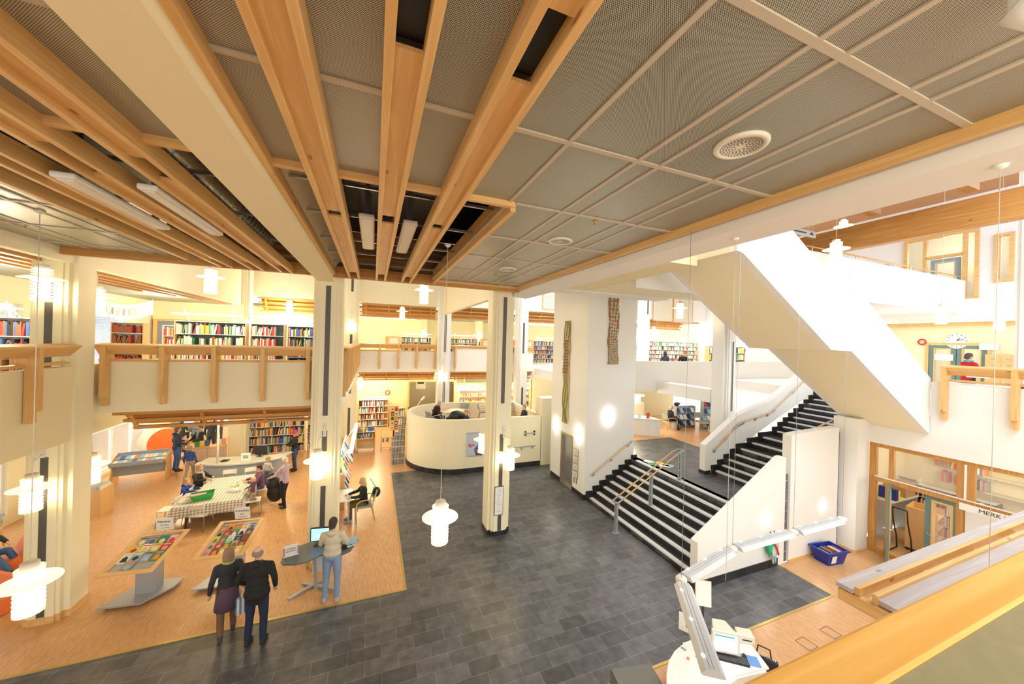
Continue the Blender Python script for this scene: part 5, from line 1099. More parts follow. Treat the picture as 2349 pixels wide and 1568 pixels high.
for n, (x, ci, cn) in enumerate(((-6.75, 6, 'green'), (-6.6, 9, 'yellow'), (-6.45, 4, 'blue'), (-6.05, 3, 'white'), (-5.9, 10, 'pink'))):
    o = bpy.data.objects.new('picture_book', FLATMESH); COL.objects.link(o); o.matrix_world = Matrix.Translation((x, 18.5+.05*n, .895)) @ Matrix.Rotation(radians(20-8*n), 4, 'Z') @ Matrix.Rotation(radians(8), 4, 'X') @ Matrix.Diagonal((.16, .02, .24, 1)); o.material_slots[0].link = 'OBJECT'; o.material_slots[0].material = BM[ci]; setp(o, '%s picture book standing on the pink-beige low cabinet' % cn, 'book', 'books on the pink-beige cabinet'); NB[0] += 1
# kids' computer corner far behind
t = thing('computer_bench', 'long white computer bench at the far end of the children area', 'desk', (-8.2, 23.9, 0)); MB().box(-1.3, 2.3, -.4, .4, .70, .74).build('desk_top', M_['whitem'], t); MB().box(-1.3, 2.3, -.3, .3, 0, .70).build('front_panel', M_['offm'], t)
monitor((-9.0, 23.75, .74), 0, 'lit monitor on the computer bench, left one', 'screen', .55, .38, 'whitem'); monitor((-7.4, 23.8, .74), radians(-20), 'lit monitor on the computer bench, right one', 'screen', .5, .36, 'whitem')
for x, lab in ((-8.45, 'left'), (-7.95, 'right')): setp(MB().box(-.09, .09, -.1, .1, 0, .42).build('computer_tower', M_['black2'], None, (x, 23.8, .74)), 'black computer tower on the computer bench, %s one' % lab, 'computer')
struct('wall_green', MB().box(-9.6, -9.25, 23.3, 23.4, 0, 3.4), col((.35, .44, .30)))
o = MB().box(-.16, .16, -.02, 0, 0, .8).build('wall_picture', M_['pinex'], None, (-9.42, 23.28, 1.8)); MB().box(-.12, .12, -.025, -.02, .06, .74).build('picture', M_['deskgrey'], o); setp(o, 'wood framed picture on the wall behind the orange round seat', 'picture')
t = thing('wooden_chair', 'low wooden chair between the orange seat and the standing group', 'chair', (-7.9, 20.2, 0), radians(20)); MB().box(-.25, .25, -.25, .25, .38, .42).build('seat', M_['birchx'], t); MB().box(-.25, -.21, -.25, .25, 0, .8).box(.21, .25, -.25, .25, 0, .8).build('side_frame', M_['birch'], t); MB().box(-.25, .25, .21, .25, .5, .8).build('backrest', M_['birchx'], t)
o = thing('magazine_box', 'low birch browser box of records in front of the white left column', 'browser box', (-8.12, 14.75, 0), 0); MB().box(-.55, .55, -.3, .3, 0, .80).build('body', M_['birch'], o); MB().box(-.5, .5, -.25, .25, .80, .9).build('contents', stripes('record_edges', (.8, .8, .75), (.2, .3, .35), 0, 30), o)
# ---- bookcases
bookcase((-5.75, 19.6, 0), 0, 2.75, 2.15, 5, 'big white bookcase in the children area, behind the woman in the pink hat', 'the children bookcase', side='whitem', back='alu', depth=.35, tmin=.028, tmax=.06)
bookcase((-5.35, 13.0, Z1), 0, 1.72, 1.95, 5, 'birch and white bookcase on the left balcony with tall leaning books', 'the left balcony bookcase', lampbar=True, tmin=.02, tmax=.05, pal=[0, 1, 3, 3, 1, 6, 9, 10, 8, 2, 3])
bookcase((-3.52, 13.0, Z1), 0, .9, 1.95, 5, 'narrow part of the left balcony bookcase with few books', 'the narrow left balcony bookcase', fill=.8, pal=[3, 1, 0, 8], lampbar=True)
bookcase((-2.85, 14.6, Z1), 0, 1.5, 1.95, 5, 'bookcase behind the white column on the left balcony', 'the bookcase behind the white column', lampbar=True)
bookcase((-2.9, 19.7, 0), 0, 1.9, 2.15, 5, 'white bookcase half hidden behind the white column in the children area', 'the half hidden bookcase in the children area', side='whitem', back='alu', depth=.35)
bookcase((-9.4, 11.9, Z1), 0, 1.9, 1.85, 4, 'bookcase of encyclopaedias in front of the upper left window', 'the encyclopaedia bookcase', pal=[2, 0, 5, 4, 2, 5], back='offm', lampbar=True)
bookcase((-8.35, 16.2, Z1), 0, .85, 1.9, 5, 'small bookcase of old red books beside the blinds', 'the small bookcase by the blinds', pal=[5, 0], back='offm', stuff=True)
bookcase((-8.45, 19.6, Z1), 0, 1.0, 1.9, 4, 'grey shelf of leaflets and boxes beside the office window', 'the leaflet shelf by the office window', pal=[3, 7, 0], back='offm', side='offm', fill=.7, stuff=True)
# trolley
t = thing('book_trolley', 'wooden book trolley with sloping shelves of books on castors', 'trolley', (-.22, 18.95, 0), 0)
for x in (-.42, .42): MB().box(x-.02, x+.02, -.22, .22, .14, 1.12).build('side_panel', M_['birch'], t)
MB().box(-.40, .40, .20, .22, .16, 1.1).build('back_panel', M_['birchx'], t)
for k, z in enumerate((.20, .70, 1.02)): MB().box(-.40, .40, -.22, .20, z-.02, z).build('shelf', M_['offm'], t)
for x in (-.38, .38):
    for y in (-.2, .2): MB().tube([(x-.015, y, .06), (x+.015, y, .06)], .055, 12).build('castor', M_['black2'], t)
MB().tube([(-.44, -.2, .14), (-.5, -.2, .5), (-.5, -.2, .8)], .015).build('push_handle', M_['offm'], t)
row(Matrix.Translation((-.60, 18.75, .702)), .78, .2, .2, .28, 'the middle shelf of the book trolley', 'books on the book trolley', lean=.5)
row(Matrix.Translation((-.60, 18.75, 1.022)), .4, .2, .12, .2, 'the top shelf of the book trolley', 'books on the book trolley', lean=.2)
o = bpy.data.objects.new('picture_book', FLATMESH); COL.objects.link(o); o.matrix_world = Matrix.Translation((.0, 18.9, 1.022)) @ Matrix.Diagonal((.26, .03, .22, 1)); o.material_slots[0].link = 'OBJECT'; o.material_slots[0].material = BM[4]; setp(o, 'large blue picture book standing upright on the book trolley', 'book')
t = thing('shopping_trolley', 'small silver wire basket trolley with books beside the book trolley', 'trolley', (.70, 18.85, 0))
w = MB()
for z in (.45, .58, .70): w.tube([(-.2, -.2, z), (.22, -.2, z), (.22, .2, z), (-.2, .2, z), (-.2, -.2, z)], .007, 5)
for q in range(7):
    x = -.2+q*.07; w.tube([(x, -.2, .70), (x, -.2, .45), (x, .2, .45), (x, .2, .70)], .005, 5)
w.build('wire_basket', M_['steel'], t); MB().tube([(-.2, -.2, .08), (-.2, -.2, 1.0), (-.3, -.2, 1.05)], .013).tube([(-.2, .2, .08), (-.2, .2, 1.0), (-.3, .2, 1.05)], .013).tube([(-.3, -.2, 1.05), (-.3, .2, 1.05)], .013).tube([(-.2, -.2, .1), (.28, -.18, .1), (.28, .18, .1), (-.2, .2, .1)], .012).build('frame', M_['steel'], t)
for x, y in ((-.2, -.2), (-.2, .2), (.26, -.18), (.26, .18)): MB().tube([(x-.01, y, .05), (x+.01, y, .05)], .05, 10).build('castor', M_['black2'], t)
row(Matrix.Translation((.53, 18.72, .46)), .34, .15, .16, .22, 'the wire basket trolley', 'books in the wire trolley')
t = thing('leaflet_stand', 'revolving wooden stand of coloured book covers', 'display stand', (1.22, 21.2, 0)); MB().box(-.22, .22, -.22, .22, .45, 1.85).build('body', M_['birch'], t); MB().tube([(0, 0, .05), (0, 0, .45)], .05).build('post', M_['darkbr'], t); MB().box(-.35, .35, -.05, .05, 0, .05).box(-.05, .05, -.35, .35, 0, .05).build('foot', M_['birchx'], t)
rnd = random.Random(4)
for k in range(5):
    for x in (-.1, .1):
        z = .52+k*.26; ci = rnd.randrange(13); o = MB().box(-.075, .075, -.02, 0, 0, .2).build('booklet', BM[ci], None, (1.22+x, 20.98, z)); MB().box(-.05, .05, -.023, -.02, .05, .14).build('cover_picture', BM[(ci+5) % 13], o)
        setp(o, '%s booklet in row %s of the revolving wooden stand, %s side' % (BC[ci][0], ['one (lowest)', 'two', 'three', 'four', 'five (highest)'][k], 'left' if x < 0 else 'right'), 'booklet', 'booklets on the revolving stand')
bookcase((-.75, 23.9, 0), 0, 1.75, 1.75, 4, 'birch display shelf on the wall behind the book trolley', 'the birch display shelf', side='birch', back='birch', fill=.9, pal=[3, 1, 0, 12, 2], stuff=True, lampbar=True)
bookcase((1.1, 23.9, 0), 0, .95, 1.15, 2, 'low birch shelf of magazines beside the display shelf', 'the low birch shelf', side='birch', back='birch', stuff=True, pal=[12, 3, 8])
bookcase((5.6, 23.9, 0), 0, 6.4, 2.2, 3, 'long white wall shelf of colourful books under the interior window', 'the long white wall shelf', side='whitem', back='whitem', fill=.95, pal=[0, 7, 9, 3, 12, 1, 7], base=.9, stuff=True, lampbar=True, hb=(.35, .5))
for k, x in enumerate((6.6, 8.2, 9.6, 10.8)):
    o = MB().box(-.4, .4, -.02, 0, -.22, .22).build('framed_print', M_['paper'], None, (x, 24.1, 2.42)); MB().box(-.22, .22, -.024, -.02, -.12, .10).build('picture', M_['greengrey' if k % 2 else 'tan'], o); setp(o, 'framed print above the long white wall shelf, %s from the left' % ['first', 'second', 'third', 'fourth'][k], 'framed print', 'framed prints above the long shelf')
bookcase((10.6, 23.0, 0), 0, 3.0, 3.0, 6, 'tall bookcase of red books seen left of the elevator shaft', 'the tall bookcase of red books', pal=[5, 0, 5], stuff=True)
t = thing('television', 'black wall television in the dim side room', 'television', (5.92, 26.9, 1.75), pi/2); MB().box(-.55, .55, -.05, .03, -.33, .33).build('bezel', M_['black2'], t); MB().box(-.51, .51, -.055, -.05, -.29, .29).build('screen', M_['black'], t)
o = MB().box(-.38, .38, -.02, 0, -.55, .55).build('framed_picture', M_['offm'], None, (3.55, 28.38, 2.3)); MB().box(-.25, .25, -.025, -.02, -.15, .35).build('picture', M_['ink'], o); setp(o, 'framed black and white picture on the dim room wall', 'framed picture')
t = thing('round_desk_lamp', 'angled white desk lamp in the doorway of the dim room', 'desk lamp', (2.7, 23.6, 0)); MB().tube([(0, 0, .75), (0, 0, 1.2), (.35, 0, 1.75)], .018).build('arm', M_['whitem'], t); MB().obox((.42, 0, 1.8), .3, .1, .1, Matrix.Rotation(-.8, 3, 'Y')).build('lamp_head', M_['whitem'], t); MB().box(-.4, .6, -.3, .3, .70, .75).box(-.35, -.3, -.25, .25, 0, .7).box(.5, .55, -.25, .25, 0, .7).build('desk_top', M_['birchx'], t)
setp(MB().ball((0, 0, 0), .26, .10, .30).ball((-.18, 0, -.05), .1, .1, .26).ball((.2, 0, -.05), .1, .1, .26).build('jacket', col((.85, .42, .38)), None, gz(918, 962, 0)+Vector((0, 2.75, .72))), 'pink padded jacket hung over a chair back beside the leaflet stand', 'jacket')
# stepped tile grille beside the curved wall
tg = MB()
for k in range(4): tg.box(.88+k*.14, .88+(k+1)*.14, 16.55, 16.65, 0, 1.24+k*.22+(.2 if k == 3 else 0))
struct('wall_tile_3', tg, brick('stair_grille', (.012, .01, .012), (.02, .015, .02), (.62, .60, .55), .05, .27, .011, .3, 0, 'XZ'))
# magazine racks behind the computer column, running away from the camera
t = thing('magazine_rack', 'long low white rack of colourful picture books running behind the column', 'book rack', (-1.0, 12.7, 0), pi/2)
MB().box(0, .03, -.25, .25, 0, 1.15).build('end_panel', M_['birch'], t); MB().box(4.8, 4.83, -.25, .25, 0, 1.15).build('end_panel', M_['birch'], t)
for k, (y, z) in enumerate(((-.20, .25), (-.10, .62), (0, .98))): MB().add([(0.03, y-.1, z), (4.8, y-.1, z), (4.8, y+.05, z+.30), (0.03, y+.05, z+.30), (0.03, y-.08, z-.02), (4.8, y-.08, z-.02), (4.8, y+.07, z+.28), (0.03, y+.07, z+.28)], [(0, 1, 2, 3), (7, 6, 5, 4), (0, 4, 5, 1), (1, 5, 6, 2), (2, 6, 7, 3), (3, 7, 4, 0)]).build('shelf', M_['whitem'], t)
MB().box(0.3, 4.6, -.45, -.33, 1.75, 1.80).build('lamp_bar', M_['tube'], t); MB().bar((1, .1, 1.1), (1, -.4, 1.85), .03, .03).bar((4, .1, 1.1), (4, -.4, 1.85), .03, .03).build('lamp_arm', M_['offm'], t)
MR = Matrix.Translation((-1.0, 12.7, 0)) @ Matrix.Rotation(pi/2, 4, 'Z'); rnd = random.Random(8)
for k, (y, z) in enumerate(((-.20, .25), (-.10, .62), (0, .98))):
    for i in range(11):
        ci = rnd.randrange(13); o = bpy.data.objects.new('picture_book', FLATMESH); COL.objects.link(o)
        o.matrix_world = MR @ Matrix.Translation((.3+i*.42, y-.05, z+.12)) @ Matrix.Rotation(radians(-27), 4, 'X') @ Matrix.Translation((0, 0, -.1)) @ Matrix.Diagonal((.2+.08*rnd.random(), .015, .24, 1)); o.material_slots[0].link = 'OBJECT'; o.material_slots[0].material = BM[ci]; NB[0] += 1
        setp(o, '%s picture book, %s from the near end, %s tier of the white rack' % (BC[ci][0], ORD(i+1), ['lower', 'middle', 'upper'][k]), 'book', 'picture books on the long white rack')
t = thing('writing_desk', 'small white desk where the blonde woman sits by the slate floor', 'desk', (-.78, 12.1, 0), 0)
MB().box(-.28, .28, -.45, .45, .70, .73).build('desk_top', M_['whitem'], t); MB().box(-.34, -.31, -.5, .5, 0, 1.15).build('side_panel', M_['birch'], t); [MB().box(.2, .24, y-.02, y+.02, 0, .7).build('leg', M_['alu'], t) for y in (-.4, .4)]
# ---- level 1, back and right rows of bookcases
for k, (x, lab) in enumerate(((1.7, 'left'), (4.9, 'second'), (8.0, 'third'), (11.2, 'right'))):
    o = bookcase((x, 24.0, Z1), 0, 1.9, 1.75, 5, 'bookcase behind the back balcony rail, %s one' % lab, 'the %s bookcase behind the back balcony' % lab, stuff=True, back='whitem', lampbar=True)
    p = MB().box(-.98, -.02, -.05, 0, .9, 1.75).build('end_sign_panel', M_['birch'], o); MB().box(-.75, -.2, -.06, -.05, 1.25, 1.65).build('sign_sheet', M_['paper'], p)
for k, (x, w, y) in enumerate(((17.0, 1.6, 20.6), (19.0, 3.9, 20.6), (22.95, .95, 20.6), (26.6, 2.0, 20.6))):
    if k == 3: continue
    bookcase((x-1.9*0, y, Z1), 0, w, 1.95, 6, 'upper bookcase seen between the elevator shaft and the white column, %s' % ['left', 'middle', 'right'][k], 'the %s upper bookcase by the shaft' % ['left', 'middle', 'right'][k], stuff=k != 1, back='teal' if k != 1 else 'whitem', lampbar=True, pal=[3, 3, 1, 0, 8, 6, 3], side='birch', tmin=.03, tmax=.07)
bookcase((18.6, 15.2, Z1), 0, 3.1, 1.7, 4, 'upper bookcase of upright book covers right of the white column', 'the bookcase right of the white column', stuff=True, back='whitem', pal=[3, 6, 2, 3, 9], tmin=.05, tmax=.15, lampbar=True)
t = thing('reading_table', 'long white table behind the upper white parapet', 'table', (14.3, 15.0, Z1)); MB().box(-1.6, 1.6, -.4, .4, .72, .75).build('table_top', M_['whitem'], t); [MB().box(x-.025, x+.025, -.3, .3, 0, .72).build('leg', M_['alu'], t) for x in (-1.47, 1.47)]
# ---- mezzanine reading area
t = thing('curved_counter', 'white curved counter with papers on the mezzanine', 'counter', (12.55, 13.75, ZM)); cvp = [(-.75, .5), (-.75, .1), (-.3, -.3), (.2, -.6), (.42, -.72), (.42, .1), (0, .5)]
MB().prism([(-.70, .45), (-.7, .1), (-.25, -.27), (.2, -.55), (.38, -.66), (.38, .1), (0, .45)], 'z', 0, .78).build('front_panel', M_['whitem'], t); MB().prism(cvp, 'z', .78, .81).build('counter_top', M_['whitem'], t)
for n, (dx, m, lab) in enumerate(((-.3, 'paper', 'white paper leaflet standing on the curved counter'), (.1, 'red', 'red folder standing on the curved counter'))): setp(MB().box(-.14, .14, -.01, .01, 0, .26).build('leaflet', M_[m], None, (12.5+dx, 13.6+dx*-.3, ZM+.81), .3), lab, 'leaflet')
t = thing('low_wall_shelf', 'beige low shelf wall with leaflets behind the curved counter', 'shelf', (11.6, 15.6, ZM)); MB().box(-1.8, 2.6, 0, .35, 0, 1.15).build('body', col((.62, .58, .45)), t); MB().box(-1.8, 2.6, .02, .1, 1.5, 1.58).build('lamp_bar', M_['tube'], t); MB().box(-1.8, 2.6, .3, .35, 1.15, 1.6).build('back_panel', M_['offm'], t)
def magrack(loc, rz, w, h, n, label):
    t = thing('magazine_shelf', label, 'magazine shelf', loc, rz); MB().box(0, w, .2, .24, 0, h).box(0, .02, 0, .2, 0, h).box(w-.02, w, 0, .2, 0, h).build('frame', M_['alu'], t); rnd = random.Random(int(w*100+h*7))
    for k in range(n):
        z = .1+k*(h-.1)/n; MB().add([(.02, .0, z), (w-.02, .0, z), (w-.02, .18, z+.24), (.02, .18, z+.24), (.02, .02, z-.02), (w-.02, .02, z-.02), (w-.02, .2, z+.22), (.02, .2, z+.22)], [(0, 1, 2, 3), (7, 6, 5, 4), (0, 4, 5, 1), (1, 5, 6, 2), (2, 6, 7, 3), (3, 7, 4, 0)]).build('shelf', M_['alu'], t)
        for i in range(int(w/.24)):
            ci = rnd.choice([0, 3, 2, 8, 12, 11, 3]); M = Matrix.Translation(loc) @ Matrix.Rotation(rz, 4, 'Z') @ Matrix.Translation((.14+i*.24, .06, z+.12)) @ Matrix.Rotation(radians(-36), 4, 'X') @ Matrix.Translation((0, -.01, -.12)); NB[0] += 1
            o = bpy.data.objects.new('magazine', FLATMESH); COL.objects.link(o); o.matrix_world = M @ Matrix.Diagonal((.19, .008, .26, 1)); o.material_slots[0].link = 'OBJECT'; o.material_slots[0].material = BM[ci]
            setp(o, '%s magazine, %s from left, tier %s of the %s' % (BC[ci][0], ORD(i+1), ['one', 'two', 'three', 'four', 'five'][k], label.split(',')[0]), 'magazine', 'magazines on the mezzanine shelves')
magrack((15.1, 14.2, ZM), radians(-5), 1.25, 1.15, 3, 'low grey magazine shelf, right of the woman in the hat')
magrack((16.35, 13.6, ZM), radians(-10), 1.2, 1.9, 5, 'tall grey magazine shelf, beyond the empty armchair')
setp(MB().ball((0, 0, .1), .16, .12, .1).ball((.15, 0, .12), .08, .06, .06).build('handbag', M_['black2'], None, (15.2, 14.3, ZM+1.16)), 'black bag lying on the low grey magazine shelf', 'bag')
for n, (x, y, a, ci, lab) in enumerate(((1488, 1058, .4, 3, 'white brochure on the mezzanine floor, left one'), (1497, 1064, 1.2, 6, 'green brochure on the mezzanine floor, next to the white one'), (1516, 1062, .2, 9, 'yellow-green brochure on the mezzanine floor in the middle'), (1524, 1068, 1.0, 3, 'white brochure under the handrail on the mezzanine floor'), (1533, 1067, .5, 12, 'blue brochure on the mezzanine floor, right one'))):
    setp(MB().box(-.13, .13, -.17, .17, 0, .006).build('brochure', BM[ci], None, gz(x, y, ZM), a), lab, 'brochure', 'brochures lying on the mezzanine floor')
# ---- curved corner table
t = thing('round_table', 'round birch table inside the curved white wall', 'table', (3.85, 17.1, 1.45)); MB().lathe([(.001, .70), (.62, .70), (.62, .73), (.001, .73)], 28).build('table_top', M_['birchx'], t); MB().tube([(0, 0, 0), (0, 0, .70)], .04).bar((-.4, 0, .02), (.4, 0, .02), .05, .04).bar((0, -.4, .02), (0, .4, .02), .05, .04).build('foot', M_['birch'], t)
setp(MB().box(-.3, .3, -.2, .2, 0, .008).obox((.1, .05, .02), .4, .28, .01, Matrix.Rotation(.3, 3, 'Z')).build('newspaper', M_['paper'], None, (3.45, 17.0, 2.18), .4), 'open newspaper on the round birch table', 'newspaper')
setp(MB().ball((0, 0, .25), .34, .20, .26).ball((-.3, 0, .12), .2, .15, .14).ball((.25, .02, .2), .18, .14, .22).build('coat', M_['black2'], None, (3.55, 15.6, 2.0)), 'black coat draped over a chair behind the curved wall rim', 'coat')
setp(MB().ball((0, 0, .1), .35, .2, .14).build('coat', M_['deskgrey'], None, (2.35, 16.0, 1.98)), 'dark grey coat lying at the left inside the curved wall', 'coat')
# ---- blue crate, umbrellas
t = thing('storage_crate', 'blue plastic crate full of books on the orange floor', 'crate', (11.55, 5.64, 0), radians(-8))
mb = MB().add([(-.26, -.17, .0), (.26, -.17, 0), (.26, .17, 0), (-.26, .17, 0), (-.34, -.23, .36), (.34, -.23, .36), (.34, .23, .36), (-.34, .23, .36)], [(0, 1, 2, 3), (0, 4, 5, 1), (1, 5, 6, 2), (2, 6, 7, 3), (3, 7, 4, 0)]); o = mb.build('tub', M_['blue'], t); o.modifiers.new('s', 'SOLIDIFY').thickness = .012
MB().box(-.37, .37, -.26, -.22, .33, .37).box(-.37, .37, .22, .26, .33, .37).box(-.37, -.33, -.22, .22, .33, .37).box(.33, .37, -.22, .22, .33, .37).build('rim', M_['blue'], t); MB().obox((-.12, -.212, .17), .16, .004, .2, Matrix.Rotation(radians(9), 3, 'X')).build('label_sheet', M_['paper'], t)
Mt = Matrix.Translation((11.55, 5.64, .0)) @ Matrix.Rotation(radians(-8), 4, 'Z')
for k in range(13):
    ci = [3, 2, 8, 3, 5, 0, 3, 2, 3, 8, 3, 5, 3][k]; M = Mt @ Matrix.Translation((-.26+k*.038, -.14, .08)) @ Matrix.Rotation(radians(8+k), 4, 'Y'); NB[0] += 1
    o = bpy.data.objects.new('book', BOOKMESH); COL.objects.link(o); o.matrix_world = M @ Matrix.Diagonal((.024, .26, .24+.02*(k % 3), 1)); o.material_slots[0].link = 'OBJECT'; o.material_slots[0].material = BM[ci]; setp(o, '%s book standing in the blue plastic crate, %s from its left end' % (BC[ci][0], ORD(k+1)), 'book', 'books in the blue crate')
for n, (dx, m, c, lab) in enumerate(((-.07, 'green', (.05, .55, .25), 'green folded umbrella hanging on the white stair wall'), (.08, 'red', (.80, .78, .74), 'white and red patterned umbrella hanging on the white stair wall'))):
    t = thing('umbrella', lab, 'umbrella', (9.62+dx, 5.90, 1.0), 0)
    MB().tube([(0, 0, 0), (0, 0, -.12), (-.02, 0, -.2)], .014).build('umbrella_handle', M_['black2'], t)
    f = MB(); pr = [(.02, -.12), (.07, -.22), (.13, -.42), (.09, -.60), (.015, -.85)]; nn = 12; vs = []
    for r, z in pr:
        for k in range(nn): q = r*(1.25 if k % 2 else .7); vs.append((q*cos(2*pi*k/nn), q*.5*sin(2*pi*k/nn), z*(1 if n else .75)))
    f.add(vs, [(i*nn+k, i*nn+(k+1) % nn, (i+1)*nn+(k+1) % nn, (i+1)*nn+k) for i in range(4) for k in range(nn)], 0, True); f.build('canopy', col(c), t)
    if n: MB().prism([(-.09, -.28), (-.04, -.30), (.10, -.58), (.05, -.60)], 'y', -.085, -.07).build('red_stripe', M_['red'], t); MB().prism([(-.08, -.62), (.0, -.60), (-.02, -.8)], 'y', -.075, -.06).build('blue_patch', col((.25, .55, .7)), t)
# ---- reception desk lower right
ZD = .76
d = thing('reception_desk', 'white rounded reception desk with computer at the bottom edge', 'desk', (5.3, 3.6, 0))
def dp(px, py, z=ZD): v = gz(px, py, z); return (v.x-5.3, v.y-3.6)
edge = [dp(*q) for q in ((1702, 1448), (1655, 1450), (1610, 1458), (1572, 1472), (1548, 1492), (1534, 1515), (1529, 1545), (1530, 1600), (1600, 1640))]+[dp(1655, 1600), dp(1662, 1568), dp(1690, 1548), dp(1722, 1540), dp(1764, 1531)]
MB().prism(edge, 'z', ZD-.03, ZD).build('desk_top', M_['whitem'], d); MB().prism([(x*.9-.02, y*.9-.02) for x, y in edge], 'z', 0, ZD-.03).build('front_panel', M_['offm'], d)
def onD(px, py, z=ZD): return gz(px, py, z)
p = onD(1655, 1500)
t = thing('crt_monitor', 'bulky beige computer monitor with a pale lit screen on the reception desk', 'monitor', (p.x+.12, p.y+.10, ZD), radians(-35))
MB().box(-.20, .20, -.20, -.15, .06, .40).build('bezel', M_['offm'], t, bevel=.012); MB().box(-.165, .165, -.206, -.20, .10, .36).build('screen', M_['screenw'], t); MB().box(-.16, .12, -.209, -.206, .325, .345).build('menu_bar', col((.1, .5, .5)), t)
MB().add([(-.17, -.15, .08), (.17, -.15, .08), (.17, -.15, .38), (-.17, -.15, .38), (-.10, .16, .12), (.10, .16, .12), (.10, .16, .34), (-.10, .16, .34)], [(0, 1, 2, 3), (7, 6, 5, 4), (0, 4, 5, 1), (1, 5, 6, 2), (2, 6, 7, 3), (3, 7, 4, 0)]).build('tube_housing', M_['offm'], t, bevel=.015); MB().lathe([(.13, 0), (.12, .03), (.05, .07), (.001, .07)], 16).build('foot', M_['offm'], t)
p = onD(1680, 1512); t = thing('keyboard', 'black keyboard on the reception desk', 'keyboard', (p.x, p.y, ZD), radians(-38)); MB().box(-.22, .22, -.08, .08, 0, .02).build('case', M_['black2'], t)
kk = MB()
for j in range(5):
    for i in range(15): kk.box(-.205+i*.0275, -.182+i*.0275, -.068+j*.028, -.045+j*.028, .02, .027)
kk.build('keys', col((.10, .10, .11)), t)
p = onD(1722, 1515); setp(MB().box(-.12, .12, -.1, .1, 0, .004).build('mouse_pad', col((.15, .32, .70)), None, (p.x, p.y, ZD), radians(-35)), 'blue mouse pad on the reception desk', 'mouse pad')
p = onD(1708, 1507); setp(MB().ball((0, 0, .016), .032, .055, .018).build('computer_mouse', M_['black2'], None, (p.x, p.y, ZD+.004), radians(-35)), 'black computer mouse on the blue pad', 'computer mouse')
p = onD(1568, 1488); setp(MB().box(-.02, .02, -.04, .04, 0, .012).build('phone', M_['bluegrey'], None, (p.x, p.y, ZD), .3), 'small blue-grey phone at the left of the reception desk', 'phone')
for n, (x, y, c, lab) in enumerate(((1578, 1510, (.75, .25, .1), 'small orange and white leaflet on the reception desk'), (1600, 1508, (.2, .3, .7), 'small blue leaflet on the reception desk'), (1575, 1478, (.9, .85, .8), 'white leaflet with a face near the light chain on the reception desk'))):
    p = onD(x, y); o = MB().box(-.05, .05, -.035, .035, 0, .003).build('leaflet', M_['paper'], None, (p.x, p.y, ZD), .6+n); MB().box(-.03, .03, -.02, .02, .003, .004).build('picture', col(c), o); setp(o, lab, 'leaflet')
p = onD(1705, 1475); t = thing('label_printer', 'small white printer right of the beige monitor', 'printer', (p.x+.1, p.y+.05, ZD), radians(-35)); MB().box(-.12, .12, -.1, .1, 0, .12).build('case', M_['offm'], t, bevel=.01); MB().box(-.07, .07, -.102, -.1, .05, .07).build('slot', M_['black2'], t)
p = onD(1580, 1452); t = thing('paper_display', 'white paper sheets standing behind the light chain on the desk', 'sheet holder', (p.x, p.y, ZD), radians(-60)); MB().box(-.16, .16, -.005, .005, 0, .30).build('sheet', M_['paper'], t); MB().box(-.05, .03, -.008, -.005, .08, .16).build('picture', col((.5, .3, .2)), t)
t = thing('information_screen', 'white tilted sign panel on a pole behind the light chain', 'sign', gz(1612, 1445, ZD), radians(-35)); MB().tube([(0, 0, 0), (0, .02, .45)], .018).build('pole', M_['black2'], t); MB().obox((.0, .02, .62), .24, .02, .40, Matrix.Rotation(radians(-6), 3, 'X')).build('sign_board', M_['paper'], t); MB().obox((0, .036, .62), .26, .012, .42, Matrix.Rotation(radians(-6), 3, 'X')).build('rim', M_['birch'], t)
t = thing('swivel_chair', 'black desk chair in the cut-out of the reception desk', 'chair', (5.6, 2.85, 0), radians(150)); MB().lathe([(.001, .44), (.24, .44), (.26, .48), (.22, .52), (.001, .53)], 20).build('seat', M_['black2'], t); MB().box(-.2, .2, .2, .26, .6, 1.0).build('backrest', M_['black2'], t, bevel=.05); MB().tube([(0, 0, .03), (0, 0, .44)], .03).bar((-.28, 0, .03), (.28, 0, .03), .04, .04).bar((0, -.28, .03), (0, .28, .03), .04, .04).build('foot', M_['black2'], t)
p = gz(1752, 1505, .55); t = thing('tote_bag', 'black fabric bag with white lettering hanging at the reception desk corner', 'bag', (p.x, p.y, .2), radians(-60)); MB().box(-.2, .2, -.04, .04, 0, .36).build('cloth_body', M_['black2'], t, bevel=.03); text('MAGASINET', .06, (0, 0, .365), t, M_['paper'], (0, 0, pi)); MB().tube([(-.1, 0, .36), (-.08, 0, .5), (.08, 0, .5), (.1, 0, .36)], .012).build('strap', M_['black2'], t)
t = thing('grey_partition', 'grey felt-topped panel at the bottom edge left of the reception desk', 'partition', gz(1490, 1578, .5), radians(-12)); MB().box(-.45, .22, -.5, .35, 0, .03).build('felt_top', M_['greyfelt'], t); MB().box(-.46, .23, -.51, .36, -.5, 0).build('body', M_['deskgrey'], t)
for n, (x, y) in enumerate(((1850, 1476), (1905, 1450))):
    t = thing('floor_socket_box', ['square floor socket outline nearer the desk', 'square floor socket outline farther from the desk'][n], 'floor socket', gz(x, y, 0), radians(2), 'floor socket boxes in the orange floor'); f = MB().box(-.13, .13, -.13, -.12, 0, .006).box(-.13, .13, .12, .13, 0, .006).box(-.13, -.12, -.12, .12, 0, .006).box(.12, .13, -.12, .12, 0, .006); f.build('rim', col((.35, .15, .08)), t); MB().box(-.1, .0, -.12, -.09, 0, .004).build('flap', M_['alu'], t)
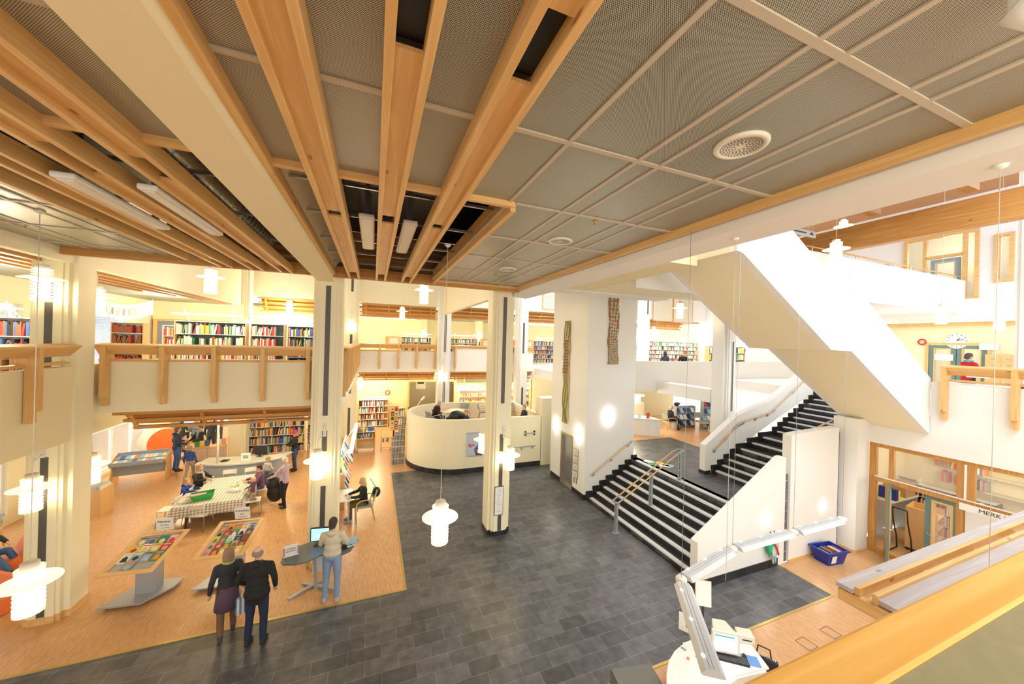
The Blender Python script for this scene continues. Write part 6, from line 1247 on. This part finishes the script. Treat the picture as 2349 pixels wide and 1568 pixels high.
# ---- glazed work room on the right
t = thing('returns_trolley', 'birch shelf trolley standing in the glazed work room', 'trolley', (14.8, 5.0, 0), radians(8))
for s in (-.35, .35): MB().box(s-.012, s+.012, -.3, .3, .12, 1.25).build('side_panel', M_['birch'], t)
for z in (.14, .48, .80, 1.08): MB().box(-.34, .34, -.3, .3, z-.02, z).build('shelf', M_['birchx'], t)
MB().box(-.34, .34, .28, .3, .12, 1.25).build('back_panel', M_['birchx'], t); MB().tube([(-.34, -.3, .1), (.34, -.3, .1), (.34, .3, .1), (-.34, .3, .1), (-.34, -.3, .1)], .02).build('frame', M_['offm'], t)
for x in (-.3, .3):
    for y in (-.26, .26): MB().tube([(x-.01, y, .05), (x+.01, y, .05)], .05, 10).build('castor', M_['black2'], t)
bookcase((16.2, 5.7, 0), -pi/2, 1.6, 1.5, 4, 'dark bookcase of red and black books inside the glazed work room', 'the dark bookcase in the glazed room', side='black2', back='black2', shelfm='offm', pal=[0, 3, 2, 5], stuff=True)
t = thing('wall_shelf', 'beige wall shelves with coloured books high in the glazed room', 'shelf', (16.3, 2.2, 1.75), -pi/2, 'wall shelves in the glazed room')
for z in (0, .45): MB().box(-2.2, 3.6, 0, .3, z-.03, z).build('shelf', col((.62, .58, .38)), t)
MB().box(-2.2, 3.6, .27, .3, .45, .85).build('back_rail', col((.62, .58, .38)), t)
row(Matrix.Translation((16.3, 5.35, 2.21)) @ Matrix.Rotation(-pi/2, 4, 'Z'), 1.0, .25, .25, .34, 'the beige wall shelf in the glazed room', 'books on the beige wall shelf', [0, 2, 3, 4, 6, 7], stuff=True, tmin=.03, tmax=.06)
row(Matrix.Translation((16.3, 5.2, 1.76)) @ Matrix.Rotation(-pi/2, 4, 'Z'), .9, .25, .25, .34, '', '', [0, 2, 8, 12], stuff=True, tmin=.03, tmax=.06)
t = thing('cardboard_box', 'open cardboard box on the desk in the glazed room', 'box', (15.6, 5.78, 1.2)); MB().box(-.3, .3, -.2, .2, 0, .4).build('carton', col((.48, .30, .16)), t); MB().obox((.35, 0, .44), .2, .4, .01, Matrix.Rotation(.6, 3, 'Y')).build('flap', col((.55, .36, .2)), t)
t = thing('work_desk', 'desk with blue and yellow things against the back of the glazed room', 'desk', (15.3, 5.80, 0)); MB().box(-.8, .7, -.25, .25, 1.16, 1.2).build('desk_top', M_['offm'], t); [MB().box(x-.02, x+.02, -.23, .23, 0, 1.16).build('leg', M_['alu'], t) for x in (-.76, .66)]; 
setp(MB().box(-.06, .06, -.2, .2, 0, .34).build('folder_box', M_['blue'], None, (14.75, 5.76, 1.2)), 'blue folder box on the work room desk', 'folder'); setp(MB().box(-.04, .04, -.2, .2, 0, .28).build('folder_box', col((.85, .7, .1)), None, (14.88, 5.76, 1.2)), 'yellow folder box on the work room desk', 'folder')
t = thing('hand_truck', 'black curved tube hand truck leaning inside the glazed room door', 'hand truck', (13.95, 5.2, 0)); 
for dy in (-.15, .15): MB().tube([(0, dy, 1.25), (.05, dy, .9), (.25, dy, .4), (.30, dy, .05)], .018).build('bent_tube', M_['black2'], t)
MB().tube([(.3, -.15, .05), (-.1, -.15, .03)], .018).tube([(.3, .15, .05), (-.1, .15, .03)], .018).tube([(0, -.15, 1.25), (0, .15, 1.25)], .018).build('base_frame', M_['black2'], t)
t = thing('notice_board_small', 'white electrical cabinet door with a red symbol high in the glazed room', 'cabinet', (16.58, 5.1, 2.35)); MB().box(-.02, 0, -.22, .22, -.3, .55).build('door', M_['offm'], t); MB().box(-.03, -.02, -.08, .08, .28, .42).build('red_symbol', M_['red'], t)
t = thing('hanging_sign', 'white sign with dark lettering above the shelves under the near balcony', 'sign', (13.2, 3.35, 1.95), -pi/2); MB().box(-.55, .55, -.02, 0, 0, .16).build('board', M_['paper'], t); text('MERKAN', .13, (0, -.024, .08), t, M_['ink'])
bookcase((12.75, 2.5, 0), -pi/2, 2.6, 1.75, 4, 'white bookcase seen through the slat screen at the lower right', 'the bookcase seen through the slat screen', side='whitem', back='whitem', pal=[0, 3, 4, 3, 10], stuff=True, lampbar=True)
bookcase((10.9, 1.25, 0), -pi/2, 1.3, 1.2, 3, 'low timber bookcase seen below the slat screen', 'the low bookcase under the slat screen', side='birch', back='birch', pal=[0, 3, 4, 10], stuff=True)
# ---- bunting of children's drawings
a0, b0 = gx(240, 695, -9.3), gy(352, 690, 21.5); a0 = gx(238, 690, -9.2); b0 = gx(352, 688, -8.2)
t = thing('drawing_string', 'string of childrens drawings hung across the upper left room', 'string of drawings', a0)
dv = b0-a0; 
MB().tube([tuple(dv*f+Vector((0, 0, -.18*sin(pi*f)+.0))) for f in [k/10 for k in range(11)]], .006, 5).build('string', M_['offm'], t)
rnd = random.Random(2)
for k in range(9):
    f = (k+.5)/9; c = dv*f+Vector((0, 0, -.18*sin(pi*f))); rz = atan2(dv.y, dv.x); L = dv.length/9*.84
    Mx = Matrix.Rotation(rz, 3, 'Z'); pgo = bpy.data.objects.new('drawing', None); link(pgo, t); pgo.location = c; pgo.rotation_euler = (0, 0, rz)
    MB().box(-L/2, L/2, -.004, 0, -.55, 0).build('sheet', M_['paper'], pgo); MB().box(-L*.22, L*.22, -.008, -.004, -.40, -.15).build('painted_figure', col(((.6, .5, .5), (.3, .25, .3), (.7, .6, .2), (.8, .2, .2), (.8, .25, .15), (.2, .5, .2), (.7, .5, .2), (.75, .2, .35), (.5, .5, .6))[k]), pgo)
# all the remaining far books as one object
o = STUFF.build('distant_books', BM); setp(o, 'books packed on the distant shelves', 'books', kind='stuff')
print('INDIVIDUAL BOOKS', NB[0])
# ================================================================== PEOPLE
SKIN = plain('skin', (.72, .42, .29), .55, noise=.04)
def cap(mb, pts, rs, n=10):
    mb.tube(pts, rs, n)
    for p, r in zip(pts, rs): mb.ball(p, r, n=8)
def soft(o, vox, it=4):
    r = o.modifiers.new('skin', 'REMESH'); r.mode = 'VOXEL'; r.voxel_size = vox; r.use_smooth_shade = True
    s = o.modifiers.new('relax', 'SMOOTH'); s.factor = .6; s.iterations = it; return o
STAND = dict(pel=(0, 0, .96), ch=(0, -.01, 1.30), nk=(0, 0, 1.47), hd=(0, -.015, 1.63), kn=[(-.11, -.02, .51), (.11, -.02, .51)], an=[(-.12, .03, .09), (.12, .03, .09)], el=[(-.25, .03, 1.13), (.25, .03, 1.13)], wr=[(-.27, -.06, .89), (.27, -.06, .89)])
SIT = dict(pel=(0, 0, .54), ch=(0, -.03, .90), nk=(0, -.04, 1.07), hd=(0, -.07, 1.22), kn=[(-.12, -.42, .52), (.12, -.42, .52)], an=[(-.12, -.40, .09), (.12, -.40, .09)], el=[(-.25, -.06, .75), (.25, -.06, .75)], wr=[(-.12, -.32, .70), (.12, -.32, .70)])
def person(label, loc, rz, H=1.72, pose=STAND, top=(.02, .02, .025), legs=(.03, .04, .09), hair=(.10, .06, .04), shoes=(.03, .03, .03), headrot=(0, 0), long=.0, hairlen=0, hood=False, hat=None, scarf=None, vox=.02, child=0, topmat=None, sleeves=True, bald=False, fat=1.0, skirt=None, group=None, **ov):
    P = dict(pose); P.update(ov); s = H/1.75; V = Vector
    root = thing('person', label, 'person', loc, radians(rz), group)
    root.scale = (s, s, s)
    pel, ch, nk, hd = V(P['pel']), V(P['ch']), V(P['nk']), V(P['hd']); hs = 1+child*.35
    hip = [pel+V((x*.09, 0, -.03)) for x in (-1, 1)]
    tdir = (nk-pel).normalized(); sh = [nk+V((x*.175*fat*(1-.15*child), 0, 0))-tdir*.075 for x in (-1, 1)]
    kn = [V(k) for k in P['kn']]; an = [V(a) for a in P['an']]; el = [V(e) for e in P['el']]; wr = [V(w) for w in P['wr']]
    toe = []
    for i in (0, 1):
        d = kn[i]-an[i]; f = V(P['toe'][i]) if 'toe' in P else V((0, -.16, -.05)); toe.append(an[i]+f)
    Rh = (Matrix.Rotation(radians(headrot[0]), 3, 'Z') @ Matrix.Rotation(radians(headrot[1]), 3, 'X'))
    # --- body: one continuous surface
    b = MB()
    b.ball(pel+V((0, 0, .0)), .15*fat, .10*fat, .12); b.ball(pel.lerp(ch, .5), .125*fat, .09*fat, .16); b.ball(ch, .155*fat, .10*fat, .17)
    cap(b, [sh[0], nk-tdir*.05, sh[1]], [.05, .06, .05]); cap(b, [nk-tdir*.04, nk.lerp(hd, .5)], [.058, .052])
    b.ball(hd, .077*hs, .092*hs, .112*hs, 12, Rh); b.ball(hd+Rh @ V((0, -.03, -.055))*hs, .052*hs, .058*hs, .06*hs, 10, Rh)
    b.ball(hd+Rh @ V((0, -.095, -.02))*hs, .013*hs, .02*hs, .026*hs, 6, Rh)
    for x in (-1, 1): b.ball(hd+Rh @ V((x*.078, .005, -.015))*hs, .012*hs, .02*hs, .03*hs, 6, Rh)
    for i in (0, 1):
        cap(b, [hip[i], hip[i].lerp(kn[i], .5), kn[i]], [.085, .075, .055]); cap(b, [kn[i], kn[i].lerp(an[i], .35), an[i]], [.05, .050, .028]); cap(b, [an[i], toe[i]], [.026, .018])
        cap(b, [sh[i], sh[i].lerp(el[i], .5), el[i]], [.05, .045, .038]); cap(b, [el[i], el[i].lerp(wr[i], .4), wr[i]], [.036, .036, .024])
        d = (wr[i]-el[i]).normalized(); side = V((1 if i == 0 else -1, 0, 0)); n = d.cross(side); n = n.normalized() if n.length > .1 else V((0, -1, 0)); w = n.cross(d).normalized()
        cap(b, [wr[i]+d*.02, wr[i]+d*.075], [.026, .03])
        for q, L in ((-1.5, .06), (-.5, .075), (.5, .07), (1.5, .055)):
            a = wr[i]+d*.085+w*q*.0165; m = a+d*L*.5+n*.004; b.tube([a, m, m+d*L*.35-n*.02*(1 if i else -1)*-1], [.0105, .010, .008], 6)
        t0 = wr[i]+d*.03+side*.022; b.tube([t0, t0+d*.03+side*.022, t0+d*.055+side*.026], [.012, .011, .009], 6)
    soft(b.build('body', SKIN, root), min(vox, .016) if vox < .02 else .02, 2)
    # --- top
    t = MB(); g = .022
    t.ball(ch, .155*fat+g, .10*fat+g, .18); t.ball(pel.lerp(ch, .5), .135*fat+g, .10*fat+g, .18); t.ball(pel+V((0, 0, .06)), .15*fat+g, .10*fat+g, .11)
    if long: t.ball(pel+V((0, 0, -.04)), .165*fat+g, .12*fat+g, .12); cap(t, [pel+V((-.07, 0, -.02)), pel+V((-.08, 0, -long))], [.11, .10]); cap(t, [pel+V((.07, 0, -.02)), pel+V((.08, 0, -long))], [.11, .10]); cap(t, [pel, pel+V((0, 0, -long))], [.11, .10])
    cap(t, [sh[0], nk-tdir*.055, sh[1]], [.060, .068, .060])
    for i in (0, 1):
        cap(t, [sh[i], sh[i].lerp(el[i], .5), el[i]], [.062, .058, .052]); cap(t, [el[i], el[i].lerp(wr[i], .5), el[i].lerp(wr[i], .93)], [.052, .048, .040])
    cap(t, [nk-tdir*.05, nk-tdir*.01], [.07, .062])
    if hood: t.ball(nk+V((0, .09, .0)), .10, .07, .06)
    soft(t.build('jacket' if long or hood else 'sweater', topmat or col(top, .85), root), vox, 3)
    # --- trousers
    q = MB(); q.ball(pel, .155*fat+.012, .11*fat+.012, .11)
    for i in (0, 1):
        cap(q, [hip[i], hip[i].lerp(kn[i], .5), kn[i]], [.097, .087, .070]); cap(q, [kn[i], kn[i].lerp(an[i], .5), kn[i].lerp(an[i], .94)], [.066, .062, .055])
    if skirt: 
        k = MB(); k.lathe([(.15, .05), (.18, -.1), (.21, -.38), (.19, -.38), (.12, 0)], 16, tuple(pel)); k.build('skirt', col(skirt, .9), root)
    soft(q.build('trousers', col(legs, .85), root), vox, 3)
    for i in (0, 1):
        f = MB(); d = (toe[i]-an[i]); cap(f, [an[i]+V((0, .03, -.035)), an[i]+d*.5+V((0, 0, -.025)), toe[i]+V((0, 0, -.01))], [.042, .044, .036]); cap(f, [an[i]+V((0, .01, .02)), an[i]], [.045, .045])
        soft(f.build('shoe', col(shoes, .6), root), .016, 2)
    # --- hair / hat / face
    h = MB()
    if bald:
        for x in (-1, 1): h.ball(hd+Rh @ V((x*.05, .035, -.005))*hs, .04*hs, .062*hs, .055*hs, 8, Rh)
        h.ball(hd+Rh @ V((0, .065, -.01))*hs, .06*hs, .038*hs, .06*hs, 8, Rh)
    else:
        h.ball(hd+Rh @ V((0, .018, .028))*hs, .088*hs, .095*hs, .098*hs, 10, Rh); h.ball(hd+Rh @ V((0, .05, -.03))*hs, .078*hs, .06*hs, .085*hs, 10, Rh)
        if hairlen:
            h.ball(hd+Rh @ V((0, .06, -.06-hairlen*.3))*hs, .085*hs, .05*hs, (.07+hairlen*.6)*hs, 10, Rh)
            for x in (-1, 1): h.ball(hd+Rh @ V((x*.07, .02, -.04-hairlen*.2))*hs, .028*hs, .055*hs, (.07+hairlen*.4)*hs, 8, Rh)
    soft(h.build('hair', col(hair, .8), root), .014, 2)
    if hat: 
        c = MB(); c.ball(hd+Rh @ V((0, .015, .045))*hs, .10*hs, .107*hs, .095*hs, 12, Rh); c.tube([hd+Rh @ V((.098*cos(a)*hs, (.012+.104*sin(a))*hs, .028*hs)) for a in [k*pi/8 for k in range(17)]], .014, 6); c.build('knitted_hat', col(hat, .95), root)
    if scarf: c = MB(); c.tube([nk+V((.075*cos(a), .075*sin(a)-.01, .0+.01*sin(2*a))) for a in [k*pi/7 for k in range(15)]], .035, 8); c.tube([nk+V((.05, -.10, -.02)), nk+V((.06, -.14, -.28))], .035, 8); c.build('scarf', col(scarf, .95), root)
    for x in (-1, 1): MB().ball(hd+Rh @ V((x*.031, -.083, .006))*hs, .0095*hs, .006*hs, .006*hs, 6, Rh).build('eye', M_['ink'], root)
    MB().ball(hd+Rh @ V((0, -.088, -.062))*hs, .022*hs, .008*hs, .006*hs, 6, Rh).build('mouth', col((.50, .17, .14)), root)
    return root
def up(P, **k): d = dict(P); d.update(k); return d
FW = [(-.20, -.16, 1.16), (.20, -.16, 1.16)]; FWW = [(-.14, -.38, 1.18), (.14, -.38, 1.18)]
# nearest
person('balding man in a long black coat standing at the slate edge, seen from behind', (-1.86, 7.66, 0), 172, 1.80, top=(.012, .012, .014), legs=(.015, .022, .06), hair=(.25, .22, .20), bald=True, long=.16, hood=True, fat=1.16, vox=.015, shoes=(.015, .015, .015), el=[(-.27, .0, 1.16), (.29, .03, 1.17)], wr=[(-.24, -.14, .92), (.22, -.16, .99)])
person('person in dark clothes with a green scarf walking away beside the balding man', (-2.42, 8.05, 0), 200, 1.66, top=(.03, .03, .04), legs=(.16, .09, .05), skirt=(.10, .06, .10), hair=(.28, .17, .10), hairlen=.1, scarf=(.32, .50, .12), shoes=(.05, .04, .04), long=.10, vox=.016, kn=[(-.10, -.14, .52), (.10, .02, .51)], an=[(-.11, -.12, .09), (.11, .22, .14)])
setp(MB().box(-.16, .16, -.05, .05, 0, .28).tube([(-.1, 0, .28), (-.08, 0, .44), (.08, 0, .44), (.1, 0, .28)], .008, 6).build('shopping_bag', stripes('plaid_bag', (.75, .78, .8), (.15, .25, .4), 0, 14), None, (-2.12, 8.02, .42), .4), 'checked shopping bag held by the person with the green scarf', 'bag')
person('man in a cream hooded sweater and light jeans using the self-service computer', (-.70, 8.38, 0), 168, 1.79, top=(.62, .55, .42), legs=(.22, .32, .48), hair=(.05, .035, .03), hood=True, shoes=(.40, .42, .44), vox=.015, headrot=(0, 14), el=[(-.25, -.10, 1.16), (.25, -.06, 1.18)], wr=[(-.17, -.34, 1.14), (.18, -.30, 1.12)], fat=1.05)
person('blonde woman in a black coat sitting at the small white desk', (-.14, 11.93, 0), -84, 1.68, SIT, top=(.015, .016, .018), legs=(.12, .10, .03), hair=(.62, .42, .20), hairlen=.12, shoes=(.35, .38, .42), long=.05, vox=.016, headrot=(0, 15), wr=[(-.15, -.46, .80), (.15, -.40, .80)], el=[(-.25, -.18, .82), (.25, -.15, .82)])
setp(MB().ball((0, 0, 0), .12, .09, .16).tube([(0, 0, .1), (-.12, -.05, .34), (-.2, 0, .45)], .01, 6).build('handbag', M_['black2'], None, (.22, 12.0, .75)), 'black shoulder bag hanging on the back of the blonde woman', 'bag')
person('white-haired woman in a lilac striped sweater standing right of the craft table', (-2.60, 13.50, 0), -115, 1.66, topmat=stripes('lilac_stripes', (.62, .50, .58), (.42, .32, .40), 0, 22), legs=(.02, .02, .025), hair=(.80, .72, .60), headrot=(0, 18), el=[(-.24, -.14, 1.18), (.24, -.14, 1.18)], wr=[(-.20, -.40, 1.10), (.18, -.40, 1.06)], long=.04, kn=[(-.10, -.08, .52), (.10, .02, .51)], an=[(-.11, -.10, .09), (.11, .10, .09)])
setp(MB().ball((0, 0, .55), .22, .12, .24).ball((.05, 0, .25), .24, .12, .3).ball((-.08, 0, .8), .12, .1, .14).build('coat', M_['black2'], None, (-2.98, 13.85, .12)), 'black fur coat hanging over a chair back beside the striped sweater woman', 'coat')
person('woman in a pink knitted hat and black coat reading before the big bookcase', (-2.95, 17.05, 0), -70, 1.70, top=(.02, .02, .022), legs=(.05, .08, .18), hair=(.40, .25, .12), hairlen=.1, hat=(.50, .03, .16), long=.22, hood=True, headrot=(0, 25), el=FW, wr=[(-.07, -.30, 1.15), (.07, -.32, 1.17)])
setp(MB().obox((0, 0, 0), .02, .17, .24, Matrix.Rotation(.5, 3, 'Y')).build('book', BM[6], None, (-3.30, 16.9, 1.12)), 'thin green book in the hands of the woman in the pink hat', 'book')
person('small child in a cap and black and white striped shirt behind the craft table', (-3.55, 15.55, 0), -10, 1.08, child=1, topmat=stripes('bw_stripes', (.8, .8, .75), (.08, .08, .08), 2, 22), legs=(.10, .14, .22), hair=(.5, .38, .2), hat=(.30, .28, .15), el=[(-.2, -.05, 1.15), (.24, -.1, 1.2)], wr=[(-.2, -.2, 1.1), (.36, -.2, 1.15)])
person('woman in a purple top sitting at the craft table with her back towards us', (-3.45, 14.28, -.03), -70, 1.66, SIT, top=(.17, .07, .15), legs=(.05, .07, .13), hair=(.07, .03, .02), headrot=(10, 15), el=[(-.25, -.15, .82), (.25, -.15, .82)], wr=[(-.15, -.42, .84), (.15, -.40, .84)])
person('blond toddler in a purple sweater and beige trousers kneeling on the chair', (-3.42, 13.32, .22), -60, .92, child=1.2, top=(.16, .07, .13), legs=(.42, .36, .28), hair=(.75, .58, .35), kn=[(-.11, -.16, .62), (.11, -.16, .62)], an=[(-.12, .10, .46), (.12, .10, .46)], pel=(0, 0, .86), el=[(-.25, -.1, 1.15), (.25, -.1, 1.15)], wr=[(-.25, -.32, 1.1), (.3, -.3, 1.1)])
person('boy in a bright blue hooded jacket sitting at the left of the craft table', (-5.40, 13.98, .0), 78, 1.30, SIT, child=.8, top=(.02, .05, .30), legs=(.06, .06, .08), hair=(.42, .28, .14), hood=True, headrot=(0, 15), pel=(0, 0, .66), ch=(0, -.05, 1.0), nk=(0, -.07, 1.17), hd=(0, -.10, 1.33), kn=[(-.12, -.42, .62), (.12, -.42, .62)], el=[(-.26, -.2, .98), (.26, -.2, .98)], wr=[(-.15, -.5, 1.0), (.15, -.5, 1.0)])
person('woman with a grey scarf and black jacket doing crafts beside the blue boy', (-5.32, 14.72, 0), 62, 1.66, SIT, top=(.025, .022, .02), legs=(.05, .05, .06), hair=(.36, .22, .11), scarf=(.42, .42, .42), headrot=(0, 22), long=.03, el=[(-.25, -.2, .86), (.25, -.18, .86)], wr=[(-.1, -.44, .88), (.12, -.44, .90)])
person('man in a dark jacket and blue jeans standing in the children area', (-7.35, 18.35, 0), 130, 1.82, top=(.03, .045, .08), legs=(.06, .15, .40), hair=(.14, .10, .08), hood=True, long=.05, shoes=(.03, .03, .04), wr=[(-.22, -.24, 1.05), (.20, -.30, 1.10)])
person('tall person in black facing the man in blue jeans', (-6.75, 18.75, 0), -40, 1.78, top=(.03, .03, .04), legs=(.03, .03, .05), hair=(.10, .07, .06), scarf=(.35, .36, .40), long=.20, el=FW, wr=[(-.16, -.34, 1.05), (.16, -.36, 1.15)], headrot=(0, 20))
person('boy in a blue jacket and beige trousers walking in front of the dark group', (-6.45, 17.1, 0), 175, 1.30, child=.7, top=(.03, .08, .32), legs=(.42, .36, .30), hair=(.38, .27, .15), kn=[(-.11, -.14, .52), (.11, .02, .51)], an=[(-.11, -.14, .09), (.11, .2, .13)], hood=True)
person('blonde woman in a dark jacket behind the standing group', (-7.0, 20.6, 0), 170, 1.70, top=(.04, .05, .06), legs=(.04, .05, .08), hair=(.70, .48, .20), long=.05)
person('child in an orange and purple striped shirt by the computer bench', (-7.35, 22.6, 0), 20, 1.42, child=.6, topmat=stripes('orange_stripes', (.80, .16, .08), (.20, .10, .35), 2, 9), legs=(.05, .06, .10), hair=(.14, .07, .04), el=FW, wr=[(.05, -.25, 1.2), (-.05, -.25, 1.25)])
person('person in dark green sitting at the left computer', (-8.95, 22.75, 0), 178, 1.6, SIT, top=(.02, .06, .04), hair=(.05, .04, .03))
person('person in a grey-blue jacket sitting at the middle of the computer bench', (-8.35, 22.6, 0), 185, 1.55, SIT, top=(.12, .17, .25), hair=(.35, .24, .13))
person('child in grey sitting on the low wooden chair', (-7.9, 20.15, 0), 60, 1.25, SIT, child=.6, top=(.35, .33, .35), hair=(.14, .07, .05), hairlen=.1)
person('reader in a black and red jacket on the orange foam seat at the left edge', (-8.1, 11.75, 0), 80, 1.76, SIT, top=(.03, .03, .035), legs=(.07, .16, .36), hair=(.07, .05, .04), scarf=(.55, .05, .06), pel=(0, .15, .40), ch=(0, .20, .76), nk=(0, .18, .93), hd=(0, .14, 1.08), kn=[(-.12, -.30, .55), (.14, -.32, .50)], an=[(-.12, -.62, .12), (.12, -.60, .10)])
CW = 1.45
person('grey-haired man in a black sweater reading inside the curved wall', (2.78, 16.85, CW), 110, 1.78, SIT, top=(.015, .015, .018), legs=(.03, .05, .14), hair=(.45, .44, .42), scarf=(.5, .03, .03), headrot=(0, 25), pel=(0, 0, .54), ch=(0, -.10, .88), nk=(0, -.18, 1.03), hd=(0, -.26, 1.15))
person('woman with short brown hair in navy sitting low behind the curved wall rim', (3.95, 15.2, CW-.08), -80, 1.62, SIT, top=(.03, .05, .12), hair=(.42, .27, .13), headrot=(0, 25))
person('grey-haired man in a dark jacket at the right end of the curved corner', (6.75, 15.2, CW-.02), -85, 1.70, SIT, top=(.03, .035, .06), hair=(.25, .25, .26), headrot=(0, 10))
person('person with dark hair at the lamp in the doorway of the dim room', (2.2, 23.4, 0), 80, 1.7, SIT, top=(.05, .05, .06), hair=(.10, .06, .04))
person('person in grey leaning left beside the white column of the back wall', (4.35, 23.4, 0), 60, 1.68, SIT, top=(.12, .12, .10), hair=(.12, .08, .06))
person('child with brown hair just above the curved back rim', (6.5, 20.6, .2), 180, 1.5, SIT, top=(.4, .1, .1), hair=(.16, .07, .04))
pw = gz(1536, 985, ZM)
person('woman in a grey knitted hat and black clothes sitting with crossed legs on the mezzanine', (pw.x, pw.y, ZM), 75, 1.66, SIT, top=(.02, .02, .02), legs=(.012, .012, .014), hair=(.5, .48, .42), hat=(.48, .46, .38), headrot=(0, 18), kn=[(-.10, -.42, .56), (.06, -.44, .66)], an=[(-.05, -.42, .09), (.0, -.74, .30)], shoes=(.01, .01, .01), long=.04)
p = gy(1525, 822, 15.6); person('dark-clothed person at the long white table behind the upper parapet', (p.x, 15.55, Z1), 170, 1.7, SIT, top=(.04, .05, .09), hair=(.03, .03, .04), hairlen=.1)
p = gy(1571, 822, 15.4); person('fair-haired woman in black sitting at the upper white table', (p.x, 15.5, Z1), -70, 1.72, SIT, top=(.015, .015, .016), hair=(.45, .30, .18), headrot=(0, 10))
d_ = ray(2222, 815); q = d_*(11.0/_f.dot(d_)); person('dark-haired person in a red jacket with a blue collar behind the right balcony rail', (q.x, q.y, Z1), 60, 1.66, top=(.62, .02, .025), legs=(.03, .03, .04), hair=(.10, .07, .06), scarf=(.05, .40, .50), headrot=(0, 15), el=FW, wr=[(-.10, -.40, 1.05), (.12, -.42, 1.05)], long=.05)
d_ = ray(2343, 850); q = d_*(8.6/_f.dot(d_)); person('dark-haired person at the far right edge behind the balcony rail', (q.x, q.y, Z1), 200, 1.55, SIT, top=(.03, .03, .05), hair=(.04, .03, .03))
t = thing('upper_desk', 'low white desk with a paper holder behind the right balcony rail', 'desk', (15.9, 3.9, Z1), 0); MB().box(-.5, .5, -1.2, 1.2, .72, .76).build('desk_top', M_['whitem'], t); MB().box(-.45, .45, -1.1, 1.1, 0, .72).build('front_panel', M_['blue'], t)
setp(MB().box(-.01, .01, -.2, .2, 0, .25).build('paper_holder', M_['paper'], None, (15.6, 4.35, Z1+.97)), 'white paper holder standing behind the right balcony rail', 'paper holder')
